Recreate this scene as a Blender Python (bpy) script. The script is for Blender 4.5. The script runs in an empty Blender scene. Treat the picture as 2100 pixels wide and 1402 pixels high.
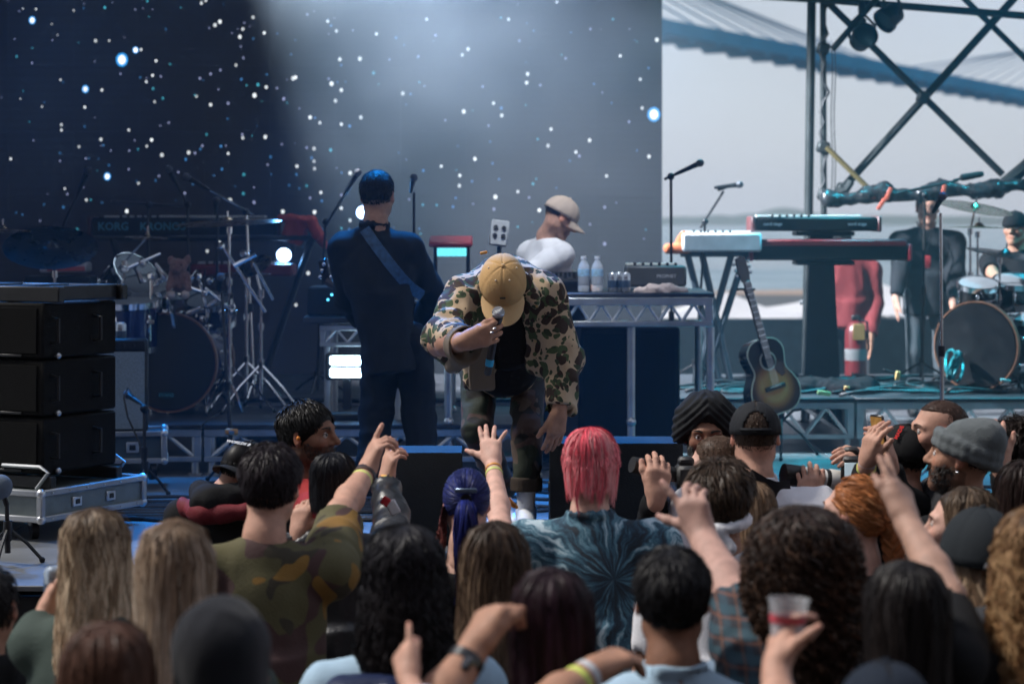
import bpy, bmesh, math, random
import numpy as np
from mathutils import Vector, Matrix

random.seed(7)
rng = np.random.default_rng(11)
scene = bpy.context.scene
COL = scene.collection

# ------------------------------------------------------------------ camera, sky, sun, exposure
F, CX, HY = 4900.0, 1050.0, 450.0          # focal length and horizon in photo pixels (2100 wide)
CAMZ, SZ = 2.48, 0.98                      # camera height, stage floor height (m)

cam = bpy.data.cameras.new('camera')
cam.sensor_width = 36.0
cam.lens = F / 2100.0 * 36.0
cam.shift_y = -(701.0 - HY) / 2100.0
cam.clip_end = 6000.0
cam.dof.use_dof = True
cam.dof.focus_distance = 10.2
cam.dof.aperture_fstop = 3.0
camo = bpy.data.objects.new('camera', cam)
camo.location = (0, 0, CAMZ)
camo.rotation_euler = (math.radians(90), 0, 0)
COL.objects.link(camo)
scene.camera = camo

SUN_TO = Vector((-0.58, 0.10, 0.80)).normalized()      # direction towards the sun
world = bpy.data.worlds.new('World'); scene.world = world; world.use_nodes = True
wn = world.node_tree; bgd = wn.nodes['Background']
sky = wn.nodes.new('ShaderNodeTexSky'); sky.sky_type = 'NISHITA'; sky.sun_disc = False
sky.sun_elevation = math.asin(SUN_TO.z)
sky.sun_rotation = math.atan2(SUN_TO.x, SUN_TO.y)
sky.air_density = 1.0; sky.dust_density = 1.2; sky.ozone_density = 1.0
veil = wn.nodes.new('ShaderNodeMix'); veil.data_type = 'RGBA'; veil.inputs['Factor'].default_value = .72      # thin even cloud over the clear sky
wn.links.new(sky.outputs['Color'], veil.inputs['A']); veil.inputs['B'].default_value = (4.1, 4.35, 5.1, 1)
wn.links.new(veil.outputs['Result'], bgd.inputs['Color'])
bgd.inputs['Strength'].default_value = 0.10

sl = bpy.data.lights.new('sun', 'SUN'); sl.energy = 2.5; sl.angle = math.radians(11.0); sl.color = (1.0, 0.95, 0.88)
so = bpy.data.objects.new('sun', sl); so.rotation_euler = (-SUN_TO).to_track_quat('-Z', 'Y').to_euler()
COL.objects.link(so)

vs = scene.view_settings
vs.view_transform = 'Standard'; vs.look = 'None'; vs.exposure = 0.6; vs.gamma = 1.0; vs.use_curve_mapping = False
scene.render.engine = 'CYCLES'
cy = scene.cycles
cy.use_denoising = True
cy.denoiser = 'OPENIMAGEDENOISE'
cy.max_bounces = 6; cy.diffuse_bounces = 2; cy.glossy_bounces = 3; cy.transmission_bounces = 5
cy.transparent_max_bounces = 6; cy.volume_bounces = 0
cy.volume_step_rate = 4.0; cy.volume_max_steps = 64
cy.caustics_reflective = False; cy.caustics_refractive = False
cy.sample_clamp_indirect = 6.0
cy.use_adaptive_sampling = True; cy.adaptive_threshold = 0.02

def A(*v): return np.array(v, float)
def P(px, py, d):
    """point of the place seen at photo pixel (px,py), d metres in front of the camera"""
    return A((px - CX) / F * d, d, CAMZ - (py - HY) / F * d)
def X(px, d): return (px - CX) / F * d
def Z(py, d): return CAMZ - (py - HY) / F * d
def norm(v):
    v = np.asarray(v, float); return v / (np.linalg.norm(v) + 1e-12)
def Rz(a): c, s = math.cos(a), math.sin(a); return np.array([[c, -s, 0], [s, c, 0], [0, 0, 1.0]])
def Rx(a): c, s = math.cos(a), math.sin(a); return np.array([[1.0, 0, 0], [0, c, -s], [0, s, c]])
def Ry(a): c, s = math.cos(a), math.sin(a); return np.array([[c, 0, s], [0, 1.0, 0], [-s, 0, c]])
rad = math.radians
def frame(zax, up=(0, 0, 1)):
    z = norm(zax); x = np.cross(up, z)
    if np.linalg.norm(x) < 1e-5: x = np.cross((0, 1, 0), z)
    x = norm(x); return np.stack([x, np.cross(z, x), z], 1)

# ------------------------------------------------------------------ materials
MATS = {}
def M(name, col=(.5, .5, .5), rough=.6, metal=0., var=.18, vs=9., bump=.0, bs=90., emit=None, es=0., attr=False, spec=.5,
      trans=0., sheen=0., aniso=0., coat=0.):
    if name in MATS: return MATS[name]
    m = bpy.data.materials.new(name); m.use_nodes = True
    t = m.node_tree; b = t.nodes['Principled BSDF']; L = t.links
    tc = t.nodes.new('ShaderNodeTexCoord')
    nz = t.nodes.new('ShaderNodeTexNoise'); nz.inputs['Scale'].default_value = vs; nz.inputs['Detail'].default_value = 5
    L.new(tc.outputs['Object'], nz.inputs['Vector'])
    mr = t.nodes.new('ShaderNodeMapRange'); mr.inputs[1].default_value = .25; mr.inputs[2].default_value = .75
    mr.inputs[3].default_value = 1 - var; mr.inputs[4].default_value = 1 + var
    L.new(nz.outputs[0], mr.inputs[0])
    mx = t.nodes.new('ShaderNodeVectorMath'); mx.operation = 'SCALE'
    L.new(mr.outputs[0], mx.inputs['Scale'])
    if attr:
        at = t.nodes.new('ShaderNodeAttribute'); at.attribute_name = 'Col'; L.new(at.outputs['Color'], mx.inputs[0])
    else:
        mx.inputs[0].default_value = col
    L.new(mx.outputs[0], b.inputs['Base Color'])
    rr = t.nodes.new('ShaderNodeMapRange'); rr.inputs[1].default_value = .2; rr.inputs[2].default_value = .8
    rr.inputs[3].default_value = max(.02, rough - .1); rr.inputs[4].default_value = min(1, rough + .1)
    L.new(nz.outputs[0], rr.inputs[0]); L.new(rr.outputs[0], b.inputs['Roughness'])
    b.inputs['Metallic'].default_value = metal
    b.inputs['Specular IOR Level'].default_value = spec
    b.inputs['Transmission Weight'].default_value = trans
    b.inputs['Sheen Weight'].default_value = sheen
    b.inputs['Coat Weight'].default_value = coat
    if bump:
        n2 = t.nodes.new('ShaderNodeTexNoise'); n2.inputs['Scale'].default_value = bs; n2.inputs['Detail'].default_value = 3
        L.new(tc.outputs['Object'], n2.inputs['Vector'])
        bp = t.nodes.new('ShaderNodeBump'); bp.inputs['Strength'].default_value = bump; bp.inputs['Distance'].default_value = .01
        L.new(n2.outputs[0], bp.inputs['Height']); L.new(bp.outputs[0], b.inputs['Normal'])
    if emit is not None:
        b.inputs['Emission Color'].default_value = (*emit, 1); b.inputs['Emission Strength'].default_value = es
    MATS[name] = m
    return m
def bsdf(m): return m.node_tree.nodes['Principled BSDF']
def nodes_of(m): return m.node_tree, m.node_tree.nodes['Principled BSDF']

# ------------------------------------------------------------------ meshes and objects
BASE = {}
def mkmesh(name, V, faces, smooth=True, col=None, sharp=None):
    """faces: list of int arrays (n,3) / (n,4)"""
    me = bpy.data.meshes.new(name)
    V = np.asarray(V, np.float32)
    me.vertices.add(len(V)); me.vertices.foreach_set('co', V.ravel())
    faces = [np.asarray(f, np.int32) for f in faces if len(f)]
    tot = np.concatenate([np.full(len(f), f.shape[1], np.int32) for f in faces])
    idx = np.concatenate([f.ravel() for f in faces])
    me.loops.add(len(idx)); me.loops.foreach_set('vertex_index', idx)
    me.polygons.add(len(tot))
    st = np.concatenate([[0], np.cumsum(tot)[:-1]]).astype(np.int32)
    me.polygons.foreach_set('loop_start', st)
    me.polygons.foreach_set('loop_total', tot)
    me.polygons.foreach_set('use_smooth', np.full(len(tot), smooth, bool))
    me.update(calc_edges=True)
    if col is not None:
        ca = me.color_attributes.new('Col', 'FLOAT_COLOR', 'POINT')
        c4 = np.ones((len(V), 4), np.float32); c4[:, :3] = col
        ca.data.foreach_set('color', c4.ravel())
    if sharp: me.set_sharp_from_angle(angle=rad(sharp))
    return me
def tag(o, label=None, cat=None, group=None, kind=None):
    if label: o['label'] = label
    if cat: o['category'] = cat
    if group: o['group'] = group
    if kind: o['kind'] = kind
    return o
def thing(name, label, cat, base, group=None):
    o = bpy.data.objects.new(name, None); o.empty_display_size = .1
    o.location = Vector([float(c) for c in base]); COL.objects.link(o)
    BASE[o.name] = np.array(base, float)
    return tag(o, label, cat, group)
def put(name, me, mat, parent=None, base=None, label=None, cat=None, group=None, kind=None):
    """link mesh given in world coordinates; parent: thing Empty or part mesh"""
    b = BASE[parent.name] if parent is not None else (np.zeros(3) if base is None else np.array(base, float))
    if np.any(b):
        n = len(me.vertices); co = np.empty(n * 3, np.float32); me.vertices.foreach_get('co', co)
        co = (co.reshape(-1, 3) - b).astype(np.float32); me.vertices.foreach_set('co', co.ravel()); me.update()
    o = bpy.data.objects.new(name, me); COL.objects.link(o)
    for mm in (mat if isinstance(mat, (list, tuple)) else [mat]):
        if mm is not None: me.materials.append(mm)
    if parent is not None: o.parent = parent
    else: o.location = Vector([float(c) for c in b])
    BASE[o.name] = b
    return tag(o, label, cat, group, kind)
def copy_tree(o, offset, parent=None):
    c = o.copy(); COL.objects.link(c)
    if parent is not None: c.parent = parent
    else: c.location = Vector(o.location) + Vector([float(v) for v in offset])
    for ch in list(o.children): copy_tree(ch, offset, c)
    return c

class B:
    """collects hard-surface shapes into one mesh"""
    def __init__(s): s.V = []; s.Fc = []; s.n = 0
    def add(s, V, Fs):
        V = np.asarray(V, float); s.V.append(V)
        s.Fc += [tuple(int(i) + s.n for i in f) for f in Fs]; s.n += len(V); return s
    def box(s, c, size, R=None, bev=.0):
        hx, hy, hz = [v / 2 for v in size]; c = np.asarray(c, float)
        bev = min(bev, .45 * min(size))
        V = []; Fs = []
        if bev <= 0:
            V = [(x, y, z) for x in (-hx, hx) for y in (-hy, hy) for z in (-hz, hz)]
            Fs = [(0, 1, 3, 2), (4, 6, 7, 5), (0, 4, 5, 1), (2, 3, 7, 6), (0, 2, 6, 4), (1, 5, 7, 3)]
        else:
            id_ = {}
            for sx in (-1, 1):
                for sy in (-1, 1):
                    for sz in (-1, 1):
                        for ax in range(3):
                            p = [sx * (hx - bev), sy * (hy - bev), sz * (hz - bev)]
                            p[ax] += (sx, sy, sz)[ax] * bev
                            id_[(sx, sy, sz, ax)] = len(V); V.append(p)
            sg = (-1, 1)
            for ax in range(3):
                a, b2 = [(1, 2), (2, 0), (0, 1)][ax]
                for sa in sg:
                    q = []
                    for (u, v) in ((-1, -1), (1, -1), (1, 1), (-1, 1)):
                        k = [0, 0, 0]; k[ax] = sa; k[a] = u; k[b2] = v; q.append(id_[(*k, ax)])
                    Fs.append(tuple(q) if sa > 0 else tuple(q[::-1]))
                for u in sg:
                    for v in sg:
                        k0 = [0, 0, 0]; k1 = [0, 0, 0]
                        k0[a] = k1[a] = u; k0[b2] = k1[b2] = v; k0[ax] = -1; k1[ax] = 1
                        q = (id_[(*k0, a)], id_[(*k1, a)], id_[(*k1, b2)], id_[(*k0, b2)])
                        Fs.append(q if u * v < 0 else q[::-1])
            for sx in sg:
                for sy in sg:
                    for sz in sg:
                        q = tuple(id_[(sx, sy, sz, k)] for k in range(3)); Fs.append(q if sx * sy * sz > 0 else q[::-1])
        V = np.array(V, float)
        if R is not None: V = V @ np.asarray(R).T
        return s.add(V + c, Fs)
    def cyl(s, a, b, r0, r1=None, n=12, caps=True):
        a = np.asarray(a, float); b = np.asarray(b, float); r1 = r0 if r1 is None else r1
        fr = frame(b - a); t = np.arange(n) * 2 * np.pi / n
        ring = np.stack([np.cos(t), np.sin(t), 0 * t], 1) @ fr.T
        V = np.concatenate([a + ring * r0, b + ring * r1])
        Fs = [(i, (i + 1) % n, n + (i + 1) % n, n + i) for i in range(n)]
        if caps: Fs += [tuple(range(n))[::-1], tuple(range(n, 2 * n))]
        return s.add(V, Fs)
    def tube(s, pts, r, n=8, caps=True):
        pts = np.asarray(pts, float); m = len(pts); r = np.broadcast_to(r, (m,))
        tan = np.gradient(pts, axis=0); fr = frame(tan[0]); x, y = fr[:, 0], fr[:, 1]
        V = []; t = np.arange(n) * 2 * np.pi / n
        for i in range(m):
            z = norm(tan[i]); x = norm(x - z * np.dot(x, z)); y = np.cross(z, x)
            V.append(pts[i] + r[i] * (np.cos(t)[:, None] * x + np.sin(t)[:, None] * y))
        Fs = [(i * n + j, i * n + (j + 1) % n, (i + 1) * n + (j + 1) % n, (i + 1) * n + j) for i in range(m - 1) for j in range(n)]
        if caps: Fs += [tuple(range(n))[::-1], tuple(range((m - 1) * n, m * n))]
        return s.add(np.concatenate(V), Fs)
    def lathe(s, prof, c=(0, 0, 0), R=None, n=24, sx=1., sy=1.):
        """prof: (r,z) list; axis local z"""
        t = np.arange(n) * 2 * np.pi / n; V = []
        for r, z in prof: V.append(np.stack([np.cos(t) * r * sx, np.sin(t) * r * sy, np.full(n, z)], 1))
        V = np.concatenate(V); m = len(prof)
        Fs = [(i * n + j, i * n + (j + 1) % n, (i + 1) * n + (j + 1) % n, (i + 1) * n + j) for i in range(m - 1) for j in range(n)]
        if prof[0][0] > 1e-4: Fs.append(tuple(range(n))[::-1])
        if prof[-1][0] > 1e-4: Fs.append(tuple(range((m - 1) * n, m * n)))
        if R is not None: V = V @ np.asarray(R).T
        return s.add(V + np.asarray(c, float), Fs)
    def ball(s, c, r, R=None, n=12, m=8):
        r = np.broadcast_to(r, (3,)); prof = [(max(1e-5, math.sin(math.pi * i / m)), -math.cos(math.pi * i / m)) for i in range(m + 1)]
        b2 = B().lathe(prof, n=n); V = b2.V[0] * r
        if R is not None: V = V @ np.asarray(R).T
        return s.add(V + np.asarray(c, float), b2.Fc)
    def extrude(s, poly, R, c, th):
        """2D polygon (local x,y) extruded by th along local z, centred"""
        n = len(poly); V = np.array([(x, y, -th / 2) for x, y in poly] + [(x, y, th / 2) for x, y in poly], float)
        Fs = [tuple(range(n))[::-1], tuple(range(n, 2 * n))] + [(i, (i + 1) % n, n + (i + 1) % n, n + i) for i in range(n)]
        return s.add(V @ np.asarray(R).T + np.asarray(c, float), Fs)
    def mesh(s, name='m', smooth=True, sharp=40, col=None):
        me = bpy.data.meshes.new(name); me.from_pydata(np.concatenate(s.V).tolist(), [], s.Fc); me.update()
        if col is not None:
            ca = me.color_attributes.new('Col', 'FLOAT_COLOR', 'POINT')
            c4 = np.ones((s.n, 4), np.float32); c4[:, :3] = col; ca.data.foreach_set('color', c4.ravel())
        me.polygons.foreach_set('use_smooth', np.full(len(me.polygons), smooth, bool))
        if smooth and sharp: me.set_sharp_from_angle(angle=rad(sharp))
        return me
    def put(s, name, mat, parent=None, smooth=True, sharp=40, col=None, **k):
        return put(name, s.mesh(name, smooth, sharp, col), mat, parent, **k)

FONT_CURVES = {}
def text_mesh(txt, size, c, R, th=.002, bold=False):
    """lettering as mesh: local x along the line, y up, z towards the reader"""
    cu = bpy.data.curves.new('lettering', 'FONT'); cu.body = txt; cu.size = size; cu.extrude = th
    cu.align_x = 'CENTER'; cu.align_y = 'CENTER'; cu.resolution_u = 2
    if bold: cu.offset = size * .02
    o = bpy.data.objects.new('lettering', cu); COL.objects.link(o)
    dg = bpy.context.evaluated_depsgraph_get(); dg.update()
    me = bpy.data.meshes.new_from_object(o.evaluated_get(dg))
    bpy.data.objects.remove(o); bpy.data.curves.remove(cu)
    n = len(me.vertices); co = np.empty(n * 3, np.float32); me.vertices.foreach_get('co', co)
    co = co.reshape(-1, 3).astype(float) @ np.asarray(R).T + np.asarray(c)
    me.vertices.foreach_set('co', co.astype(np.float32).ravel()); me.update()
    return me

# ------------------------------------------------------------------ noise and signed-distance modelling
def _h(i, j, k):
    n = (i * 374761393 + j * 668265263 + k * 2147483647 * 3) & 0x7fffffff
    n = ((n ^ (n >> 13)) * 1274126177) & 0x7fffffff
    return ((n ^ (n >> 16)) & 0xffff) / 32767.5 - 1
def vnoise(p):
    p = np.asarray(p, float); i = np.floor(p).astype(np.int64); f = p - i; f = f * f * (3 - 2 * f); r = 0
    for a in (0, 1):
        for b in (0, 1):
            for c in (0, 1):
                w = (f[..., 0] if a else 1 - f[..., 0]) * (f[..., 1] if b else 1 - f[..., 1]) * (f[..., 2] if c else 1 - f[..., 2])
                r = r + w * _h(i[..., 0] + a, i[..., 1] + b, i[..., 2] + c)
    return r
EDGES = [((0,0,0),(1,0,0)),((0,1,0),(1,1,0)),((0,0,1),(1,0,1)),((0,1,1),(1,1,1)),((0,0,0),(0,1,0)),((1,0,0),(1,1,0)),
         ((0,0,1),(0,1,1)),((1,0,1),(1,1,1)),((0,0,0),(0,0,1)),((1,0,0),(1,0,1)),((0,1,0),(0,1,1)),((1,1,0),(1,1,1))]
def nets(f, o, h):
    s = f < 0
    c = sum(s[a:f.shape[0]-1+a, b:f.shape[1]-1+b, d:f.shape[2]-1+d].astype(np.int8) for a in (0,1) for b in (0,1) for d in (0,1))
    m = (c > 0) & (c < 8); ii = np.argwhere(m); idx = np.full(m.shape, -1, np.int64); idx[m] = np.arange(len(ii))
    acc = np.zeros((len(ii), 3)); cnt = np.zeros(len(ii))
    for a, b in EDGES:
        fa = f[ii[:,0]+a[0], ii[:,1]+a[1], ii[:,2]+a[2]]; fb = f[ii[:,0]+b[0], ii[:,1]+b[1], ii[:,2]+b[2]]
        cr = (fa < 0) != (fb < 0); t = np.where(cr, fa / np.where(cr, fa - fb, 1), 0)
        acc += np.where(cr[:, None], np.array(a, float) + (np.array(b, float) - np.array(a, float)) * t[:, None], 0); cnt += cr
    V = o + h * (ii + acc / cnt[:, None]); Q = []
    e = s[:-1,1:-1,1:-1] != s[1:,1:-1,1:-1]; l = np.argwhere(e) + [0,1,1]; i,j,k = l.T
    q = np.stack([idx[i,j-1,k-1], idx[i,j,k-1], idx[i,j,k], idx[i,j-1,k]], 1); Q.append(np.where(s[i,j,k][:,None], q, q[:,::-1]))
    e = s[1:-1,:-1,1:-1] != s[1:-1,1:,1:-1]; l = np.argwhere(e) + [1,0,1]; i,j,k = l.T
    q = np.stack([idx[i-1,j,k-1], idx[i-1,j,k], idx[i,j,k], idx[i,j,k-1]], 1); Q.append(np.where(s[i,j,k][:,None], q, q[:,::-1]))
    e = s[1:-1,1:-1,:-1] != s[1:-1,1:-1,1:]; l = np.argwhere(e) + [1,1,0]; i,j,k = l.T
    q = np.stack([idx[i-1,j-1,k], idx[i,j-1,k], idx[i,j,k], idx[i-1,j,k]], 1); Q.append(np.where(s[i,j,k][:,None], q, q[:,::-1]))
    return V, np.concatenate(Q)
def vnormals(V, Q):
    n = np.cross(V[Q[:,2]] - V[Q[:,0]], V[Q[:,3]] - V[Q[:,1]]); N = np.zeros_like(V)
    for k in range(4): np.add.at(N, Q[:,k], n)
    return N / (np.linalg.norm(N, axis=1, keepdims=True) + 1e-9)
def relax(V, Q, it=1, w=.5):
    for _ in range(it):
        S_ = np.zeros_like(V); C = np.zeros(len(V))
        for k in range(4):
            a = Q[:,k]; b = Q[:,(k+1)%4]
            np.add.at(S_, a, V[b]); np.add.at(C, a, 1); np.add.at(S_, b, V[a]); np.add.at(C, b, 1)
        V = V * (1 - w) + w * S_ / C[:, None]
    return V
class S:
    """smooth union / subtraction of capsules, cones and ellipsoids, meshed with surface nets"""
    def __init__(s): s.p = []
    def cap(s, a, b, r0, r1=None, k=.012, op='u'):
        a = np.asarray(a, float); b = np.asarray(b, float); r1 = r0 if r1 is None else r1; r = max(r0, r1)
        def f(p):
            ab = b - a; L2 = ab @ ab + 1e-12; t = np.clip(((p - a) @ ab) / L2, 0, 1)
            return np.linalg.norm(p - a - t[..., None] * ab, axis=-1) - (r0 + (r1 - r0) * t)
        s.p.append((op, f, np.minimum(a, b) - r, np.maximum(a, b) + r, k)); return s
    def chain(s, pts, rs, k=.012, op='u'):
        for i in range(len(pts) - 1): s.cap(pts[i], pts[i+1], rs[i], rs[i+1], k, op)
        return s
    def cyl(s, a, b, r0, r1=None, k=.01, op='u', flat=1.0, fr=None):
        a = np.asarray(a, float); b = np.asarray(b, float); r1 = r0 if r1 is None else r1; r = max(r0, r1)
        def f(p):
            ab = b - a; L = np.linalg.norm(ab); u = ab / L; t = (p - a) @ u
            w = np.linalg.norm(p - a - t[..., None] * u, axis=-1)
            return np.maximum(w - (r0 + (r1 - r0) * np.clip(t / L, 0, 1)), np.maximum(-t, t - L))
        s.p.append((op, f, np.minimum(a, b) - r, np.maximum(a, b) + r, k)); return s
    def ell(s, c, r, R=None, k=.012, op='u'):
        c = np.asarray(c, float); r = np.asarray(r, float) * np.ones(3); Rm = np.eye(3) if R is None else np.asarray(R)
        def f(p):
            q = (p - c) @ Rm; k0 = np.linalg.norm(q / r, axis=-1); k1 = np.linalg.norm(q / (r * r), axis=-1)
            return np.where(k1 > 1e-9, k0 * (k0 - 1) / np.maximum(k1, 1e-9), -r.min())
        e = np.sqrt(((Rm * r) ** 2).sum(1)); s.p.append((op, f, c - e, c + e, k)); return s
    def box(s, c, hs, R=None, rd=.01, k=.01, op='u'):
        c = np.asarray(c, float); hs = np.asarray(hs, float); Rm = np.eye(3) if R is None else np.asarray(R)
        def f(p):
            q = np.abs((p - c) @ Rm) - (hs - rd)
            return np.linalg.norm(np.maximum(q, 0), axis=-1) + np.minimum(q.max(-1), 0) - rd
        e = np.abs(Rm) @ hs; s.p.append((op, f, c - e, c + e, k)); return s
    def mesh(s, h=.01, sm=1, folds=None):
        lo = np.min([p[2] for p in s.p if p[0] == 'u'], 0) - 3 * h; hi = np.max([p[3] for p in s.p if p[0] == 'u'], 0) + 3 * h
        n = np.ceil((hi - lo) / h).astype(int) + 1
        g = [lo[i] + h * np.arange(n[i]) for i in range(3)]
        f = np.full(n, 1.0)
        for op, fn, a, b, k in s.p:
            i0 = np.clip(np.floor((a - k - 2 * h - lo) / h).astype(int), 0, n); i1 = np.clip(np.ceil((b + k + 2 * h - lo) / h).astype(int) + 1, 0, n)
            if np.any(i1 <= i0): continue
            sl_ = tuple(slice(i0[q], i1[q]) for q in range(3))
            p = np.stack(np.meshgrid(g[0][sl_[0]], g[1][sl_[1]], g[2][sl_[2]], indexing='ij'), -1)
            d = fn(p); old = f[sl_]
            if op == 'u':
                hh = np.maximum(k - np.abs(old - d), 0) / k; f[sl_] = np.minimum(old, d) - hh * hh * k * .25
            else:
                d = -d; hh = np.maximum(k - np.abs(old - d), 0) / k; f[sl_] = np.maximum(old, d) + hh * hh * k * .25
        V, Q = nets(f, lo, h)
        V = relax(V, Q, sm)
        if folds is not None:
            V = V + vnormals(V, Q) * folds(V)[:, None]
        return V, Q
def fold_fn(amp=.006, sc=9., stretch=(1, 1, .55), seed=0., ridge=True):
    st = np.array(stretch, float)
    def f(V):
        p = V * sc * st + seed
        a = vnoise(p); b = vnoise(p * 2.3 + 7)
        r = (1 - 2 * np.abs(a)) if ridge else a
        return amp * (.7 * r + .5 * b)
    return f
# ------------------------------------------------------------------ setting: ground, water, far shore, bridge, stage
def grid_mesh(xs, ys, zf):
    gx, gy = np.meshgrid(xs, ys, indexing='ij'); V = np.stack([gx.ravel(), gy.ravel(), zf(gx, gy).ravel()], 1)
    n, m = len(xs), len(ys); i, j = np.meshgrid(np.arange(n - 1), np.arange(m - 1), indexing='ij')
    a = (i * m + j).ravel(); return V, np.stack([a, a + m, a + m + 1, a + 1], 1)

def ground_material():
    m = M('ground', (.06, .06, .058), .9, var=.35, vs=.6, bump=.4, bs=30)
    t, b = nodes_of(m); L = t.links
    tc = t.nodes.new('ShaderNodeNewGeometry'); sp = t.nodes.new('ShaderNodeSeparateXYZ'); L.new(tc.outputs['Position'], sp.inputs[0])
    mr = t.nodes.new('ShaderNodeMapRange'); mr.inputs[1].default_value = 95; mr.inputs[2].default_value = 120; L.new(sp.outputs[1], mr.inputs[0])
    mx = t.nodes.new('ShaderNodeMix'); mx.data_type = 'RGBA'
    old = b.inputs['Base Color'].links[0].from_socket
    L.new(mr.outputs[0], mx.inputs['Factor']); L.new(old, mx.inputs['A']); mx.inputs['B'].default_value = (.30, .21, .15, 1)
    L.new(mx.outputs['Result'], b.inputs['Base Color'])
    return m
ys = np.concatenate([np.linspace(-30, 60, 10), np.linspace(75, 260, 24), [400, 900, 2500, 5000]])
xs = np.concatenate([[-4000, -1200, -400], np.linspace(-120, 220, 35), [500, 1200, 4000]])
V, Q = grid_mesh(xs, ys, lambda x, y: -3.2 * np.clip((y - 70) / 110, 0, 1) ** 1.3 - 1.5 * np.clip((y - 180) / 100, 0, 1)
                 + .25 * np.clip((y - 60) / 20, 0, 1) * vnoise(np.stack([x * .06, y * .06, 0 * x], -1)))
put('ground', mkmesh('ground', V, [Q]), ground_material(), kind='structure')
wm = M('water', (.015, .10, .135), .18, var=.1, vs=.05, bump=.35, bs=.35)
V, Q = grid_mesh(np.array([-4000, 4000.]), np.array([150., 4800.]), lambda x, y: 0 * x - 2.6)
put('water', mkmesh('water', V, [Q]), wm, kind='structure')
# wooded ridge on the far shore
xs = np.linspace(-900, 1600, 260); ys = np.linspace(2100, 2600, 14)
def ridge(x, y):
    p = np.stack([x * .004, y * .004, 0 * x], -1); q = np.stack([x * .03, y * .03, 0 * x], -1)
    env = np.sin(np.clip((y - 2100) / 500, 0, 1) * math.pi)
    return -4 + env * (7 + 4 * vnoise(p) + 2.5 * vnoise(q) + 7 * np.exp(-((x - 270) / 30.) ** 2))
V, Q = grid_mesh(xs, ys, ridge)
put('hills', mkmesh('hills', V, [Q]), M('far_wood', (.035, .075, .07), .95, var=.5, vs=.02), kind='structure')

# long bridge crossing behind the stage
LINKY = 330.
bp0 = P(1360, 66, 300.); bp1 = P(2100, 202, 430.)
bdir = bp1 - bp0; LB = np.linalg.norm(bdir); bu = bdir / LB
br = thing('bridge', 'long blue-green cable bridge crossing high behind the stage', 'bridge', (bp0[0], bp0[1], 0))
mb_steel = M('bridge_steel', (.004, .20, .36), .9, spec=.03, var=.15, vs=.2)
mb_cable = M('bridge_cable', (.42, .46, .52), .6)
Rb = np.stack([bu, norm(np.cross((0, 0, 1), bu)), norm(np.cross(bu, np.cross((0, 0, 1), bu)))], 1)
cen = bp0 + bu * LB * .55; Lt = LB * 2.3
d_ = B(); d_.box(cen, (Lt, 6, 1.5), Rb); d_.put('deck', mb_steel, br)
pr = B(); pr.box(cen + Rb[:, 2] * .9 - Rb[:, 1] * 2.9, (Lt, .2, .35), Rb); pr.put('parapet', mb_steel, br)
fb = B(); fb.box((0, 0, 0), (1.3, 8.6, 1.0)); fbm = None
for k in range(int(Lt / 8)):
    c = cen + bu * (k * 8 - Lt / 2 + 4) - Rb[:, 2] * 1.05
    f_ = B(); f_.extrude([(-1.4, .32), (-.4, -.28), (.4, -.28), (1.4, .32)], Rb @ Rx(rad(90)), c, 5.6); f_.put('floor_beam', mb_steel, br)
for (s0, s1, tip) in ((-.8, .52, -1.2), (.58, 1.6, 1.75)):
    top = bp0 + bu * LB * tip + A(0, 0, 62)
    base = top.copy(); base[2] = -4
    B().cyl(base, top, 2.6, 1.6, 10).put('pylon', mb_steel, br)
    for k in range(22):
        s_ = s0 + (s1 - s0) * k / 21.
        q = bp0 + bu * LB * s_ + Rb[:, 2] * 1.2
        a_ = 1 - .5 * abs(s_ - tip) / 2.4
        B().cyl(q, base + (top - base) * (.55 + .45 * k / 21. if tip > 1 else 1 - .45 * k / 21.), .17, n=5).put('stay_cable', mb_cable, br)

# stage: front skirt and deck panels
m_deck = M('stage_deck', (.13, .135, .14), .4, var=.45, vs=1.6, bump=.12, bs=25, spec=.5)
m_skirt = M('stage_skirt', (.012, .012, .013), .95, var=.3, bump=.3, bs=40)
STF = 9.8
sb = B(); sb.box((0, 16.0, SZ / 2 - .022), (20, 2 * (16 - STF) - .04, SZ - .045), bev=.01)
stage = sb.put('stage_floor', m_skirt, kind='structure')
pm = None
for i in range(9):
    for j in range(11):
        c = A(-9 + 2.2 * i + 1.1, STF + 1.14 * j + .56, SZ - .012)
        if pm is None:
            pm = B().box((0, 0, 0), (2.194, 1.134, .024), bev=.004).mesh('deck_panel', False); pm.materials.append(m_deck)
        o = bpy.data.objects.new('deck_panel', pm); COL.objects.link(o); o.parent = stage
        o.location = Vector(c); 
# stage roof out of view, shading the stage; unseen drape added to block light
m_black = M('black_cloth', (.007, .007, .008), .95, var=.3, vs=3, bump=.25, bs=40, spec=.15)
rf = thing('stage_roof', 'black fabric roof over the back of the stage', 'roof', (0, 17, 7))
rb = B(); rb.box((0, 17.4, 6.3), (19, 9.6, .12), bev=.02); rb.put('canopy', m_black, rf)
m_alu = M('brushed_aluminium', (.55, .56, .57), .38, 1.0, var=.15, vs=12, bump=.05, bs=60)
m_alud = M('dull_aluminium', (.34, .35, .36), .5, .8, var=.3, vs=6, bump=.08, bs=50)
for xx in (-8.6, 8.6):
    for yy in (12.8, 21.8):
        B().cyl((xx, yy, 0), (xx, yy, 6.3), .11, n=10).put('post', m_alud, rf)
for yy in (12.8, 17.4, 21.8):
    B().box((0, yy, 6.08), (19, .3, .3), bev=.02).put('beam', m_alud, rf)
n_ = 40; pts = []
for k in range(n_):
    yy = 13 + 9 * k / (n_ - 1); pts.append((-6.2 + .08 * math.sin(k * 1.9) , yy))
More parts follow.
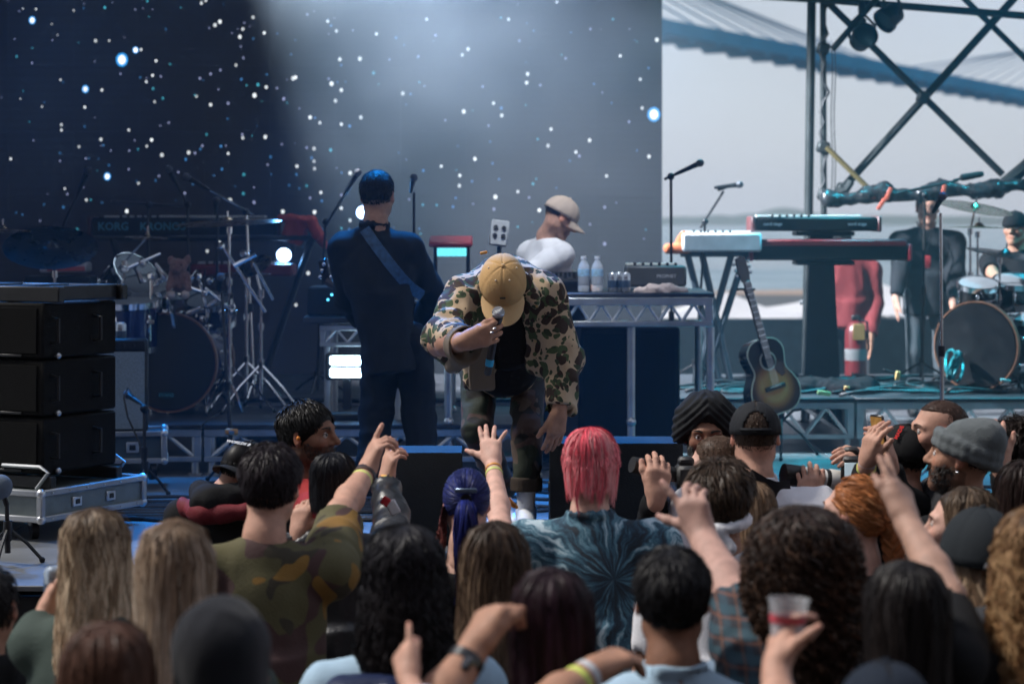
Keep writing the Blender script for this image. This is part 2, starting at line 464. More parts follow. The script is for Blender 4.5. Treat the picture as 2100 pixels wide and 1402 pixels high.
Vd = np.array([(x, y, z) for (x, y) in pts for z in (SZ, 6.2)] + [(x - .03, y, z) for (x, y) in pts for z in (SZ, 6.2)])
Fd = [(2*k, 2*k+2, 2*k+3, 2*k+1) for k in range(n_-1)] + [(2*n_+2*k, 2*n_+2*k+1, 2*n_+2*k+3, 2*n_+2*k+2) for k in range(n_-1)]
put('added_side_drape', mkmesh('added_side_drape', Vd, [Fd]), m_black, label='black pleated drape hung at the side of the stage', cat='drape', base=(-6.2, 17, SZ))

# LED video wall with starfield
WD = 19.0
wx1 = X(1358, WD); NW, NH, PS = 13, 9, .52
wz0 = SZ + .12
led = thing('video_wall', 'dark video wall showing white and blue stars behind the stage', 'video wall', (wx1 - NW * PS / 2, WD, wz0))
m_led = M('video_panel', (.010, .0095, .011), .8, var=.3, vs=1.2, spec=.15)
t, b = nodes_of(m_led); L = t.links
ge = t.nodes.new('ShaderNodeNewGeometry'); wv = t.nodes.new('ShaderNodeTexWave'); wv.wave_type = 'BANDS'; wv.bands_direction = 'Z'
wv.inputs['Scale'].default_value = 5.2; wv.inputs['Distortion'].default_value = .4; L.new(ge.outputs['Position'], wv.inputs['Vector'])
nz = t.nodes.new('ShaderNodeTexNoise'); nz.inputs['Scale'].default_value = .7; L.new(ge.outputs['Position'], nz.inputs['Vector'])
cr = t.nodes.new('ShaderNodeValToRGB'); cr.color_ramp.elements[0].color = (.0075, .006, .0075, 1); cr.color_ramp.elements[1].color = (.014, .018, .030, 1)
cr.color_ramp.elements[0].position = .35; cr.color_ramp.elements[1].position = .7
L.new(nz.outputs[0], cr.inputs[0])
mm = t.nodes.new('ShaderNodeMix'); mm.data_type = 'RGBA'; mm.blend_type = 'MULTIPLY'; mm.inputs['Factor'].default_value = .35
L.new(cr.outputs[0], mm.inputs['A']); L.new(wv.outputs['Color'], mm.inputs['B'])
L.new(mm.outputs['Result'], b.inputs['Emission Color']); b.inputs['Emission Strength'].default_value = .42
pm = B().box((0, 0, 0), (PS - .0006, .09, PS - .0006), bev=.0006).mesh('panel', False); pm.materials.append(m_led)
for i in range(NW):
    for j in range(NH):
        o = bpy.data.objects.new('panel', pm); COL.objects.link(o); o.parent = led
        o.location = Vector(A(wx1 - PS * (i + .5), WD + .05, wz0 + PS * (j + .5)) - BASE[led.name])
B().box((wx1 - NW * PS / 2, WD + .12, wz0 + NH * PS / 2), (NW * PS, .02, NH * PS)).put('added_backing', m_black, led)  # black sheet added to stop light leaking between the panels
for k in range(7):
    xx = wx1 - NW * PS * k / 6.
    B().box((xx + (.03 if k else -.06), WD + .2, SZ + 2.3), (.06, .06, 4.6)).put('support', m_alud, led)
# stars shown on the screen (flat picture elements, a hair in front of the panels)
stars = []
S3 = '''66,42,8,w 250,123,14,w 278,103,7,w 289,102,4,s 175,183,8,w 220,362,8,w 260,433,6,s 196,84,5,s 224,84,3,s 74,19,3,s 47,18,2,s 151,22,3,s 215,16,4,c
106,50,2,s 118,72,2,s 255,77,2,l 161,88,2,c 66,99,2,c 320,125,4,s 313,155,4,s 300,168,4,s 330,157,3,l 314,182,4,c 317,209,4,s 334,202,4,c 209,185,4,s 174,220,4,s
124,164,3,s 42,203,2,s 86,219,3,s 126,256,4,s 126,267,4,s 22,326,4,s 162,301,4,s 207,286,5,s 212,298,3,b 264,267,4,s 311,287,5,s 329,258,3,l 301,300,4,s 346,252,4,l
332,318,6,s 265,309,3,l 283,306,3,c 123,314,3,b 123,330,3,l 176,325,3,l 182,325,3,b 223,339,3,b 264,347,3,l 387,313,6,s 400,314,4,l 381,327,4,b 411,306,4,b 415,299,4,l
453,300,4,b 468,315,4,s 326,361,4,l 319,370,3,b 284,376,4,s 133,387,3,s 138,398,3,l 177,410,4,s 379,396,4,l 455,347,4,b 500,358,5,c 472,410,6,s 499,397,5,c 521,415,5,l
413,7,5,s 422,2,4,s 277,20,3,l 302,3,3,c 441,52,6,s 451,45,6,s 429,58,3,l 519,36,5,s 498,60,5,s 492,76,6,s 542,68,5,s 630,30,4,l 672,44,5,s 690,64,5,s 679,53,4,b
484,134,5,s 499,119,4,l 452,144,4,l 432,152,4,l 410,161,4,l 495,163,4,b 529,174,5,c 546,179,5,s 568,181,4,l 522,196,7,s 601,161,7,s 606,159,6,s 680,172,7,s 674,162,4,l
403,198,4,s 432,215,5,s 468,212,5,l 448,184,3,l 582,203,5,l 688,207,6,s 636,241,6,s 646,242,4,b 656,252,5,s 424,276,4,c 498,283,5,s 497,276,4,l 544,281,6,s 578,296,4,l
555,322,5,b 549,338,4,l 644,305,6,s 629,303,4,l 678,308,5,c 639,324,5,b 644,331,5,s 609,341,5,s 645,346,5,s 608,358,4,b 593,380,4,b 629,381,4,c 636,406,4,l 700,255,5,s
740,241,6,s 717,259,5,b 772,70,5,s 738,121,7,s 766,150,5,c 697,122,6,s 700,185,6,s 826,192,6,s 842,193,4,b 875,40,5,s 893,73,4,l 812,78,4,b 858,116,4,l 948,113,5,s 960,101,6,s
1082,152,6,s 1080,170,6,s 1043,40,5,s 1065,84,4,l 1142,5,4,s 990,178,4,l 1012,212,5,s 1028,222,5,b 951,229,7,s 1029,237,6,s 1002,258,4,l 1108,175,4,l 1160,120,4,l 1211,60,4,l
1272,115,5,s 1257,40,4,c 1313,163,5,s 1291,60,3,l 1317,222,5,s 1130,265,5,s 1124,299,6,s 1209,288,6,s 1181,312,5,s 1188,320,5,l 1331,321,6,s 1244,361,5,s 1341,235,15,w 1347,82,7,s
943,360,5,s 974,326,6,s 905,341,5,s 942,381,6,s 1016,404,7,s 1062,393,5,s 1085,405,4,l 1106,431,6,s 1013,429,5,l 868,350,4,b 968,372,4,b 1010,335,4,b 1093,377,4,c 929,424,4,b
1240,425,5,l 867,420,4,c 839,409,4,l 718,355,6,s 658,395,5,s 700,400,4,l 660,470,4,b 580,434,6,s 660,412,4,b 700,427,5,s 665,453,6,s 645,435,6,s 570,450,4,b 716,470,4,b 718,452,5,s
632,560,6,s 672,545,5,l 640,630,4,l 607,625,5,s 450,492,6,s 425,515,5,s 130,425,4,b 98,398,2,l 1240,500,6,l 1210,460,4,l 1170,445,4,b 1290,250,4,l 1330,140,4,b 60,250,2,c 30,80,2,l 340,60,3,b'''
for tok in S3.split():
    x_, y_, r_, c_ = tok.split(','); stars.append((float(x_), float(y_), float(r_), c_))
for k in range(150):
    stars.append((rng.uniform(0, 1350), rng.uniform(0, 520) , rng.uniform(1.6, 3.2), rng.choice(list('blcbl'))))
SC = dict(w=(1., .97, .95), s=(.62, .66, .68), l=(.20, .22, .36), b=(.03, .13, .30), c=(.04, .28, .36))
sbm = B(); scol = []
for x_, y_, r_, c_ in stars:
    rr_ = r_ * .62 * WD / F; n_ = 9
    c0 = P(x_, y_, WD - .004)
    if c0[0] > wx1 - rr_: continue
    if c_ == 'w':
        rr2 = rr_ * 1.45
        ang = np.arange(n_) * 2 * np.pi / n_
        Vv = np.concatenate([[c0 + A(0, .0015, 0)], c0 + A(0, .0015, 0) + np.stack([np.cos(ang) * rr2, 0 * ang, np.sin(ang) * rr2 * 1.15], 1)])
        sbm.add(Vv, [(0, 1 + (k + 1) % n_, 1 + k) for k in range(n_)]); scol += [(.02, .22, .55)] * (n_ + 1)
    ang = np.arange(n_) * 2 * np.pi / n_ + rng.uniform(0, 1)
    Vv = np.concatenate([[c0], c0 + np.stack([np.cos(ang) * rr_ * .9, 0 * ang, np.sin(ang) * rr_ * 1.1], 1)])
    sbm.add(Vv, [(0, 1 + (k + 1) % n_, 1 + k) for k in range(n_)])
    jit = rng.uniform(.55, 1.15); scol += [tuple(np.array(SC[c_]) * jit)] * (n_ + 1)
m_star = bpy.data.materials.new('screen_stars'); m_star.use_nodes = True; t = m_star.node_tree
at = t.nodes.new('ShaderNodeAttribute'); at.attribute_name = 'Col'
b = t.nodes['Principled BSDF']; b.inputs['Base Color'].default_value = (.02, .02, .02, 1)
t.links.new(at.outputs['Color'], b.inputs['Emission Color']); b.inputs['Emission Strength'].default_value = 1.3
o = sbm.put('star_image', m_star, led, smooth=False, col=np.array(scol)); o['kind'] = 'stuff'

# truss ladders and risers
m_truss = M('truss_aluminium', (.46, .48, .49), .42, .85, var=.25, vs=7, bump=.08, bs=50)
m_rdeck = M('riser_deck', (.025, .026, .03), .45, var=.5, vs=4, bump=.15, bs=40)
def ladder(parent, a, b_, hgt, n, mat=None, chord=.045, br_=.016, zig=True):
    mat = mat or m_truss
    a = np.asarray(a, float); b_ = np.asarray(b_, float); dv = b_ - a; L_ = np.linalg.norm(dv); u = dv / L_
    Rr = np.stack([u, np.cross((0, 0, 1), u), A(0, 0, 1)], 1)
    dn = A(0, 0, -hgt)
    B().box((a + b_) / 2, (L_, chord * .9, chord), Rr, bev=.004).put('top_chord', mat, parent)
    B().box((a + b_) / 2 + dn, (L_, chord * .8, chord * .7), Rr, bev=.004).put('bottom_chord', mat, parent)
    for e in (a, b_):
        s_ = u * (chord * .5) * (1 if e is a else -1)
        B().box(e + s_ + dn / 2 + Rr[:, 1] * .004, (chord, chord * .85, hgt * .9), Rr, bev=.004).put('end_post', mat, parent)
    a2 = a + u * chord; b2 = b_ - u * chord
    for k in range(n):
        t0, t1 = k / n, (k + 1) / n; mid = (t0 + t1) / 2
        p0, p1, p2 = a2 + (b2 - a2) * t0 + dn, a2 + (b2 - a2) * mid, a2 + (b2 - a2) * t1 + dn
        B().cyl(p0 + A(0, 0, chord * .3), p1 - A(0, 0, chord * .3), br_, n=6).put('brace', mat, parent)
        if zig: B().cyl(p1 - A(0, 0, chord * .3), p2 + A(0, 0, chord * .3), br_ * .8, n=6).put('brace', mat, parent)
def riser(label, x0, x1, d0, d1, top, hgt=.16, n=5, leg_to=SZ):
    r = thing('stage_riser', label, 'riser', ((x0 + x1) / 2, (d0 + d1) / 2, leg_to), 'stage risers')
    B().box(((x0 + x1) / 2, (d0 + d1) / 2, top - .012), (x1 - x0 - .01, d1 - d0, .024), bev=.004).put('deck', m_rdeck, r)
    ladder(r, (x0 + .008, d0 + .03, top - .05), (x1 - .008, d0 + .03, top - .05), hgt, n)
    ladder(r, (x0 + .03, d0 + .08, top - .05), (x0 + .03, d1 - .05, top - .05), hgt, n)
    ladder(r, (x1 - .03, d0 + .08, top - .05), (x1 - .03, d1 - .05, top - .05), hgt, n)
    for xx in (x0 + .05, x1 - .05):
        for dd in (d0 + .06, d1 - .06):
            l_ = B().cyl((xx, dd, leg_to + .01), (xx, dd, top - .06), .024, n=10).put('leg', m_truss, r)
            B().cyl((xx, dd, leg_to), (xx, dd, leg_to + .012), .045, n=10).put('foot', m_alud, l_)
    return r
RL = SZ + .30; RR = SZ + .35
x_ = X(415, 14.0)
riser('low truss riser under the kick drum with plush toy', x_ - 2.0, x_, 14.0, 16.6, RL, .155, 6)
riser('low truss riser behind the bass drum microphone stands and light bars', x_, x_ + 2.0, 14.0, 16.6, RL, .155, 6)
x2 = X(1755, 15.4)
riser('low truss riser beneath the bottle table and white keyboard', x2 - 2.0, x2, 15.4, 17.8, RR, .2, 7)
riser('low truss riser beside the chrome microphone stand and drum kit by the scaffold', x2, x2 + 2.0, 15.4, 17.8, RR, .2, 7)
riser('low truss riser piled with cables behind the sunburst guitar', x2 - 4.0, x2 - 2.0, 15.4, 17.8, RR, .2, 7)

# scaffold tower at the side of the stage
m_scaf = M('scaffold_steel', (.035, .04, .04), .55, .6, var=.3, vs=5)
m_yel = M('yellow_strap', (.13, .10, .03), .7)
TD = 17.9
tw = thing('scaffold_tower', 'dark steel scaffold with crossed braces at the open side of the stage', 'scaffold', (X(1900, TD), TD, 0))
def pipe(pts, r, d=TD, name='brace', mat=None, par=tw):
    pp = [P(x, y, d if np.isscalar(d) else d[i]) for i, (x, y) in enumerate(pts)]
    return B().tube(pp, r, 8).put(name, mat or m_scaf, par)
def upright(px0, px1, d, r):
    a_ = P(px0, -500, d); b_ = P(px1, 780, d); b_[2] = 0; B().cyl(b_, a_, r, n=10).put('upright', m_scaf, tw)
upright(1672, 1648, TD + .05, .034); upright(1686, 1692, TD, .024); upright(2230, 2230, TD, .034); upright(2235, 2235, TD + 1.1, .034)
pipe([(1696, 4), (2056, 358)], .027); pipe([(2079, -2), (1727, 388)], .030, TD + .1); pipe([(2200, -140), (2079, -2)], .03, TD + .1)
pipe([(1830, -40), (1792, 4), (1707, 102)], .024, TD - .12); pipe([(1560, -8), (1690, 0), (2240, 44)], .028, TD - .06, 'ledger')
pipe([(1850, -130), (1980, 0), (2235, 250)], .024, TD + .2); pipe([(1695, 302), (1795, 400)], .02, TD - .1, 'brace', m_yel)
pipe([(1686, 408), (1860, 402), (2100, 378), (2235, 372)], .04, TD - .3, 'ledger'); pipe([(2035, 398), (2100, 345), (2200, 250)], .05, TD - .35)
pipe([(1692, 404), (1735, 390), (1745, 372)], .03, TD - .2)
for (x_, y_) in ((1688, 100), (1688, 302), (1690, 400), (1727, 388), (1893, 200), (1762, 48)):
    B().box(P(x_, y_, TD - .03), (.09, .1, .09), Ry(.3), bev=.015).put('clamp', m_scaf, tw)
cp = [P(1690 + 5 * math.sin(k * .9) - (4 if k % 3 else -5), 10 + k * 20, TD - .05) for k in range(20)]
B().tube(cp, .012, 6).put('cable', M('cable_black', (.012, .012, .013), .5), tw)
for dx in (16, 22):
    B().tube([P(1690 + dx + 1.5 * math.sin(k), 100 + k * 30, TD - .08) for k in range(11)], .004, 5).put('cable', MATS['cable_black'], tw)
# black sheeting rolled round the lower rail
ss = S(); p_prev = None
for k in range(12):
    px = 1700 + k * 38; py = 408 - k * 2.6 + 6 * math.sin(k * 1.7)
    p_ = P(px, py, TD - .55)
    if p_prev is not None: ss.cap(p_prev, p_, .05 + .018 * math.sin(k * 2.1), .05 + .018 * math.sin(k * 2.1 + 2.1), .03)
    p_prev = p_
V, Q = ss.mesh(.018, 1, fold_fn(.016, 14, (1, 1, 2.4)))
put('rolled_sheet', mkmesh('rolled_sheet', V, [Q]), M('black_plastic_sheet', (.02, .021, .023), .3, var=.3, vs=8, bump=.3, bs=25), tw)
m_or = M('orange_strap', (.40, .07, .035), .6)
for (x_, y_) in ((1822, 398), (1935, 392), (1808, 418)):
    B().box(P(x_, y_, TD - .63), (.03, .02, .10), Ry(.2 + .2 * (x_ % 3)), bev=.006).put('strap', m_or, tw)
def par_can(label, px, py, d, yaw, tilt, s=1.):
    c = P(px, py, d); T_ = thing('stage_light', label, 'stage light', c, 'stage lights hung on the scaffold')
    Rm = Rz(yaw) @ Rx(tilt)
    ml = M('black_metal', (.015, .015, .016), .45, .3, var=.3, bump=.1)
    B().lathe([(.03, -.085), (.075, -.08), (.095, -.06), (.1, .035), (.118, .045), (.118, .08), (.108, .08), (.1, .05)], c, Rm, 20, s, s).put('housing', ml, T_)
    B().lathe([(.0001, .052), (.1, .05)], c, Rm, 20, s, s).put('lens', M('lamp_glass', (.05, .06, .07), .08, spec=.8), T_)
    yk = [c + Rm @ A(.12 * s, 0, 0), c + Rm @ A(.125 * s, 0, 0) + A(0, 0, .1), c + A(0, .02, .2), c + Rm @ A(-.125 * s, 0, 0) + A(0, 0, .1), c + Rm @ A(-.12 * s, 0, 0)]
    B().tube(yk, .011, 6).put('yoke', ml, T_)
    B().box(c + A(0, .02, .23), (.05, .06, .09), bev=.01).put('hook_clamp', ml, T_)
    for k in range(5):
        pass
    return T_
par_can('round black stage light facing out on the scaffold brace', 1768, 80, TD - .3, rad(15), rad(70), .82)
par_can('black stage light tilted down beneath the scaffold top rail', 1826, 34, TD - .3, rad(-60), rad(125), .82)

# tents and barrier beyond the stage
m_tent = M('tent_canvas', (.62, .62, .64), .8, var=.12, vs=.6)
def tent(label, px, d, w, eave_y, peak_y):
    c = A(X(px, d), d, 0); T_ = thing('event_tent', label, 'tent', c, 'event tents behind the stage')
    ez, pz = Z(eave_y, d), Z(peak_y, d)
    n_ = 12; V = []; Fs = []
    for k in range(n_ + 1):
        f_ = k / n_; hw = w / 2 * (1 - f_) + .02; zz = ez + (pz - ez) * (f_ ** 1.6)
        V += [(c[0] - hw, d - hw, zz), (c[0] + hw, d - hw, zz), (c[0] + hw, d + hw, zz), (c[0] - hw, d + hw, zz)]
    for k in range(n_):
        for q in range(4): Fs.append((k*4+q, k*4+(q+1) % 4, k*4+4+(q+1) % 4, k*4+4+q))
    put('canopy', mkmesh('canopy', V, [Fs], False), m_tent, T_)
    B().box((c[0], d - w / 2 - .01, ez - .12), (w, .015, .26)).put('valance', m_tent, T_)
    for sx in (-1, 1):
        for sy in (-1, 1): B().cyl((c[0] + sx * (w / 2 - .06), d + sy * (w / 2 - .06), 0), (c[0] + sx * (w / 2 - .06), d + sy * (w / 2 - .06), ez + .02), .045, n=8).put('leg', m_alud, T_)
tent('white peaked event tent behind the sunburst guitar', 1490, 40, 4.5, 672, 600)
tent('white peaked event tent behind the red-shirted stagehand', 1790, 48, 4.5, 640, 575)
tent('white peaked event tent behind the drum kit by the scaffold', 2010, 44, 4.0, 640, 585)
bw = thing('site_fence', 'dark sheeted fence running behind the stage tents', 'fence', (6, 30, 0))
for k in range(8):
    B().box((-1 + 2.0 * k, 30, .62), (1.97, .04, 1.24), bev=.008).put('panel', M('fence_sheet', (.03, .05, .06), .8, var=.3), bw)
    B().cyl((-2 + 2.0 * k, 30.06, 0), (-2 + 2.0 * k, 30.06, 1.3), .03, n=8).put('post', m_alud, bw)

# brick warehouse behind the audience (unseen, added to block low skylight)
wh = thing('blocker', 'brick warehouse facing the stage from behind the audience', 'building', (0, -9, 0))
m_brick = M('blocker_brick', (.16, .085, .065), .9, var=.35, vs=2.5, bump=.4, bs=12)
B().box((0, -14, 9), (64, 10, 18)).put('wall', m_brick, wh); B().box((0, -14, 18.2), (65, 11, .4)).put('roof', m_black, wh)
for i in range(14):
    for j in range(4):
        c_ = A(-29 + 4.4 * i, -8.96, 3 + 4.4 * j); w_ = B().box(c_, (2.2, .1, 2.6), None, bev=.02).put('window', M('blocker_glass', (.02, .025, .03), .15), wh); B().box(c_ + A(0, .06, -1.36), (2.5, .25, .14)).put('sill', M('stone_sill', (.3, .29, .27), .8), w_)
# ------------------------------------------------------------------ people: heads, hands, hair, clothes
def fabric(name, col, rough=.85, var=.16, vs=6., bump=.25, bs=160., sheen=.0): return M(name, col, rough, 0, var, vs, bump, bs, sheen=sheen, spec=.18)
m_hair = M('hair', rough=.45, var=.15, vs=60, attr=True, spec=.16)
m_brow = M('facial_hair', rough=.6, var=.1, attr=True)
m_eye = M('eye', rough=.12, var=0, attr=True, spec=.6)
def skin_mat():
    m = M('skin', rough=.55, var=.2, vs=30, bump=.25, bs=240, attr=True, spec=.3)
    b = bsdf(m); b.inputs['Subsurface Weight'].default_value = .0
    return m
m_skin = skin_mat()
SK = dict(pale=(.62, .37, .29), fair=(.52, .29, .21), tan=(.38, .20, .13), brown=(.24, .115, .07), dark=(.13, .06, .04))

class Head:
    def __init__(s, c, yaw=0., pitch=0., roll=0., sc=1.):
        s.c = np.asarray(c, float); s.yaw = rad(yaw); s.sc = sc
        s.R = Rz(s.yaw) @ Rx(rad(pitch)) @ Ry(rad(roll)); s.Ry_ = Rz(s.yaw)
    def w(s, p): return s.c + (np.asarray(p, float) * s.sc) @ s.R.T
    def wy(s, p): return s.c + (np.asarray(p, float) * s.sc) @ s.Ry_.T

def head_sdf(q, H, face=True, jaw=1.0, nose=1.0):
    k = H.sc; w = H.w; R = H.R
    q.ell(w((0, -.012, .030)), A(.077, .099, .092) * k, R, .02 * k)
    q.ell(w((0, .026, -.028)), A(.060 * jaw, .066, .080) * k, R, .03 * k)
    for sx in (-1, 1):
        q.cap(w((sx * .050 * jaw, .0, -.060)), w((sx * .018, .070, -.100)), .019 * k, .016 * k, .03 * k)
        q.ell(w((sx * .044, .062, -.022)), A(.02, .02, .02) * k, R, .03 * k)
        q.cap(w((sx * .014, .090, .026)), w((sx * .046, .074, .022)), .011 * k, .009 * k, .02 * k)
        q.ell(w((sx * .080, -.004, -.004)), A(.008, .019, .031) * k, R @ Rz(sx * -.35) @ Rx(.15), .008 * k)
        q.ell(w((sx * .088, .004, .002)), A(.006, .009, .015) * k, R @ Rz(sx * -.35), .006 * k, 's')
    q.cap(w((0, .072, -.102)), w((0, .076, -.094)), .018 * k, .018 * k, .02 * k)
    if face:
        for sx in (-1, 1):
            q.ell(w((sx * .031, .098, .004)), A(.017, .012, .011) * k, R, .014 * k, 's')
        q.cap(w((0, .090, .016)), w((0, .090 + .023 * nose, -.026)), .008 * k, .0125 * k, .012 * k)
        for sx in (-1, 1): q.ell(w((sx * .012, .098, -.031)), A(.0085, .011, .008) * k, R, .008 * k)
        q.cap(w((-.017, .088, -.0585)), w((.017, .088, -.0585)), .0075 * k, .0075 * k, .008 * k)
        q.cap(w((-.014, .087, -.0705)), w((.014, .087, -.0705)), .008 * k, .008 * k, .008 * k)
        q.cap(w((-.02, .0985, -.0645)), w((.02, .0985, -.0645)), .0026 * k, .0026 * k, .004 * k, 's')
    nb = w((0, -.035, -.16)) if not hasattr(H, 'nb') else H.nb
    q.cap(w((0, -.022, -.05)), nb, .054 * k, .058 * k, .03 * k)
    q.cap(nb, nb + A(0, 0, -.06), .058 * k, .075 * k, .03)

def skin_color(V, H, tone, lips=True, stubble=None):
    col = np.tile(np.array(tone, float), (len(V), 1))
    L_ = (V - H.c) @ H.R / H.sc
    if lips:
        g = np.exp(-((L_[:, 0] / .024) ** 2 + ((L_[:, 2] + .0645) / .011) ** 2) ** 2) * (L_[:, 1] > .07)
        col = col * (1 - .55 * g[:, None]) + np.array(tone) * A(.95, .52, .52) * .55 * g[:, None]
    ck = np.exp(-(((np.abs(L_[:, 0]) - .045) / .02) ** 2 + ((L_[:, 2] + .025) / .02) ** 2)) * (L_[:, 1] > .03)
    col = col * (1 + ck[:, None] * A(.10, -.06, -.06))
    er = (np.abs(L_[:, 0]) > .072) & (np.abs(L_[:, 2]) < .04); col[er] *= A(1.08, .86, .84)
    if stubble:
        g = ((L_[:, 2] < -.035) & (L_[:, 1] > -.03)).astype(float) * (1 - np.exp(-((L_[:, 0] / .02) ** 2 + ((L_[:, 2] + .0645) / .009) ** 2) ** 2)) * np.clip((L_[:, 2] + .135) / .03, 0, 1)
        nk = np.clip((np.abs(L_[:, 2] + .045) * 0 + 1), 0, 1)
        col = col * (1 - stubble * g[:, None] * nk[:, None])
    return col

def ribbons(Pt, wd, col, cen, twist=.35, flat_norm=None, rnd=rng):
    """Pt (N,M,3) strands -> tapered ribbons facing away from cen"""
    N, Mn, _ = Pt.shape
    tan = np.gradient(Pt, axis=1); tan /= np.linalg.norm(tan, axis=2, keepdims=True) + 1e-9
    out = Pt - np.asarray(cen); out = out - tan * (out * tan).sum(2, keepdims=True)
    out /= np.linalg.norm(out, axis=2, keepdims=True) + 1e-9
    sd = np.cross(tan, out); tw = rnd.normal(0, twist, (N, 1, 1)); sd = sd * np.cos(tw) + out * np.sin(tw)
    s_ = np.linspace(0, 1, Mn); tp = np.clip(np.minimum(.55 + 3 * s_, (1 - s_) * 4 + .12), 0, 1)
    hw = (np.asarray(wd).reshape(-1, 1, 1) * .5) * tp[None, :, None]
    V = np.stack([Pt - sd * hw, Pt + sd * hw], 2).reshape(-1, 3)
    C = np.repeat(np.broadcast_to(col, (N, Mn, 3)).reshape(N * Mn, 3), 2, 0)
    b = (np.arange(N)[:, None] * Mn + np.arange(Mn - 1)[None, :]).ravel() * 2
    return V, np.stack([b, b + 1, b + 3, b + 2], 1), C
def join(parts):
    V = []; Q = []; C = []; n = 0
    for v, q, c in parts:
        V.append(v); Q.append(np.asarray(q) + n); C.append(np.broadcast_to(c, (len(v), 3))); n += len(v)
    return np.concatenate(V), np.concatenate(Q), np.concatenate(C)
def strand_cols(N, Mn, root, tip, var=.25, hi=None, hif=.15, clump=None, nc=40):
    s_ = np.linspace(0, 1, Mn)[None, :, None]
    c = np.array(root)[None, None] * (1 - s_) + np.array(tip)[None, None] * s_
    j = rng.normal(0, var, (N, 1, 1)) if clump is None else (rng.normal(0, var, (nc,))[clump] * .8 + rng.normal(0, var * .5, N))[:, None, None]
    c = c * np.exp(j)
    if hi is not None:
        pick = (rng.random(nc)[clump] < hif) if clump is not None else rng.random(N) < hif
        ramp = np.clip(s_ * 2.2, 0, 1)
        c = np.where(pick[:, None, None], c * (1 - .75 * ramp) + np.array(hi) * .75 * ramp, c)
    return c

def scalp(H, col, grow=1.05, zmin=-.055, front=.055, dy=0.):
    """hair cap following the skull, open at the face"""
    n, m = 26, 13; V = []; Q = []
    for j in range(m + 1):
        th = math.pi * .5 * 1.35 * j / m
        for i in range(n):
            ph = 2 * math.pi * i / n
            x, y, z = math.sin(th) * math.cos(ph), math.sin(th) * math.sin(ph), math.cos(th)
            p = A(.077 * grow * x, .099 * grow * y - .012 + dy, .092 * grow * z + .030)
            p[2] = max(p[2], zmin)
            if p[1] > front - .02 and p[2] < .075: p[1] = min(p[1], front - .02 + max(0, p[2] - .02) * .6); p[0] *= .97
            V.append(p)
    for j in range(m):
        for i in range(n): Q.append((j*n+i, (j+1)*n+i, (j+1)*n+(i+1) % n, j*n+(i+1) % n))
    return H.w(np.array(V)), np.array(Q), np.array(col, float)

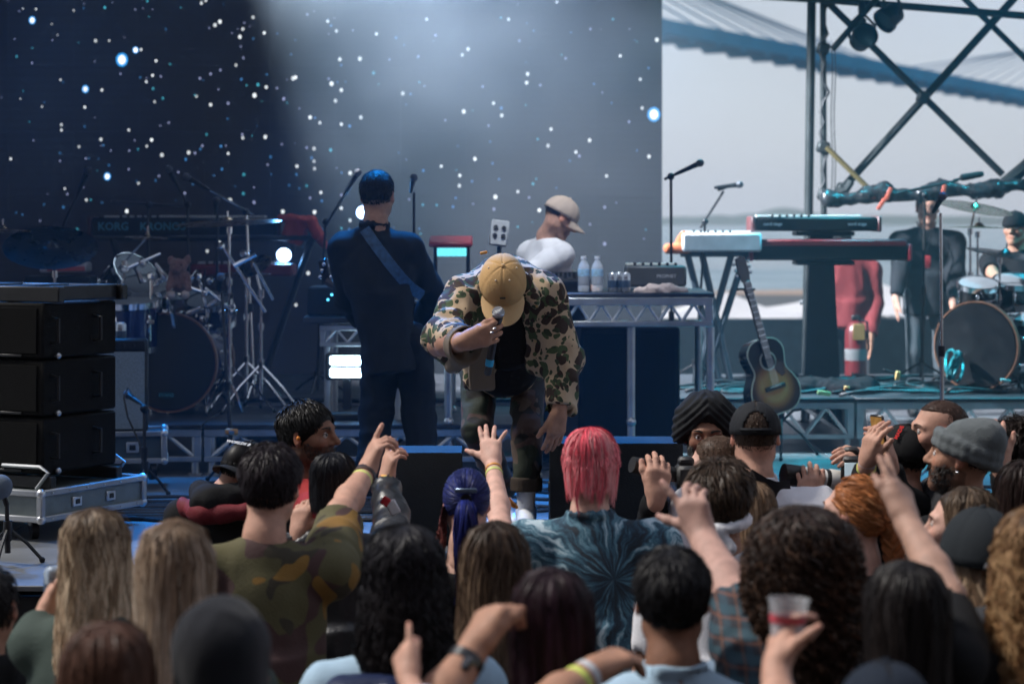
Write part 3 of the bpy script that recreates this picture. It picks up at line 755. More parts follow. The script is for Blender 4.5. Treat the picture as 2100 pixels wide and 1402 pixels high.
def hair_long(H, root, tip, n=900, L=.42, wave=.006, wl=.12, curl=0., open_=62, vol=1.10, width=.006, hi=None, hif=.2, flare=.03,
              nc=70, part=0., back_push=0., clip_side=None, Mn=10, lspread=.12, top=.0, ear=False, layer=.12):
    n = int(n * 1.6); width = width * .62; nc = int(nc * 1.5); az0 = rad(open_)
    cl_phi = np.sort(rng.uniform(az0, 2 * math.pi - az0, nc)); cl = rng.integers(0, nc, n)
    phi = cl_phi[cl] + rng.normal(0, .06, n); phi = np.clip(phi, az0 * .95, 2 * math.pi - az0 * .95)
    clp = rng.uniform(0, 6.28, nc); cla = rng.uniform(.6, 1.4, nc); clL = rng.normal(0, lspread, nc); lay = rng.uniform(0, 1, n) ** .6
    Ls = L * (1 + clL[cl] + rng.normal(0, .05, n))
    fx, fy = -np.sin(phi), np.cos(phi)                          # +y = face
    y0 = np.clip(np.cos(phi), -.2, 1) * .055 - .01 + rng.normal(0, .008, n)
    x0 = np.full(n, part) + rng.normal(0, .006, n)
    g = vol * (1 - layer / 2 + layer * lay)
    rx, ry, rz = .077 * g, .100 * g, (.092 + top) * g
    s_ = np.linspace(0, 1, Mn)
    Pt = np.zeros((n, Mn, 3))
    arc = .155                                                    # length over the skull
    for k in range(Mn):
        l = s_[k] * (Ls + arc); th = np.clip(l / arc, 0, 1) * (math.pi / 2)
        sn, cs = np.sin(th), np.cos(th)
        x = rx * fx * sn + x0 * cs; y = -.012 + ry * fy * sn + y0 * cs; z = .03 + rz * cs
        dn = np.clip(l - arc, 0, None)
        f = dn / np.maximum(L, .05)
        pull = .80 + .20 * np.cos(np.clip(dn / .16, 0, 1) * math.pi) if True else 1
        x = x * (1 - (1 - pull) * .35) + fx * flare * f; y = y * (1 - (1 - pull) * .1) + fy * flare * f - back_push * f
        z = z - dn
        a = np.clip(l / .12, 0, 1)
        ang = 6.283 * l / wl + clp[cl]
        x = x + a * wave * cla[cl] * np.sin(ang) * (-fy) + rng.normal(0, .0008, n); y = y + a * wave * cla[cl] * np.sin(ang) * fx
        if curl:
            ang2 = 6.283 * l / (wl * .55) * (1 + .1 * cla[cl]) + clp[cl] * 3
            x = x + a * curl * (np.cos(ang2) * fx - np.sin(ang2) * fy * .8); y = y + a * curl * (np.cos(ang2) * fy + np.sin(ang2) * fx * .8); z = z + a * curl * .5 * np.sin(ang2 * .5 + 2)
        Pt[:, k] = np.stack([x, y, z], 1)
    col = strand_cols(n, Mn, root, tip, .22, hi, hif, cl, nc)
    Pw = H.wy(Pt)
    V, Q, C = ribbons(Pw, width * rng.uniform(.6, 1.3, n) * H.sc, col, H.wy(A(0, -.01, 0)) + A(0, 0, 0), .5)
    # inner drape so that no gap shows the scalp
    parts = [(V, Q, C), scalp(H, np.array(root) * .6, vol * .97, -.05, .05)]
    if L > .12:
        nn, mm = 22, 8; Vd = []; Qd = []
        for j in range(mm + 1):
            dn = (L * .72) * j / mm; f = dn / L; pull = .80 + .20 * math.cos(min(dn / .16, 1) * math.pi)
            for i in range(nn):
                ph = az0 * 1.12 + (2 * math.pi - 2.24 * az0) * i / (nn - 1); ax, ay = -math.sin(ph), math.cos(ph)
                gg = vol * (1 - layer / 2) * .97
                Vd.append((.077 * gg * ax * (1 - (1 - pull) * .35) + ax * flare * f, -.012 + .1 * gg * ay * (1 - (1 - pull) * .1) + ay * flare * f - back_push * f, .035 - dn))
        for j in range(mm):
            for i in range(nn - 1): Qd.append((j*nn+i, j*nn+i+1, (j+1)*nn+i+1, (j+1)*nn+i))
        parts.append((H.wy(np.array(Vd)), np.array(Qd), np.array(root) * .55))
    return join(parts)

def hair_short(H, col, n=1500, ln=.025, lift=.35, comb=(0, -.3, -1.0), width=.004, hairline=.045, zmin=-.05, top_ln=None, whirl=True, grow=1.03, var=.18, fade=True, tip=None, wild=.25, zmax=9.):
    n = int(n * 1.35); width = width * .75; u = rng.uniform(-1, 1, n * 3); ph = rng.uniform(0, 2 * math.pi, n * 3); r = np.sqrt(1 - u * u)
    d = np.stack([r * np.cos(ph), r * np.sin(ph), u], 1)
    p = d * A(.077, .099, .092) * grow + A(0, -.012, .030)
    keep = (p[:, 2] < zmax) & (p[:, 2] > zmin + .02 * (np.abs(p[:, 0]) > .06)) & ~((p[:, 1] > hairline) & (p[:, 2] < .085)) & ~((p[:, 1] > .0) & (p[:, 2] < .02) & (np.abs(p[:, 0]) < .2) & (p[:, 1] > .012))
    p = p[keep][:n]; d = d[keep][:n]; N = len(p)
    ct = norm(comb)
    cv = np.tile(ct, (N, 1))
    if whirl:
        cr_ = A(0, -.05, .12); rv = p - cr_; rv[:, 2] -= .04; cv = rv / (np.linalg.norm(rv, axis=1, keepdims=True) + 1e-6) * .7 + cv * .5
    nm = d / np.linalg.norm(d, axis=1, keepdims=True)
    cv = cv + rng.normal(0, wild, (N, 3)); cv = cv - nm * (cv * nm).sum(1, keepdims=True); cv /= np.linalg.norm(cv, axis=1, keepdims=True) + 1e-6
    tl = ln if top_ln is None else ln + (top_ln - ln) * np.clip((p[:, 2] - .03) / .05, 0, 1)
    l = tl * rng.uniform(.6, 1.2, N); Mn = 4; s_ = np.linspace(0, 1, Mn)
    Pt = np.zeros((N, Mn, 3))
    for k in range(Mn):
        Pt[:, k] = p + nm * (l * (lift * np.sin(s_[k] * 1.9)))[:, None] + cv * (l * s_[k])[:, None] + A(0, 0, -1) * (l * .25 * s_[k] ** 2)[:, None]
    c = strand_cols(N, Mn, col, col if tip is None else tip, var)
    V, Q, C = ribbons(H.w(Pt), width * rng.uniform(.6, 1.3, N) * H.sc, c, H.c, .5)
    return join([(V, Q, C), scalp(H, np.array(col) * .7, grow + .012, zmin, hairline + .01)])

def hand_sdf(q, wrist, dirv, palm_n, side, sc=1., curl=(.3, .3, .3, .3), thumb=(.5, .5), spread=.12, bend=None):
    """wrist point, direction to the knuckles, palm normal (out of the palm), side=+1: thumb on +x of frame.
    curl: per finger total bend; thumb=(out angle, curl). returns finger tip list"""
    y = norm(dirv); z = -norm(palm_n - y * np.dot(palm_n, y)); x = np.cross(y, z) * side
    def W(p): return np.asarray(wrist) + sc * (p[0] * x + p[1] * y + p[2] * z)
    q.cap(W((0, -.02, 0)), W((0, .02, 0)), .024 * sc, .026 * sc, .02 * sc)
    mx = (.030, .010, -.011, -.030); my = (.092, .097, .092, .082); fl = (.072, .080, .074, .058); rr = (.0098, .0100, .0094, .0084)
    tips = []
    for i in range(4):
        q.cap(W((mx[i] * .55, .02, 0)), W((mx[i], my[i] - .008, .002)), .015 * sc, .0125 * sc, .022 * sc)
        sp = spread * (1.5 - i) * .9 if np.isscalar(spread) else spread[i]
        p = A(mx[i], my[i], .001); a = 0.; c = curl[i]; r = rr[i]
        prev = W(p)
        for sgi, (fr, w) in enumerate(((.46, .42), (.31, .38), (.23, .2))):
            a += c * w
            l = fl[i] * fr
            p = p + l * A(math.sin(sp) * math.cos(a), math.cos(sp) * math.cos(a), -math.sin(a))
            cur = W(p); q.cap(prev, cur, r * sc * (1 - .05 * sgi), r * sc * (.94 - .05 * sgi), .0045 * sc); prev = cur
        tips.append(prev)
    ta, tcv = thumb; p = A(.022, .022, -.006); prev = W(p)
    dirs = [(.040, ta * .75, .35), (.034, ta, .35 + tcv * .5), (.027, ta - tcv * .35, .35 + tcv)]
    rt = (.0165, .0125, .0108, .009)
    for sgi, (l, an, dnw) in enumerate(dirs):
        p = p + l * A(math.sin(an) * math.cos(dnw * .6), math.cos(an), -math.sin(dnw * .6) * .6)
        cur = W(p); q.cap(prev, cur, rt[sgi] * sc, rt[sgi + 1] * sc, .01 * sc); prev = cur
    tips.append(prev)
    q.cap(W((.012, .03, -.006)), W((.02, .06, -.004)), .016 * sc, .013 * sc, .02 * sc)
    return tips

class Person:
    def __init__(s, label, hx, hy, d, yaw=0, pitch=0, roll=0, sc=1.0, tone='fair', byaw=None, ground=0., face=False, jaw=1., nose=1.,
                 shw=.185, cat='person', group='audience in front of the stage', stubble=None, hv=None, head_depth=None, neck=None, lean=(0, 0, 0), build=1.0, body=True):
        s.H = Head(P(hx, hy, d), yaw, pitch, roll, sc); s.tone = SK[tone] if isinstance(tone, str) else tone; s.sc = sc
        s.by = rad(yaw if byaw is None else byaw); s.Rb = Rz(s.by); s.build = build
        base = s.H.c.copy(); base[2] = ground; base += A(*lean); s.ground = ground; s.base = base
        s.root = thing('person', label, cat, (base[0], base[1], ground), group)
        nb = (s.H.w((0, -.04, -.138)) if neck is None else np.asarray(neck, float)); s.H.nb = nb; s.nb = nb
        s.shw = shw * sc * build
        s.shl = nb + s.Rb @ A(-s.shw, -.01, -.112 * sc); s.shr = nb + s.Rb @ A(s.shw, -.01, -.112 * sc)
        q = S(); head_sdf(q, s.H, face, jaw, nose)
        hv = hv or (.0065 if face else .0088); s.skin_parts = []; V, Q = q.mesh(hv * sc, 1); s.skin_parts.append((V, Q, skin_color(V, s.H, s.tone, face, stubble)))
        s.arms = []; s.lean = A(*lean)
        if body:
            q = S(); ch = nb + s.Rb @ A(0, -.01, -.25)
            q.ell(ch, A(.15, .09, .24) * sc, s.Rb)
            V, Q = q.mesh(.03, 0); s.skin_parts.append((V, Q, np.array(s.tone)))
    def arm(s, side, elbow, wrist, hd, pn, curl=(.3,)*4, thumb=(.5, .4), spread=.1, hs=1., sh=None, skin_from=0., hv=.0053, r=(.046, .042, .026), tone=None, thumb_side=None):
        """side -1 left / +1 right shoulder; world points"""
        sh = (s.shr if side > 0 else s.shl) if sh is None else np.asarray(sh, float); skin_from = 0.
        elbow = np.asarray(elbow, float); wrist = np.asarray(wrist, float); k = hs * s.sc
        q = S().cap(sh, elbow, r[0] * k, r[1] * k, .02); V, Q = q.mesh(.014, 1); s.skin_parts.append((V, Q, np.array(s.tone if tone is None else tone)))
        q = S(); m_ = elbow + (wrist - elbow) * .35
        q.cap(elbow + (sh - elbow) * .12, elbow, (r[1] + .12 * (r[0] - r[1])) * k, r[1] * k, .02); q.cap(elbow, m_, r[1] * k, r[1] * 1.02 * k, .02); q.cap(m_, wrist, r[1] * 1.02 * k, r[2] * k, .02)
        tips = hand_sdf(q, wrist, hd, np.asarray(pn, float), (-side if thumb_side is None else thumb_side), k, curl, thumb, spread)
        V, Q = q.mesh(hv, 1); col = np.tile(np.array(s.tone if tone is None else tone), (len(V), 1)).astype(float)
        for tp in tips:
            g = np.exp(-((V - tp) ** 2).sum(1) / (.011 ** 2)); col *= 1 + g[:, None] * A(.12, -.08, -.06)
        s.skin_parts.append((V, Q, col)); s.arms.append((sh, elbow, wrist)); s.tips = tips
        return tips
    def rest_arm(s, side, fwd=.06, sleeve=True):
        sh = s.shr if side > 0 else s.shl
        e = sh + s.Rb @ A(side * .05, -.01, -.29 * s.sc); w = e + s.Rb @ A(-side * .02, fwd + .06, -.24 * s.sc)
        s.arm(side, e, w, w - e, s.Rb @ A(-side, 0, 0), hv=.0125, skin_from=.6)
        return e, w
    def body_done(s): 
        V, Q, C = join(s.skin_parts)
        s.body = put('body', mkmesh('body', V, [Q], col=C), m_skin, s.root)
    def eyes(s, gaze=(0, 0), iris=(.05, .025, .012)):
        for sx in (-1, 1):
            c = A(sx * .031, .0795, .004); r = .0128
            g = norm(A(math.tan(rad(gaze[0])), 1, math.tan(rad(gaze[1]))))
            n, m = 16, 14; V = []; C = []
            fr = frame(g)
            for j in range(m + 1):
                a = math.pi * j / m * .6
                for i in range(n):
                    t_ = 2 * math.pi * i / n; V.append(c + r * (fr @ A(math.sin(a) * math.cos(t_), math.sin(a) * math.sin(t_), math.cos(a))))
                    C.append((.01, .01, .01) if a < .22 else (iris if a < .52 else (.70, .68, .66)))
            Q = [(j*n+i, (j+1)*n+i, (j+1)*n+(i+1) % n, j*n+(i+1) % n) for j in range(m) for i in range(n)]
            put('eye', mkmesh('eye', s.H.w(np.array(V)), [Q], col=np.array(C)), m_eye, s.body)
            # upper lid
            b_ = B(); pts = [s.H.w(A(sx * .031 + .0165 * u, .0895 - .010 * u * u, .0105 - .006 * u * u)) for u in np.linspace(-1, 1, 7)]
            b_.tube(pts, .0022 * s.sc, 6); b_.put('eyelid', m_skin, s.body, col=np.tile(np.array(s.tone) * .55, (b_.n, 1)))
    def brows(s, col=(.01, .008, .006), th=1.0):
        parts = []
        for sx in (-1, 1):
            n = 90; u = rng.uniform(0, 1, n); v = rng.uniform(-1, 1, n)
            px = sx * (.014 + .036 * u); pz = .0235 + .0065 * np.sin(u * 2.4) + v * .0035 * th * (1.1 - u); py = .1005 - .016 * u ** 2
            p = np.stack([px, py, pz], 1); dv = np.stack([sx * np.full(n, .008), -.003 * u, .003 - .006 * u], 1)
            Pt = p[:, None] + dv[:, None] * np.linspace(0, 1, 3)[None, :, None]
            parts.append(ribbons(s.H.w(Pt), np.full(n, .0022 * s.sc), np.broadcast_to(np.array(col), (n, 3, 3)), s.H.c, .2))
        V, Q, C = join(parts); put('eyebrow', mkmesh('eyebrow', V, [Q], col=C), m_brow, s.body)
    def beard(s, col=(.012, .009, .007), n=1100, ln=.012, full=True, mous=True):
        u = rng.uniform(-1, 1, n * 6); ph = rng.uniform(0, 2 * math.pi, n * 6); rr = np.sqrt(1 - u * u)
        d = np.stack([rr * np.cos(ph), rr * np.sin(ph), u], 1); p = d * A(.066, .074, .088) + A(0, .026, -.030)
        ax = np.abs(p[:, 0])
        k1 = (p[:, 2] < -.075) | ((p[:, 2] < -.02) & (ax > .052)) | ((p[:, 2] < -.045) & (ax > .034))
        k = (p[:, 1] > -.01) & (k1 if full else False)
        if mous: k |= (np.abs(p[:, 2] + .047) < .008) & (ax < .030) & (p[:, 1] > .05)
        p = p[k][:n]; d = d[k][:n]; N = len(p)
        p = p + d * .002
        dv = d * .4 + A(0, 0, -1) + rng.normal(0, .25, (N, 3)); dv = dv / np.linalg.norm(dv, axis=1, keepdims=True) * ln * rng.uniform(.5, 1.3, (N, 1))
        Pt = p[:, None] + dv[:, None] * np.linspace(0, 1, 3)[None, :, None]
        V, Q, C = ribbons(s.H.w(Pt), rng.uniform(.0018, .0035, N) * s.sc, strand_cols(N, 3, col, col, .3), s.H.c, .4)
        put('beard', mkmesh('beard', V, [Q], col=C), m_brow, s.body)
    def hair(s, vqc, name='hair', mat=None): 
        V, Q, C = vqc; return put(name, mkmesh(name, V, [Q], col=C), mat or m_hair, s.root)
    def top(s, mat, name='shirt', sleeves='short', h=.016, fold=.006, fsc=9., grow=1.0, hem=.60, neck_r=.062, hood=None, sleeve_r=(.066, .058, .046), cuff=.97, neck_cut=.02, extra=None, fstretch=(1, 1, .55), collar=False, waist=1.):
        q = S(); nb, Rb, k = s.nb, s.Rb, s.sc * s.build * grow
        ln = s.lean
        ch = nb + Rb @ A(0, -.005, -.265 * s.sc) + ln * .15
        q.ell(ch + A(0, 0, .02), A(.185, .118, .21) * k, Rb, .05)
        q.ell(nb + Rb @ A(0, .0, -.40 * s.sc) + ln * .3, A(.172 * waist, .122, .20) * k, Rb, .06)
        q.cyl(nb + Rb @ A(0, 0, -.35 * s.sc) + ln * .3, nb + Rb @ A(0, 0, -hem * s.sc) + ln * .6, .150 * k * waist, .158 * k * waist, .05)
        for sh in (s.shl, s.shr):
            q.cap(nb + A(0, 0, -.055 * s.sc), sh, .058 * k, .064 * k, .05)
        for (sh, e, w) in s.arms:
            if sleeves == 'none': continue
            r0, r1, r2 = [x * k for x in sleeve_r]
            if sleeves == 'short':
                b_ = sh + (e - sh) * .80; q.cap(sh, sh + (b_ - sh) * .5, r0, (r0 + r1) / 2, .04); q.cyl(sh + (b_ - sh) * .3, b_, r0 * .97, r1 * 1.04, .03)
                q.cyl(b_ - (e - sh) * .06, b_ + (e - sh) * .1, r1 * .86, r1 * .9, .004, 's')
            else:
                q.cap(sh, e, r0, r1, .04); b_ = e + (w - e) * cuff
                q.cyl(e, b_, r1, r2, .03); q.cyl(b_ - (w - e) * .04, b_ + (w - e) * .1, r2 * .84, r2 * .84, .004, 's')
        if hood:
            q.cap(nb + Rb @ A(-.075, -.02, -.02), nb + Rb @ A(0, -.105, -.045), .042 * k, .055 * k, .03)
            q.cap(nb + Rb @ A(.075, -.02, -.02), nb + Rb @ A(0, -.105, -.045), .042 * k, .055 * k, .03)
            q.ell(nb + Rb @ A(0, -.115, -.10), A(.10, .045, .10) * k, Rb, .04)
            q.cap(nb + Rb @ A(-.075, -.02, -.02), nb + Rb @ A(-.04, .08, -.06), .036 * k, .03 * k, .02)
            q.cap(nb + Rb @ A(.075, -.02, -.02), nb + Rb @ A(.04, .08, -.06), .036 * k, .03 * k, .02)
        elif collar:
            for i in range(12):
                a0, a1 = 2 * math.pi * i / 12, 2 * math.pi * (i + 1) / 12
                q.cap(nb + Rb @ A(.066 * math.cos(a0), .066 * math.sin(a0), .0), nb + Rb @ A(.066 * math.cos(a1), .066 * math.sin(a1), .0), .016, .016, .012)
        if extra: extra(q)
        up = norm(s.H.w((0, -.022, -.05)) - nb)
        q.cyl(nb - up * neck_cut, nb + up * .2, neck_r * s.sc, (neck_r + .03) * s.sc, .012, 's')
        V, Q = q.mesh(h, 1, fold_fn(fold, fsc, fstretch, seed=rng.uniform(0, 50)) if fold else None)
        return put(name, mkmesh(name, V, [Q]), mat, s.root)
    def legs(s, mat, shoe=None, h=.03, hipz=.95, stance=.10):
        q = S(); b_ = s.base; Rb = s.Rb; g = s.ground
        hz = min(hipz * s.sc, s.nb[2] - g - .5); hip = A(b_[0], b_[1], g + hz)
        q.ell(hip, A(.165, .115, .11) * s.build, Rb, .05)
        for sx in (-1, 1):
            hp = hip + Rb @ A(sx * .09, 0, -.03); kn = hip + Rb @ A(sx * stance, .015, -(hz) * .48); an = A(b_[0], b_[1], g + .09) + Rb @ A(sx * (stance + .01), -.02, 0)
            q.cap(hp, kn, .088, .062, .04); q.cap(kn, an, .062, .052, .03)
        V, Q = q.mesh(h, 1, fold_fn(.006, 9)); put('trousers', mkmesh('trousers', V, [Q]), mat, s.root)
        for sx in (-1, 1):
            an = A(b_[0], b_[1], g + .04) + Rb @ A(sx * (stance + .01), .03, 0)
            q = S().ell(an + Rb @ A(0, .02, .0), (.045, .13, .045), Rb, .02).cap(an + Rb @ A(0, -.05, 0), an + Rb @ A(0, -.05, .05), .043, .043, .02)
            q.box(an + A(0, 0, -.05 - .042), (.2, .3, .05), Rb, .001, .005, 's')
            V, Q = q.mesh(.02, 1); put('shoe', mkmesh('shoe', V, [Q]), shoe or fabric('dark_shoe', (.03, .03, .03), .5), s.root)

# ---- headwear
def cap_hat(H, mat, parent, brim_mat=None, back=False, brim_len=.072, brim_drop=.012, hole=False, zb=.022, grow=1.0, button=True, tilt=0., seams=True, brim_w=58, slouch=0., eyelets=None, squash=1.0):
    Rl = (Rz(math.pi) if back else np.eye(3)) @ Rx(rad(tilt)); c0 = A(0, -.010, zb)
    rx, ry, rz = .086 * grow, .106 * grow, .098 * grow * squash
    n, m = 72, 20; V = []; Q = []; skip = set()
    for j in range(m + 1):
        th = (math.pi / 2) * j / m
        for i in range(n):
            ph = 2 * math.pi * i / n; x, y, z = math.sin(th) * math.sin(ph), math.sin(th) * math.cos(ph), math.cos(th)
            dph = abs(((ph / (math.pi / 3)) + .5) % 1 - .5) * (math.pi / 3); g = 1 - (.020 * math.exp(-(dph * math.sin(th) / .035) ** 2) if seams else 0)
            g += .006 * math.sin(5 * ph + 3 * th) * math.sin(2 * th) + .012 * slouch * float(vnoise(A(x * 3, y * 3, z * 3)))
            V.append(c0 + A(rx * x, ry * y, rz * z * (1 + .06 * math.sin(th) ** 2) - (.012 if j == m else 0)) * g)
    for j in range(m):
        for i in range(n):
            if hole:
                ph = 2 * math.pi * (i + .5) / n - math.pi; zz = m - j
                if abs(ph) < .52 and 1 < zz and zz < 2 + 7.5 * math.sqrt(max(0, 1 - (ph / .52) ** 2)): continue
            Q.append((j*n+i, j*n+(i+1) % n, (j+1)*n+(i+1) % n, (j+1)*n+i))
    V = np.array(V) @ Rl.T
    me = mkmesh('cap', H.w(V), [Q]); hat = put('cap', me, mat, parent)
    sm = hat.modifiers.new('thick', 'SOLIDIFY'); sm.thickness = .004; sm.offset = -1
    nb_, mb_ = 25, 7; Vb = []
    for top_ in (1, 0):
        for j in range(mb_):
            f = j / (mb_ - 1)
            for i in range(nb_):
                ph = rad(-brim_w + 2 * brim_w * i / (nb_ - 1)); e = math.cos(ph / rad(brim_w) * math.pi / 2) ** .45
                x = rx * .99 * math.sin(ph) * (1 + .06 * f); y = ry * .99 * math.cos(ph) + brim_len * f * e
                z = .004 - brim_drop * f - .22 * (x / rx) ** 2 * .075 * (1 + f) + (.0 if top_ else -.004)
                Vb.append(c0 + A(x, y, z - .008))
    Qb = []; o_ = nb_ * mb_
    for j in range(mb_ - 1):
        for i in range(nb_ - 1):
            a = j * nb_ + i; Qb.append((a, a + 1, a + nb_ + 1, a + nb_)); Qb.append((o_ + a, o_ + a + nb_, o_ + a + nb_ + 1, o_ + a + 1))
    for i in range(nb_ - 1):
        a = (mb_ - 1) * nb_ + i; Qb.append((a, a + 1, o_ + a + 1, o_ + a))
    Qb = [q[::-1] for q in Qb]
    put('brim', mkmesh('brim', H.w(np.array(Vb) @ Rl.T), [Qb], sharp=50), brim_mat or mat, hat)
    if button: B().ball(H.w((c0 + A(0, 0, rz * 1.0)) @ Rl.T), .010 * H.sc * A(1, 1, .6), H.R @ Rl, 10, 6).put('button', mat, hat)
    if eyelets is not None:
        for (th_, ph_) in ((.62, .52), (.62, -.52), (.62, 1.6), (.62, -1.6)):
            p = c0 + A(rx * math.sin(th_) * math.sin(ph_), ry * math.sin(th_) * math.cos(ph_), rz * math.cos(th_) * 1.02) * 1.002
            B().ball(H.w(p @ Rl.T), .0042 * H.sc, None, 8, 6).put('eyelet', eyelets, hat)
    if hole:
        pts = [H.w((c0 + A(rx * 1.0 * math.sin(a), ry * 1.0 * math.cos(a), .006)) @ Rl.T) for a in np.linspace(math.pi - .62, math.pi + .62, 9)]
        B().tube(pts, .007, 6).put('strap', mat, hat)
    return hat, (c0, rx, ry, rz, Rl)
def beanie(H, mat, parent, grow=1.0):
    q = S(); w = H.w; R = H.R; k = H.sc * grow
    q.ell(w((0, -.025, .055)), A(.086, .108, .088) * k, R, .02); q.ell(w((.0, -.075, .085)), A(.06, .055, .06) * k, R, .04)
    for i in range(22):
        a0, a1 = 2 * math.pi * i / 22, 2 * math.pi * (i + 1) / 22
        f = lambda a: w((.085 * grow * math.cos(a), -.014 + .107 * grow * math.sin(a), .020 + .022 * math.sin(a)))
        q.cap(f(a0), f(a1), .017 * k, .017 * k, .012); q.cap(f(a0) + R @ A(0, 0, .03), f(a1) + R @ A(0, 0, .03), .015 * k, .015 * k, .012)
    q.ell(w((0, -.0, -.04)), A(.079, .1, .075) * H.sc, R, .01, 's')
    V, Q = q.mesh(.0065, 1, fold_fn(.004, 20, (1, 1, 1))); return put('beanie', mkmesh('beanie', V, [Q]), mat, parent)
# ------------------------------------------------------------------ cloth patterns
def pattern_base(name, rough=.85, bump=.25, bs=160):
    m = M(name, (.5, .5, .5), rough, bump=bump, bs=bs); t, b = nodes_of(m)
    for l in list(b.inputs['Base Color'].links): t.links.remove(l)
    tc = [n for n in t.nodes if n.type == 'TEX_COORD'][0]
    return m, t, b, tc
def camo(name, base, layers, dist=.35, dscale=5., rough=.85):
    m, t, b, tc = pattern_base(name, rough); L = t.links
    nz = t.nodes.new('ShaderNodeTexNoise'); nz.inputs['Scale'].default_value = dscale; nz.inputs['Detail'].default_value = 1.5
    L.new(tc.outputs['Object'], nz.inputs['Vector'])
    sub = t.nodes.new('ShaderNodeVectorMath'); sub.operation = 'SUBTRACT'; L.new(nz.outputs['Color'], sub.inputs[0]); sub.inputs[1].default_value = (.5, .5, .5)
    scl = t.nodes.new('ShaderNodeVectorMath'); scl.operation = 'SCALE'; L.new(sub.outputs[0], scl.inputs[0]); scl.inputs['Scale'].default_value = dist
    ad = t.nodes.new('ShaderNodeVectorMath'); ad.operation = 'ADD'; L.new(tc.outputs['Object'], ad.inputs[0]); L.new(scl.outputs[0], ad.inputs[1])
    cur = None
    for i, (col, sc_, thr, off, kind) in enumerate(layers):
        o = t.nodes.new('ShaderNodeVectorMath'); o.operation = 'ADD'; L.new(ad.outputs[0], o.inputs[0]); o.inputs[1].default_value = off
        if kind == 'v':
            v = t.nodes.new('ShaderNodeTexVoronoi'); v.inputs['Scale'].default_value = sc_; L.new(o.outputs[0], v.inputs['Vector'])
            sp = t.nodes.new('ShaderNodeSeparateColor'); L.new(v.outputs['Color'], sp.inputs[0])
            mu = t.nodes.new('ShaderNodeMath'); mu.operation = 'MULTIPLY_ADD'; L.new(sp.outputs[0], mu.inputs[0]); mu.inputs[1].default_value = thr * 1.1; mu.inputs[2].default_value = thr * .35
            lt = t.nodes.new('ShaderNodeMath'); lt.operation = 'LESS_THAN'; L.new(v.outputs['Distance'], lt.inputs[0]); L.new(mu.outputs[0], lt.inputs[1])
        else:
            v = t.nodes.new('ShaderNodeTexNoise'); v.inputs['Scale'].default_value = sc_; v.inputs['Detail'].default_value = 1.; L.new(o.outputs[0], v.inputs['Vector'])
            lt = t.nodes.new('ShaderNodeMath'); lt.operation = 'GREATER_THAN'; L.new(v.outputs[0], lt.inputs[0]); lt.inputs[1].default_value = thr
        mx = t.nodes.new('ShaderNodeMix'); mx.data_type = 'RGBA'; L.new(lt.outputs[0], mx.inputs['Factor']); mx.inputs['B'].default_value = (*col, 1)
        if cur is None: mx.inputs['A'].default_value = (*base, 1)
        else: L.new(cur, mx.inputs['A'])
        cur = mx.outputs['Result']
    L.new(cur, b.inputs['Base Color']); return m
def tie_dye(name, centre):
    m, t, b, tc = pattern_base(name, .8); L = t.links
    def math_(op, a, b2=None, c=None):
        n = t.nodes.new('ShaderNodeMath'); n.operation = op
        for i, v in enumerate((a, b2, c)):
            if v is None: continue
            if isinstance(v, (int, float)): n.inputs[i].default_value = v
            else: L.new(v, n.inputs[i])
        return n.outputs[0]
    nz = t.nodes.new('ShaderNodeTexNoise'); nz.inputs['Scale'].default_value = 7; nz.inputs['Detail'].default_value = 4; L.new(tc.outputs['Object'], nz.inputs['Vector'])
    sp = t.nodes.new('ShaderNodeSeparateXYZ'); L.new(tc.outputs['Object'], sp.inputs[0])
    x = math_('SUBTRACT', sp.outputs[0], centre[0]); z = math_('SUBTRACT', sp.outputs[2], centre[2])
    an = math_('ARCTAN2', z, x); r = math_('SQRT', math_('ADD', math_('MULTIPLY', x, x), math_('MULTIPLY', z, z)))
    an = math_('ADD', an, math_('MULTIPLY', math_('SUBTRACT', nz.outputs[0], .5), .9))
    cx = t.nodes.new('ShaderNodeCombineXYZ'); L.new(math_('MULTIPLY', math_('COSINE', an), 3.2), cx.inputs[0]); L.new(math_('MULTIPLY', math_('SINE', an), 3.2), cx.inputs[1]); L.new(math_('MULTIPLY', r, 3.0), cx.inputs[2])
    n2 = t.nodes.new('ShaderNodeTexNoise'); n2.inputs['Scale'].default_value = 2.6; n2.inputs['Detail'].default_value = 5; n2.inputs['Roughness'].default_value = .65; L.new(cx.outputs[0], n2.inputs['Vector'])
    rm = t.nodes.new('ShaderNodeMapRange'); rm.inputs[1].default_value = 0; rm.inputs[2].default_value = .30; rm.inputs[3].default_value = -.10; rm.inputs[4].default_value = .05; L.new(r, rm.inputs[0])
    f = math_('ADD', n2.outputs[0], rm.outputs[0])
    cr = t.nodes.new('ShaderNodeValToRGB'); e = cr.color_ramp.elements; e[0].position = .38; e[0].color = (.005, .013, .025, 1); e[1].position = .66; e[1].color = (.42, .54, .60, 1)
    x1 = e.new(.46); x1.color = (.010, .045, .08, 1); x2 = e.new(.55); x2.color = (.06, .16, .22, 1)
    L.new(f, cr.inputs[0]); L.new(cr.outputs[0], b.inputs['Base Color']); return m
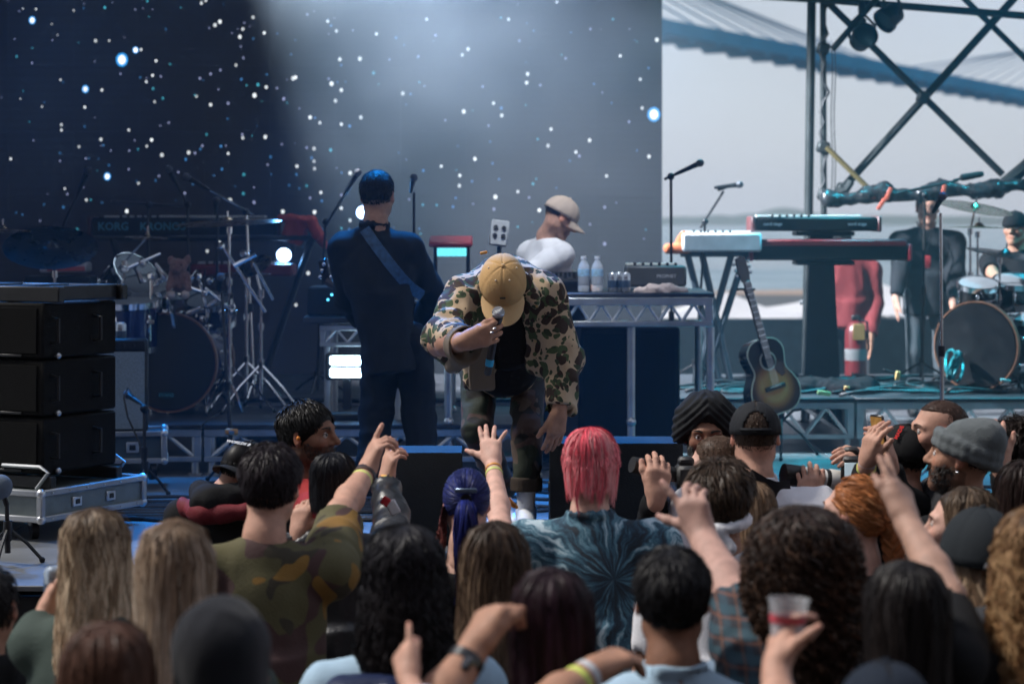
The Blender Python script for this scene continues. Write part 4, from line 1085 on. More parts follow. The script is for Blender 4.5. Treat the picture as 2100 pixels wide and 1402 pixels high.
def plaid(name):
    m, t, b, tc = pattern_base(name, .85); L = t.links; cur = None
    def bands(d, sc_, ph, col, thr):
        nonlocal cur
        w = t.nodes.new('ShaderNodeTexWave'); w.bands_direction = d; w.inputs['Scale'].default_value = sc_; w.inputs['Phase Offset'].default_value = ph; w.inputs['Distortion'].default_value = .3
        L.new(tc.outputs['Object'], w.inputs['Vector'])
        g = t.nodes.new('ShaderNodeMapRange'); g.inputs[1].default_value = thr; g.inputs[2].default_value = thr + .08; g.inputs[4].default_value = .62; L.new(w.outputs['Fac'], g.inputs[0])
        mx = t.nodes.new('ShaderNodeMix'); mx.data_type = 'RGBA'; L.new(g.outputs[0], mx.inputs['Factor']); mx.inputs['B'].default_value = (*col, 1)
        if cur is None: mx.inputs['A'].default_value = (.012, .014, .022, 1)
        else: L.new(cur, mx.inputs['A'])
        cur = mx.outputs['Result']
    bands('Z', 7.2, 0, (.02, .07, .095), .6); bands('X', 7.2, 1, (.015, .05, .075), .6); bands('Z', 7.2, 2.4, (.18, .06, .03), .93); bands('X', 7.2, 3.2, (.18, .07, .035), .93)
    L.new(cur, b.inputs['Base Color']); return m
def two_tone(name, axis, cut, c0, c1, soft=.004):
    m, t, b, tc = pattern_base(name, .8); L = t.links
    sp = t.nodes.new('ShaderNodeSeparateXYZ'); L.new(tc.outputs['Object'], sp.inputs[0])
    r = t.nodes.new('ShaderNodeMapRange'); r.inputs[1].default_value = cut - soft; r.inputs[2].default_value = cut + soft; L.new(sp.outputs[axis], r.inputs[0])
    mx = t.nodes.new('ShaderNodeMix'); mx.data_type = 'RGBA'; L.new(r.outputs[0], mx.inputs['Factor']); mx.inputs['A'].default_value = (*c0, 1); mx.inputs['B'].default_value = (*c1, 1)
    L.new(mx.outputs['Result'], b.inputs['Base Color']); return m

f_black = fabric('black_cotton', (.008, .008, .009)); f_char = fabric('charcoal_cotton', (.035, .036, .04)); f_jean = fabric('dark_denim', (.03, .04, .06))
f_green = fabric('green_grey_jacket', (.055, .075, .065)); f_white = fabric('white_cotton', (.72, .72, .75)); f_lblue = fabric('light_blue_cotton', (.34, .47, .58))
f_lilac = fabric('pale_lilac_cotton', (.55, .48, .58)); f_pink = fabric('dusty_pink_cotton', (.42, .30, .34)); f_red = fabric('red_cotton', (.32, .03, .03))
BLACK = (.006, .005, .006)
def ppm(d): return F / d
def hc(top, d, sc=1., up=.125): return top + up * sc * ppm(d)
def band(parent, c, axis, r, col, name='wristband', w=.014, rough=.5, th=.0025):
    m = M('band_%02d%02d%02d' % tuple(int(v * 99) for v in col), col, rough)
    B().lathe([(r, -w / 2), (r + th, -w / 2), (r + th, w / 2), (r, w / 2), (r, -w / 2)], c, frame(axis), 18).put(name, m, parent)
def simple_arms(p, l=True, r=True):
    if l: p.rest_arm(-1)
    if r: p.rest_arm(1)

# ---- back rows close to the camera
def blonde_two():
    d = 5.8; p = Person('woman with long straight ash-blonde hair behind the camouflage T-shirt', 362, hc(1078, d), d, yaw=-8, sc=1.03, tone='fair')
    simple_arms(p); p.body_done(); p.top(f_green, sleeves='long'); p.legs(f_jean)
    p.hair(hair_long(p.H, (.15, .092, .056), (.58, .43, .30), 1500, .50, .003, .3, hi=(.85, .70, .55), hif=.4, vol=1.14, width=.0055, flare=.045, lspread=.08, nc=90))
def blonde_one():
    d = 6.6; p = Person('woman with wavy blonde hair in a grey-green jacket holding a drink can', 203, hc(1048, d), d, yaw=-25, sc=.98, tone='fair')
    w = P(93, 1258, 6.7); e = P(60, 1330, 6.6)
    p.arm(-1, e, w, A(.02, .03, .06), A(1, 0, 0), (1.5, 1.5, 1.5, 1.4), (.7, .8), .05)
    p.rest_arm(1); p.body_done(); p.top(f_green, 'jacket', 'long', cuff=.9, fold=.009); p.legs(f_jean)
    p.hair(hair_long(p.H, (.08, .05, .031), (.60, .42, .27), 1300, .36, .010, .2, hi=(.82, .64, .45), hif=.45, vol=1.13, width=.006, flare=.04, lspread=.15, nc=70))
    c = P(113, 1208, 6.73); can_at('drink_can', 'silver drink can raised by the wavy blonde woman', c - A(0, 0, .055), None)
def can_at(name, label, c, group=None, col=(.42, .47, .52), h=.12, r=.032):
    T_ = thing(name, label, 'drink can', c, group)
    m = M('can_' + str(col[0]), col, .3, .85, var=.35, vs=30)
    B().lathe([(.022, 0), (r - .003, .004), (r, .012), (r, h - .014), (r - .006, h - .003), (r - .008, h), (r - .011, h - .004), (.0001, h - .005)], c, None, 20).put('shell', m, T_)
    B().lathe([(r + .0004, h * .25), (r + .0006, h * .26), (r + .0006, h * .6), (r + .0004, h * .61)], c, None, 20).put('print_band', M('can_print', (.06, .10, .16), .4, .4, var=.6, vs=60), T_)
    return T_
def bottom_brown():
    d = 4.6; p = Person('person with rounded reddish-brown hair in front of the blonde women', 222, hc(1292, d), d, yaw=0, sc=1.05, tone='fair')
    simple_arms(p); p.body_done(); p.top(f_char, sleeves='long'); p.legs(f_jean)
    p.hair(hair_long(p.H, (.085, .040, .026), (.10, .05, .034), 900, .20, .004, .2, vol=1.10, open_=60, width=.006))
def bottom_dark():
    d = 4.7; p = Person('person in a plain black beanie in front of the camouflage T-shirt', 455, hc(1240, d), d, yaw=0, sc=1.07, tone='tan')
    simple_arms(p); p.body_done(); p.top(f_black, sleeves='long'); p.legs(f_jean)
    q = S(); q.ell(p.H.w((0, -.014, .036)), A(.09, .112, .1) * p.H.sc, None, .02); q.ell(p.H.w((0, -.03, -.04)), A(.083, .097, .09) * p.H.sc, None, .03); q.ell(p.H.w((0, .07, -.06)), (.075, .07, .1), None, .02, 's')
    V, Q = q.mesh(.008, 1, fold_fn(.003, 20)); put('beanie', mkmesh('beanie', V, [Q]), fabric('navy_black_knit', (.010, .011, .015), .95, sheen=.1), p.root)
def left_edge():
    d = 6.9; p = Person('dark-clothed person at the stage corner beside the wavy blonde woman', -25, hc(1160, d), d, yaw=-10, sc=1., tone='tan')
    simple_arms(p); p.body_done(); p.top(f_black, sleeves='long', hood=True); p.legs(f_jean); p.hair(hair_short(p.H, BLACK, 900, .03))
f_camt = camo('camouflage_tshirt', (.085, .075, .030), [((.060, .028, .026), 6.5, .53, (3, 1, 2), 'n'), ((.040, .032, .018), 8., .60, (9, 4, 1), 'n'), ((.22, .115, .02), 7., .63, (5, 8, 3), 'n')], .15, 4.)
def camo_fan():
    d = 7.4; p = Person('dark-haired man in a camouflage T-shirt pointing with a braceleted arm', 556, hc(914, d, 1.02), d, yaw=-14, roll=3, sc=1.04, tone='fair', byaw=8, shw=.195)
    el = P(698, 1052, 7.72); wr = P(752, 966, 7.98)
    p.arm(1, el, wr, P(770, 922, 8.0) - wr, A(.85, .5, -.1), (.12, 1.75, 1.85, 1.9), (.25, .9), .05, skin_from=.45, r=(.05, .044, .030))
    p.rest_arm(-1); p.body_done(); p.top(f_camt, 'tshirt', 'short', h=.0085, fold=.010, fsc=8, sleeve_r=(.08, .074, .05), neck_r=.066, neck_cut=.015); p.legs(f_jean)
    p.hair(hair_short(p.H, (.012, .008, .009), 3000, .018, .35, (0, -.3, -.8), .004, hairline=.05, zmin=-.08, top_ln=.034, tip=(.016, .010, .014), grow=1.07, wild=.22))
    ax = el - wr
    for i, (c_, f_) in enumerate((((.02, .02, .03), .02), ((.05, .03, .04), .07), ((.015, .015, .02), .115), ((.08, .04, .03), .15))): band(p.body, wr + ax * f_, ax + A(.02 * i, 0, .02), .033 + .001 * i, c_, 'bracelet', .010)
    band(p.body, wr + ax * .22, ax, .0345, (.62, .66, .18), 'wristband', .017)
def bob_fan():
    d = 8.0; p = Person('person with sleek black bobbed hair in a black jacket pointing at the stage', 685, hc(925, d), d, yaw=-5, sc=.93, tone='fair', byaw=-5)
    e = P(806, 1092, 8.15); w = P(792, 985, 8.45)
    p.arm(1, e, w, P(800, 945, 8.46) - w, A(.8, .6, 0), (.1, 1.8, 1.9, 1.9), (.3, .9), .05, skin_from=1.85)
    e2 = P(642, 1150, 7.95); w2 = P(612, 1098, 7.95); p.arm(-1, e2, w2, P(618, 1060, 7.96) - w2, A(.4, .9, 0), (1.2, 1.5, 1.6, 1.6), (1.0, .3), .05, skin_from=1.6)
    p.body_done(); p.top(M('black_satin', (.012, .012, .014), .38, var=.2, bump=.2, bs=60), 'jacket', 'long', cuff=.9, fold=.012, fsc=10, h=.009, sleeve_r=(.075, .07, .05)); p.legs(f_jean)
    p.hair(hair_long(p.H, (.010, .010, .014), (.009, .010, .014), 1400, .105, .001, .3, open_=66, vol=1.10, width=.004, flare=.005, lspread=.03, nc=110, layer=.05))
    ax = norm(e - w)
    band(p.body, w + ax * .012, ax, .031, (.75, .35, .05), 'wristband', .012); band(p.body, w + ax * .028, ax, .033, (.7, .66, .2), 'wristband', .010); band(p.body, w + ax * .048, ax, .036, (.03, .28, .36), 'ribbon', .012)
    c = P(806, 1040, 7.98)
    B().box(c, (.035, .012, .05), Ry(-.5), bev=.004).put('emblem', fabric('emblem_white', (.7, .7, .72)), p.root); B().box(c + A(-.025, -.002, .02), (.03, .012, .03), Ry(.6), bev=.004).put('emblem', fabric('emblem_red', (.5, .03, .04)), p.root)
def black_wavy():
    d = 6.2; p = Person('woman with long wavy black hair in a light blue top', 828, hc(1100, d), d, yaw=6, sc=1.04, tone='tan')
    simple_arms(p); p.body_done(); p.top(f_lblue, 'top', 'short', fold=.010); p.legs(f_jean)
    p.hair(hair_long(p.H, (.010, .009, .012), (.012, .009, .009), 1500, .27, .020, .15, vol=1.26, width=.0065, flare=.055, lspread=.14, nc=80, curl=.006, Mn=20))
    bg = thing('backpack', 'dark blue backpack with white zip worn below the wavy black hair', 'backpack', P(745, 1400, 6.0) - A(0, 0, .25))
    V, Q = S().box(P(755, 1505, 6.02), (.11, .06, .15), None, .05).mesh(.01, 1, fold_fn(.006, 14)); put('bag', mkmesh('bag', V, [Q]), fabric('navy_nylon', (.012, .02, .06), .5), bg)
    B().tube([P(705 + 11 * k, 1412 + 4 * math.sin(k * .6), 5.93) for k in range(9)], .006, 6).put('zip', fabric('zip_white', (.6, .6, .62)), bg)
def brown_straight():
    d = 6.5; p = Person('woman with long straight brown hair fading to light tips', 1015, hc(1082, d), d, yaw=-4, sc=1.0, tone='fair')
    simple_arms(p); p.body_done(); p.top(f_pink, 'top', 'short', fold=.008); p.legs(f_jean)
    p.hair(hair_long(p.H, (.028, .017, .012), (.13, .078, .048), 1300, .36, .008, .2, hi=(.28, .19, .12), hif=.2, vol=1.2, width=.006, flare=.05, lspread=.14))
def purple_near():
    d = 5.3; p = Person('woman with smooth dark plum hair and both hands raised', 1132, hc(1182, d), d, yaw=0, sc=1.06, tone='tan')
    w = P(972, 1330, 5.12); e = P(880, 1470, 5.0); p.arm(-1, e, w, P(998, 1280, 5.15) - w, A(.7, .6, -.3), (2.2, 2.3, 2.3, 2.2), (.3, 1.2), .02, skin_from=1.05, hv=.0045, r=(.05, .044, .03))
    w2 = P(1212, 1378, 5.1); e2 = P(1120, 1450, 5.0); p.arm(1, e2, w2, P(1262, 1352, 5.15) - w2, A(.2, .3, -1), (1.2, 1.3, 1.4, 1.4), (.5, .7), .05, skin_from=1.05, hv=.0045)
    p.body_done(); p.top(f_black, sleeves='short'); p.legs(f_jean)
    ax = e - w; B().lathe([(.034, -.013), (.041, -.011), (.041, .011), (.034, .013)], w + ax * .2, frame(ax), 20).put('watch_strap', M('watch_rubber', (.012, .012, .014), .35), p.body)
    B().box(w + ax * .2 + A(.0, -.042, .006), (.038, .014, .038), frame(ax), bev=.005).put('watch_face', M('watch_glass', (.02, .02, .025), .08), p.body)
    ax2 = e2 - w2; band(p.body, w2 + ax2 * .1, ax2, .033, (.50, .52, .55), 'bracelet', .016); band(p.body, w2 + ax2 * .3, ax2, .036, (.55, .62, .12), 'wristband', .016)
    p.hair(hair_long(p.H, (.020, .008, .012), (.022, .010, .011), 1300, .30, .003, .25, hi=(.05, .02, .04), hif=.15, vol=1.13, width=.005, flare=.02, lspread=.06))
def lilac_low():
    d = 4.75; p = Person('short person in a pale lilac sleeve holding up one finger', 905, 1555, d, yaw=0, sc=.95, tone='fair')
    w = P(838, 1392, 5.0); e = P(885, 1500, 4.85); p.arm(-1, e, w, P(830, 1350, 5.03) - w, A(.5, .9, .1), (.15, 1.5, 1.6, 1.6), (.2, 1.0), .05, skin_from=1.55, hv=.0042, hs=.78)
    p.rest_arm(1); p.body_done(); p.top(f_lilac, sleeves='long', cuff=.62); p.legs(f_jean); p.hair(hair_long(p.H, BLACK, BLACK, 500, .2))
def blue_hair():
    d = 8.2; p = Person('woman with a blue ponytail stretching an open hand towards the performer', 957, hc(958, d), d, yaw=0, sc=.95, tone='pale', byaw=-8, shw=.17)
    e = P(1027, 1085, 8.5); w = P(1011, 950, 8.85)
    p.arm(1, e, w, P(1006, 905, 8.90) - w, A(.05, .95, .3), (.18, .42, .42, .25), (1.0, .1), (.10, .06, -.12, -.62), skin_from=.0, hv=.0042, r=(.047, .042, .026), hs=1.04)
    p.rest_arm(-1); p.body_done(); p.top(fabric('black_strap_top', (.012, .012, .014)), 'top', 'none', h=.011, fold=.003, hem=.6, neck_r=.10, neck_cut=.10, grow=.9); p.legs(f_jean)
    ax = e - w; band(p.body, w + ax * .1, ax, .029, (.65, .28, .06), 'wristband', .010); band(p.body, w + ax * .17, ax, .030, (.62, .66, .2), 'wristband', .014)
    tl = B(); 
    for dx in (0, .012): tl.box(w + ax * .55 + A(.045 + dx, .0, -.015), (.05, .004, .012), Ry(.6 + dx * 20), bev=.001)
    tl.put('wristband_tail', M('orange_ribbon', (.75, .32, .05), .6), p.body)
    B().ball(p.tips[2] * .45 + (w + norm(P(1006, 905, 8.9) - w) * .095) * .55, (.010, .010, .006), None, 8, 6).put('ring', M('dark_ring', (.02, .02, .03), .3, .8), p.body)
    n = 900; H = p.H; tie = A(0, -.118, .030); u = rng.uniform(-1, 1, n * 3); ph = rng.uniform(0, 6.283, n * 3); r_ = np.sqrt(1 - u * u)
    dd = np.stack([r_ * np.cos(ph), r_ * np.sin(ph), u], 1); dd = dd[(dd[:, 1] < .55) & (dd[:, 2] > -.62)][:n]; n = len(dd)
    sk = A(.077, .099, .092) * 1.07; Mn = 9; Pt = np.zeros((n, Mn, 3)); t0 = norm(tie - A(0, -.012, .03))
    for k in range(Mn):
        f = k / (Mn - 1); v = dd * (1 - f) + t0 * f; v /= np.linalg.norm(v, axis=1, keepdims=True); Pt[:, k] = v * sk * (1 + .05 * math.sin(f * 3.14)) + A(0, -.012, .03)
    parts = [ribbons(H.w(Pt), rng.uniform(.004, .007, n), strand_cols(n, Mn, (.012, .016, .07), (.016, .026, .15), .35), H.c, .4), scalp(H, (.01, .012, .045), 1.04, -.06, .05)]
    n = 420; Mn = 16; Pt = np.zeros((n, Mn, 3)); a0 = rng.uniform(0, 6.283, n); rr = np.sqrt(rng.uniform(0, 1, n)); L_ = rng.uniform(.27, .40, n)
    for k in range(Mn):
        f = k / (Mn - 1); rad_ = .016 + .030 * math.sin(min(f * 1.3, 1) * 2.2); yy = -.118 - .05 * math.sin(min(f * 4, 1) * 1.57)
        Pt[:, k] = np.stack([np.cos(a0) * rr * rad_ + .006 * np.sin(a0 * 3 + f * 7), yy + np.sin(a0) * rr * rad_, .03 + .02 * math.sin(min(f * 4, 1) * 2.4) - L_ * f], 1)
    parts.append(ribbons(H.wy(Pt), rng.uniform(.004, .007, n), strand_cols(n, Mn, (.014, .022, .14), (.012, .012, .05), .4), H.wy(A(0, -.17, -.15)), .6))
    n = 200; Mn = 10; Pt = np.zeros((n, Mn, 3)); ph = rng.uniform(1.9, 2.6, n) * 1.0
    for k in range(Mn):
        f = k / (Mn - 1); Pt[:, k] = np.stack([-.078 - .02 * f * rng.uniform(.2, 1.6, n) - .01 * np.sin(f * 9 + ph * 9), -.03 + .05 * (ph - 2.2) + .01 * np.sin(f * 6 + ph * 20), -.005 - .19 * f * rng.uniform(.7, 1.1, n)], 1)
    parts.append(ribbons(H.wy(Pt), rng.uniform(.003, .005, n), strand_cols(n, Mn, (.05, .02, .03), (.38, .12, .10), .3), H.wy(A(0, 0, -.1)), .6))
    p.hair(join(parts)); 
    B().box(H.w((0, -.125, .062)), (.075, .008, .016), H.R, bev=.003).put('hair_clip', M('hair_clip_metal', (.10, .14, .20), .3, .6), p.root)
    B().lathe([(.017, -.008), (.022, 0), (.017, .008)], H.w(tie), frame(H.R @ A(0, -1, .2)), 14).put('hair_tie', f_black, p.root)
def pink_hair():
    d = 8.0; p = Person('person with bright pink hair in a blue tie-dye T-shirt', 1214, hc(884, d, 1.), d, yaw=-12, sc=1.03, tone='pale', byaw=0, shw=.20, build=1.04)
    p.arm(-1, P(1095, 1200, 8.1), P(1110, 1260, 8.3), A(.1, .3, .1), A(1, 0, 0), (1.,)*4); p.arm(1, P(1362, 1200, 8.1), P(1340, 1260, 8.3), A(-.1, .3, .1), A(-1, 0, 0), (1.,)*4)
    p.body_done(); c = P(1258, 1182, 7.9) - BASE[p.root.name]; p.top(tie_dye('tie_dye_cotton', c), 'tshirt', 'short', h=.009, fold=.008, fsc=7, sleeve_r=(.085, .085, .05), neck_r=.064, collar=True); p.legs(f_jean)
    v1 = hair_long(p.H, (.62, .07, .10), (.80, .16, .20), 1500, .088, .004, .2, open_=64, vol=1.07, width=.0055, flare=.002, hi=(.92, .42, .42), hif=.35, lspread=.30, nc=90, layer=.16)
    v2 = hair_short(p.H, (.66, .09, .12), 2400, .034, .16, (0, -.1, -1), .005, hairline=.05, zmin=-.07, top_ln=.04, tip=(.85, .24, .27), grow=1.06, wild=.16)
    p.hair(join([v1, v2]))
def plaid_man():
    d = 5.8; p = Person('man with cropped black hair in a pale blue shirt pointing a plaid sleeve', 1378, hc(1128, d), d, yaw=0, sc=1.05, tone='brown', shw=.2)
    sh = P(1552, 1425, 5.8); e = P(1508, 1238, 6.12); w = P(1442, 1102, 6.42)
    p.arm(1, e, w, P(1424, 1048, 6.43) - w, A(.3, .95, .1), (.05, 1.6, 1.75, 1.75), (1.05, .3), (.35, 0, 0, 0), sh=sh, skin_from=.7, r=(.058, .05, .034), tone=(.45, .27, .22), hs=1.05)
    p.rest_arm(-1); p.body_done(); p.top(f_lblue, 'shirt', 'none', collar=True, fold=.008); p.legs(f_jean)
    q = S().cap(sh, sh + (e - sh) * .6, .085, .08, .04); q.cyl(sh + (e - sh) * .5, e + (w - e) * .06, .08, .064, .03); q.cap(p.nb + A(.1, 0, -.1), sh, .05, .085, .04)
    V, Q = q.mesh(.010, 1, fold_fn(.010, 11)); put('plaid_sleeve', mkmesh('plaid_sleeve', V, [Q]), plaid('plaid_flannel'), p.root)
    p.hair(hair_short(p.H, (.008, .007, .008), 2200, .018, .25, (0, 0, -1), .0045, zmin=-.06, top_ln=.035, grow=1.06))
def bandana_man():
    d = 7.6; p = Person('man with dark brown hair and a knotted white bandana', 1478, hc(948, d), d, yaw=-6, sc=1.0, tone='tan')
    simple_arms(p); p.body_done(); p.top(f_white, 'shirt', 'short'); p.legs(f_jean)
    p.hair(hair_short(p.H, (.020, .012, .009), 2600, .03, .5, (.5, -.4, -.6), .005, zmin=-.075, top_ln=.05, grow=1.07, tip=(.06, .038, .024), wild=.2))
    H = p.H; q = S()
    pts = [H.w((.084 * math.sin(a), -.012 - .106 * math.cos(a), -.052 - .018 * math.cos(a))) for a in np.linspace(-1.9, 1.9, 15)]
    q.chain(pts, [.014] * 15, .01); kn = H.w((.0, -.122, -.075)); q.ell(kn, (.022, .018, .020), None, .01)
    q.cap(kn, kn + A(.055, -.005, .012), .010, .017, .01); q.cap(kn, kn + A(.035, -.008, -.055), .010, .02, .01); q.cap(kn, kn + A(-.025, -.006, -.05), .01, .018, .01)
    V, Q = q.mesh(.006, 1, fold_fn(.004, 40)); put('bandana', mkmesh('bandana', V, [Q]), f_white, p.root)
def light_brown():
    d = 8.1; p = Person('woman with light brown straight hair beside the white bandana', 1545, hc(985, d), d, yaw=-5, sc=.9, tone='fair')
    simple_arms(p); p.body_done(); p.top(f_pink, 'top', 'short'); p.legs(f_jean)
    p.hair(hair_long(p.H, (.14, .085, .05), (.30, .19, .115), 800, .26, .004, .2, vol=1.12, width=.005, hi=(.45, .31, .2), hif=.3))
def curly():
    d = 6.0; p = Person('woman with a big mass of dark brown curly hair', 1645, hc(1075, d, 1.05), d, yaw=0, sc=1.08, tone='tan')
    simple_arms(p); p.body_done(); p.top(fabric('washed_denim', (.16, .22, .30)), 'jacket', 'long'); p.legs(f_jean)
    p.hair(hair_long(p.H, (.022, .013, .010), (.040, .022, .015), 1500, .34, .012, .10, curl=.016, vol=1.42, width=.0075, flare=.05, lspread=.15, hi=(.16, .09, .06), hif=.22, nc=150, Mn=30, layer=.42, top=-.012))
def cup_low():
    d = 4.7; p = Person('short person holding up a clear plastic cup', 1640, 1560, d, yaw=0, sc=.95, tone='fair')
    w = P(1592, 1368, 4.85); e = P(1600, 1490, 4.75); p.arm(-1, e, w, P(1600, 1325, 4.88) - w, A(.8, .5, 0), (1.3, 1.3, 1.3, 1.2), (1.2, .5), .06, skin_from=1.1, hv=.0042)
    p.rest_arm(1); p.body_done(); p.top(f_char, sleeves='long', cuff=.5); p.legs(f_jean); p.hair(hair_long(p.H, BLACK, BLACK, 500, .2))
    c = P(1613, 1330, 4.90); T_ = thing('plastic_cup', 'clear plastic cup with red print held up in front of the curly hair', 'cup', c)
    mc = M('clear_plastic', (.80, .82, .85), .12, var=.05, trans=.0, spec=.6); t, b = nodes_of(mc); b.inputs['Alpha'].default_value = .20
    Rc = Ry(.05)
    B().lathe([(.030, 0), (.0315, .002), (.041, .098), (.0435, .100), (.0435, .104), (.040, .104), (.0298, .004)], c, Rc, 28).put('cup_wall', mc, T_)
    B().lathe([(.0001, .003), (.0293, .004), (.034, .045), (.0001, .045)], c, Rc, 24).put('drink', M('milky_drink', (.62, .52, .52), .2), T_)
    B().lathe([(.0368, .055), (.0385, .072), (.0388, .072), (.0371, .055)], c, Rc, 24).put('print', M('cup_print', (.45, .06, .08), .5, var=.7, vs=50), T_)
def redhead():
    d = 7.4; p = Person('woman with ginger hair woven into a braid, face turned to the side', 1752, hc(975, d), d, yaw=58, pitch=8, sc=.98, tone='pale', face=True, byaw=15)
    simple_arms(p); p.body_done(); p.eyes(); p.brows((.25, .10, .04)); p.top(f_char, 'jacket', 'long', hood=False); p.legs(f_jean)
    H = p.H; n = 1000; u = rng.uniform(-1, 1, n * 3); ph = rng.uniform(0, 6.283, n * 3); r_ = np.sqrt(1 - u * u)
    dd = np.stack([r_ * np.cos(ph), r_ * np.sin(ph), u], 1); dd = dd[(dd[:, 1] < .62) & (dd[:, 2] > -.45 - .3 * (dd[:, 1] < -.3)) & ~((dd[:, 1] > .0) & (dd[:, 2] < .1))][:n]; n = len(dd)
    sk = A(.077, .099, .092) * 1.07; Mn = 9; Pt = np.zeros((n, Mn, 3)); t0 = norm(A(.25, -.85, -.35))
    for k in range(Mn):
        f = k / (Mn - 1); v = dd * (1 - f) + t0 * f; v /= np.linalg.norm(v, axis=1, keepdims=True); Pt[:, k] = v * sk * (1 + .04 * math.sin(f * 3.14 + 1)) + A(0, -.012, .03) + rng.normal(0, .0015, (n, 3))
    parts = [ribbons(H.w(Pt), rng.uniform(.004, .007, n), strand_cols(n, Mn, (.36, .13, .045), (.30, .10, .032), .3, (.62, .30, .13), .2), H.c, .4), scalp(H, (.22, .075, .025), 1.04, -.055, .05)]
    st = H.w(A(.25, -.85, -.35) * sk * 1.05 + A(0, -.012, .03))
    for k in range(9):
        for sd in (-1, 1):
            c = st + A(.012 * sd + .012 * k * .4, -.01, -.028 * k - .012 * (sd > 0)); axis = norm(A(-sd * .75, -.2, -.8)); fr = frame(axis, (0, 1, 0)); n2 = 46; Mn = 7
            a0 = rng.uniform(0, 6.283, n2); Pq = np.zeros((n2, Mn, 3))
            for j in range(Mn):
                f = j / (Mn - 1) * 2 - 1; rr = .017 * math.sqrt(max(.05, 1 - f * f * .9)) * (1 - .03 * k); Pq[:, j] = c + axis * f * .030 + (np.cos(a0)[:, None] * fr[:, 0] + np.sin(a0)[:, None] * fr[:, 1]) * rr
            parts.append(ribbons(Pq, rng.uniform(.004, .007, n2), strand_cols(n2, Mn, (.30, .10, .035), (.38, .14, .05), .3), c, .3))
    p.hair(join(parts), 'hair')
def dark_tattoo():
    d = 5.5; p = Person('woman with straight black hair raising a tattooed forearm', 1858, hc(1170, d), d, yaw=4, sc=1.06, tone='fair')
    sh = P(1965, 1360, 5.5); e = P(1942, 1225, 5.75); w = P(1858, 1066, 6.0)
    tn = (.40, .24, .18); p.arm(1, e, w, P(1843, 1005, 6.05) - w, A(-.55, .8, .2), (.12, .1, 1.0, 1.5), (.35, .5), (.12, -.02, -.06, -.1), sh=sh, skin_from=.3, hv=.0045, r=(.046, .042, .028), tone=tn)
    p.rest_arm(-1); p.body_done(); p.top(f_black, sleeves='short'); p.legs(f_jean)
    p.hair(hair_long(p.H, (.009, .007, .007), (.011, .008, .008), 1200, .36, .003, .25, vol=1.16, width=.005, flare=.03, hi=(.03, .022, .02), hif=.2, lspread=.06))
def cap_woman():
    d = 6.6; p = Person('person in a black baseball cap with a lettered strap over blonde hair', 2008, hc(1040, d), d, yaw=10, pitch=2, roll=3, sc=1.02, tone='fair')
    simple_arms(p); p.body_done(); p.top(f_char, sleeves='long', hood=True); p.legs(f_jean)
    p.hair(hair_long(p.H, (.14, .085, .05), (.36, .24, .15), 800, .32, .014, .14, vol=.97, width=.006, hi=(.55, .4, .26), hif=.3, flare=.07, layer=.04, top=-.03))
    hat, (c0, rx, ry, rz, Rl) = cap_hat(p.H, fabric('black_cap_cloth', (.018, .022, .026), .9), p.root, grow=1.26, zb=-.012, squash=1.12)
    put('lettering', text_mesh('ADDICT', .024, p.H.w((.0, -.1475, -.012)), p.H.R @ Rx(rad(90)), .001), fabric('grey_thread', (.35, .37, .40)), hat)
def profile_woman():
    d = 7.3; p = Person('woman in profile with light brown hair beside the lettered black cap', 1968, hc(1002, d, .92), d, yaw=72, pitch=4, sc=.92, tone='pale', face=True, byaw=40)
    simple_arms(p); p.body_done(); p.eyes(); p.brows((.1, .06, .04)); p.top(f_char, sleeves='long'); p.legs(f_jean)
    p.hair(hair_long(p.H, (.06, .04, .028), (.26, .17, .10), 800, .25, .01, .16, vol=1.08, width=.005, hi=(.4, .28, .18), hif=.3))
def right_blonde():
    d = 5.7; p = Person('woman with honey-blonde wavy hair beside the lettered black cap', 2128, hc(1060, d), d, yaw=0, sc=1.03, tone='fair')
    simple_arms(p); p.body_done(); p.top(f_black, sleeves='long'); p.legs(f_jean)
    p.hair(hair_long(p.H, (.13, .07, .035), (.36, .20, .095), 1100, .34, .018, .12, curl=.008, vol=1.25, width=.0065, hi=(.52, .33, .17), hif=.3, flare=.06, Mn=22))
def right_dark():
    d = 7.7; p = Person('person with smooth dark brown hair behind the lettered black cap', 2096, hc(950, d), d, yaw=0, sc=1.0, tone='tan')
    simple_arms(p); p.body_done(); p.top(f_black, sleeves='long'); p.legs(f_jean)
    p.hair(hair_long(p.H, (.018, .010, .008), (.022, .012, .010), 900, .2, .003, .2, vol=1.12, width=.005))
def bottom_right():
    d = 4.5; p = Person('person in a dark blue cap below the straight black hair', 1815, hc(1358, d), d, yaw=0, sc=1.05, tone='tan')
    simple_arms(p); p.body_done(); p.top(f_black, sleeves='long'); p.legs(f_jean); p.hair(hair_short(p.H, BLACK, 600, .01, zmax=.02, grow=1.0))
    cap_hat(p.H, fabric('navy_cap_cloth', (.012, .018, .030), .9), p.root, grow=1.03)
for fn in (blonde_two, blonde_one, bottom_brown, bottom_dark, left_edge, camo_fan, bob_fan, black_wavy, brown_straight, purple_near, lilac_low, blue_hair, pink_hair,
           plaid_man, bandana_man, light_brown, curly, cup_low, redhead, dark_tattoo, cap_woman, profile_woman, right_blonde, right_dark, bottom_right): fn()
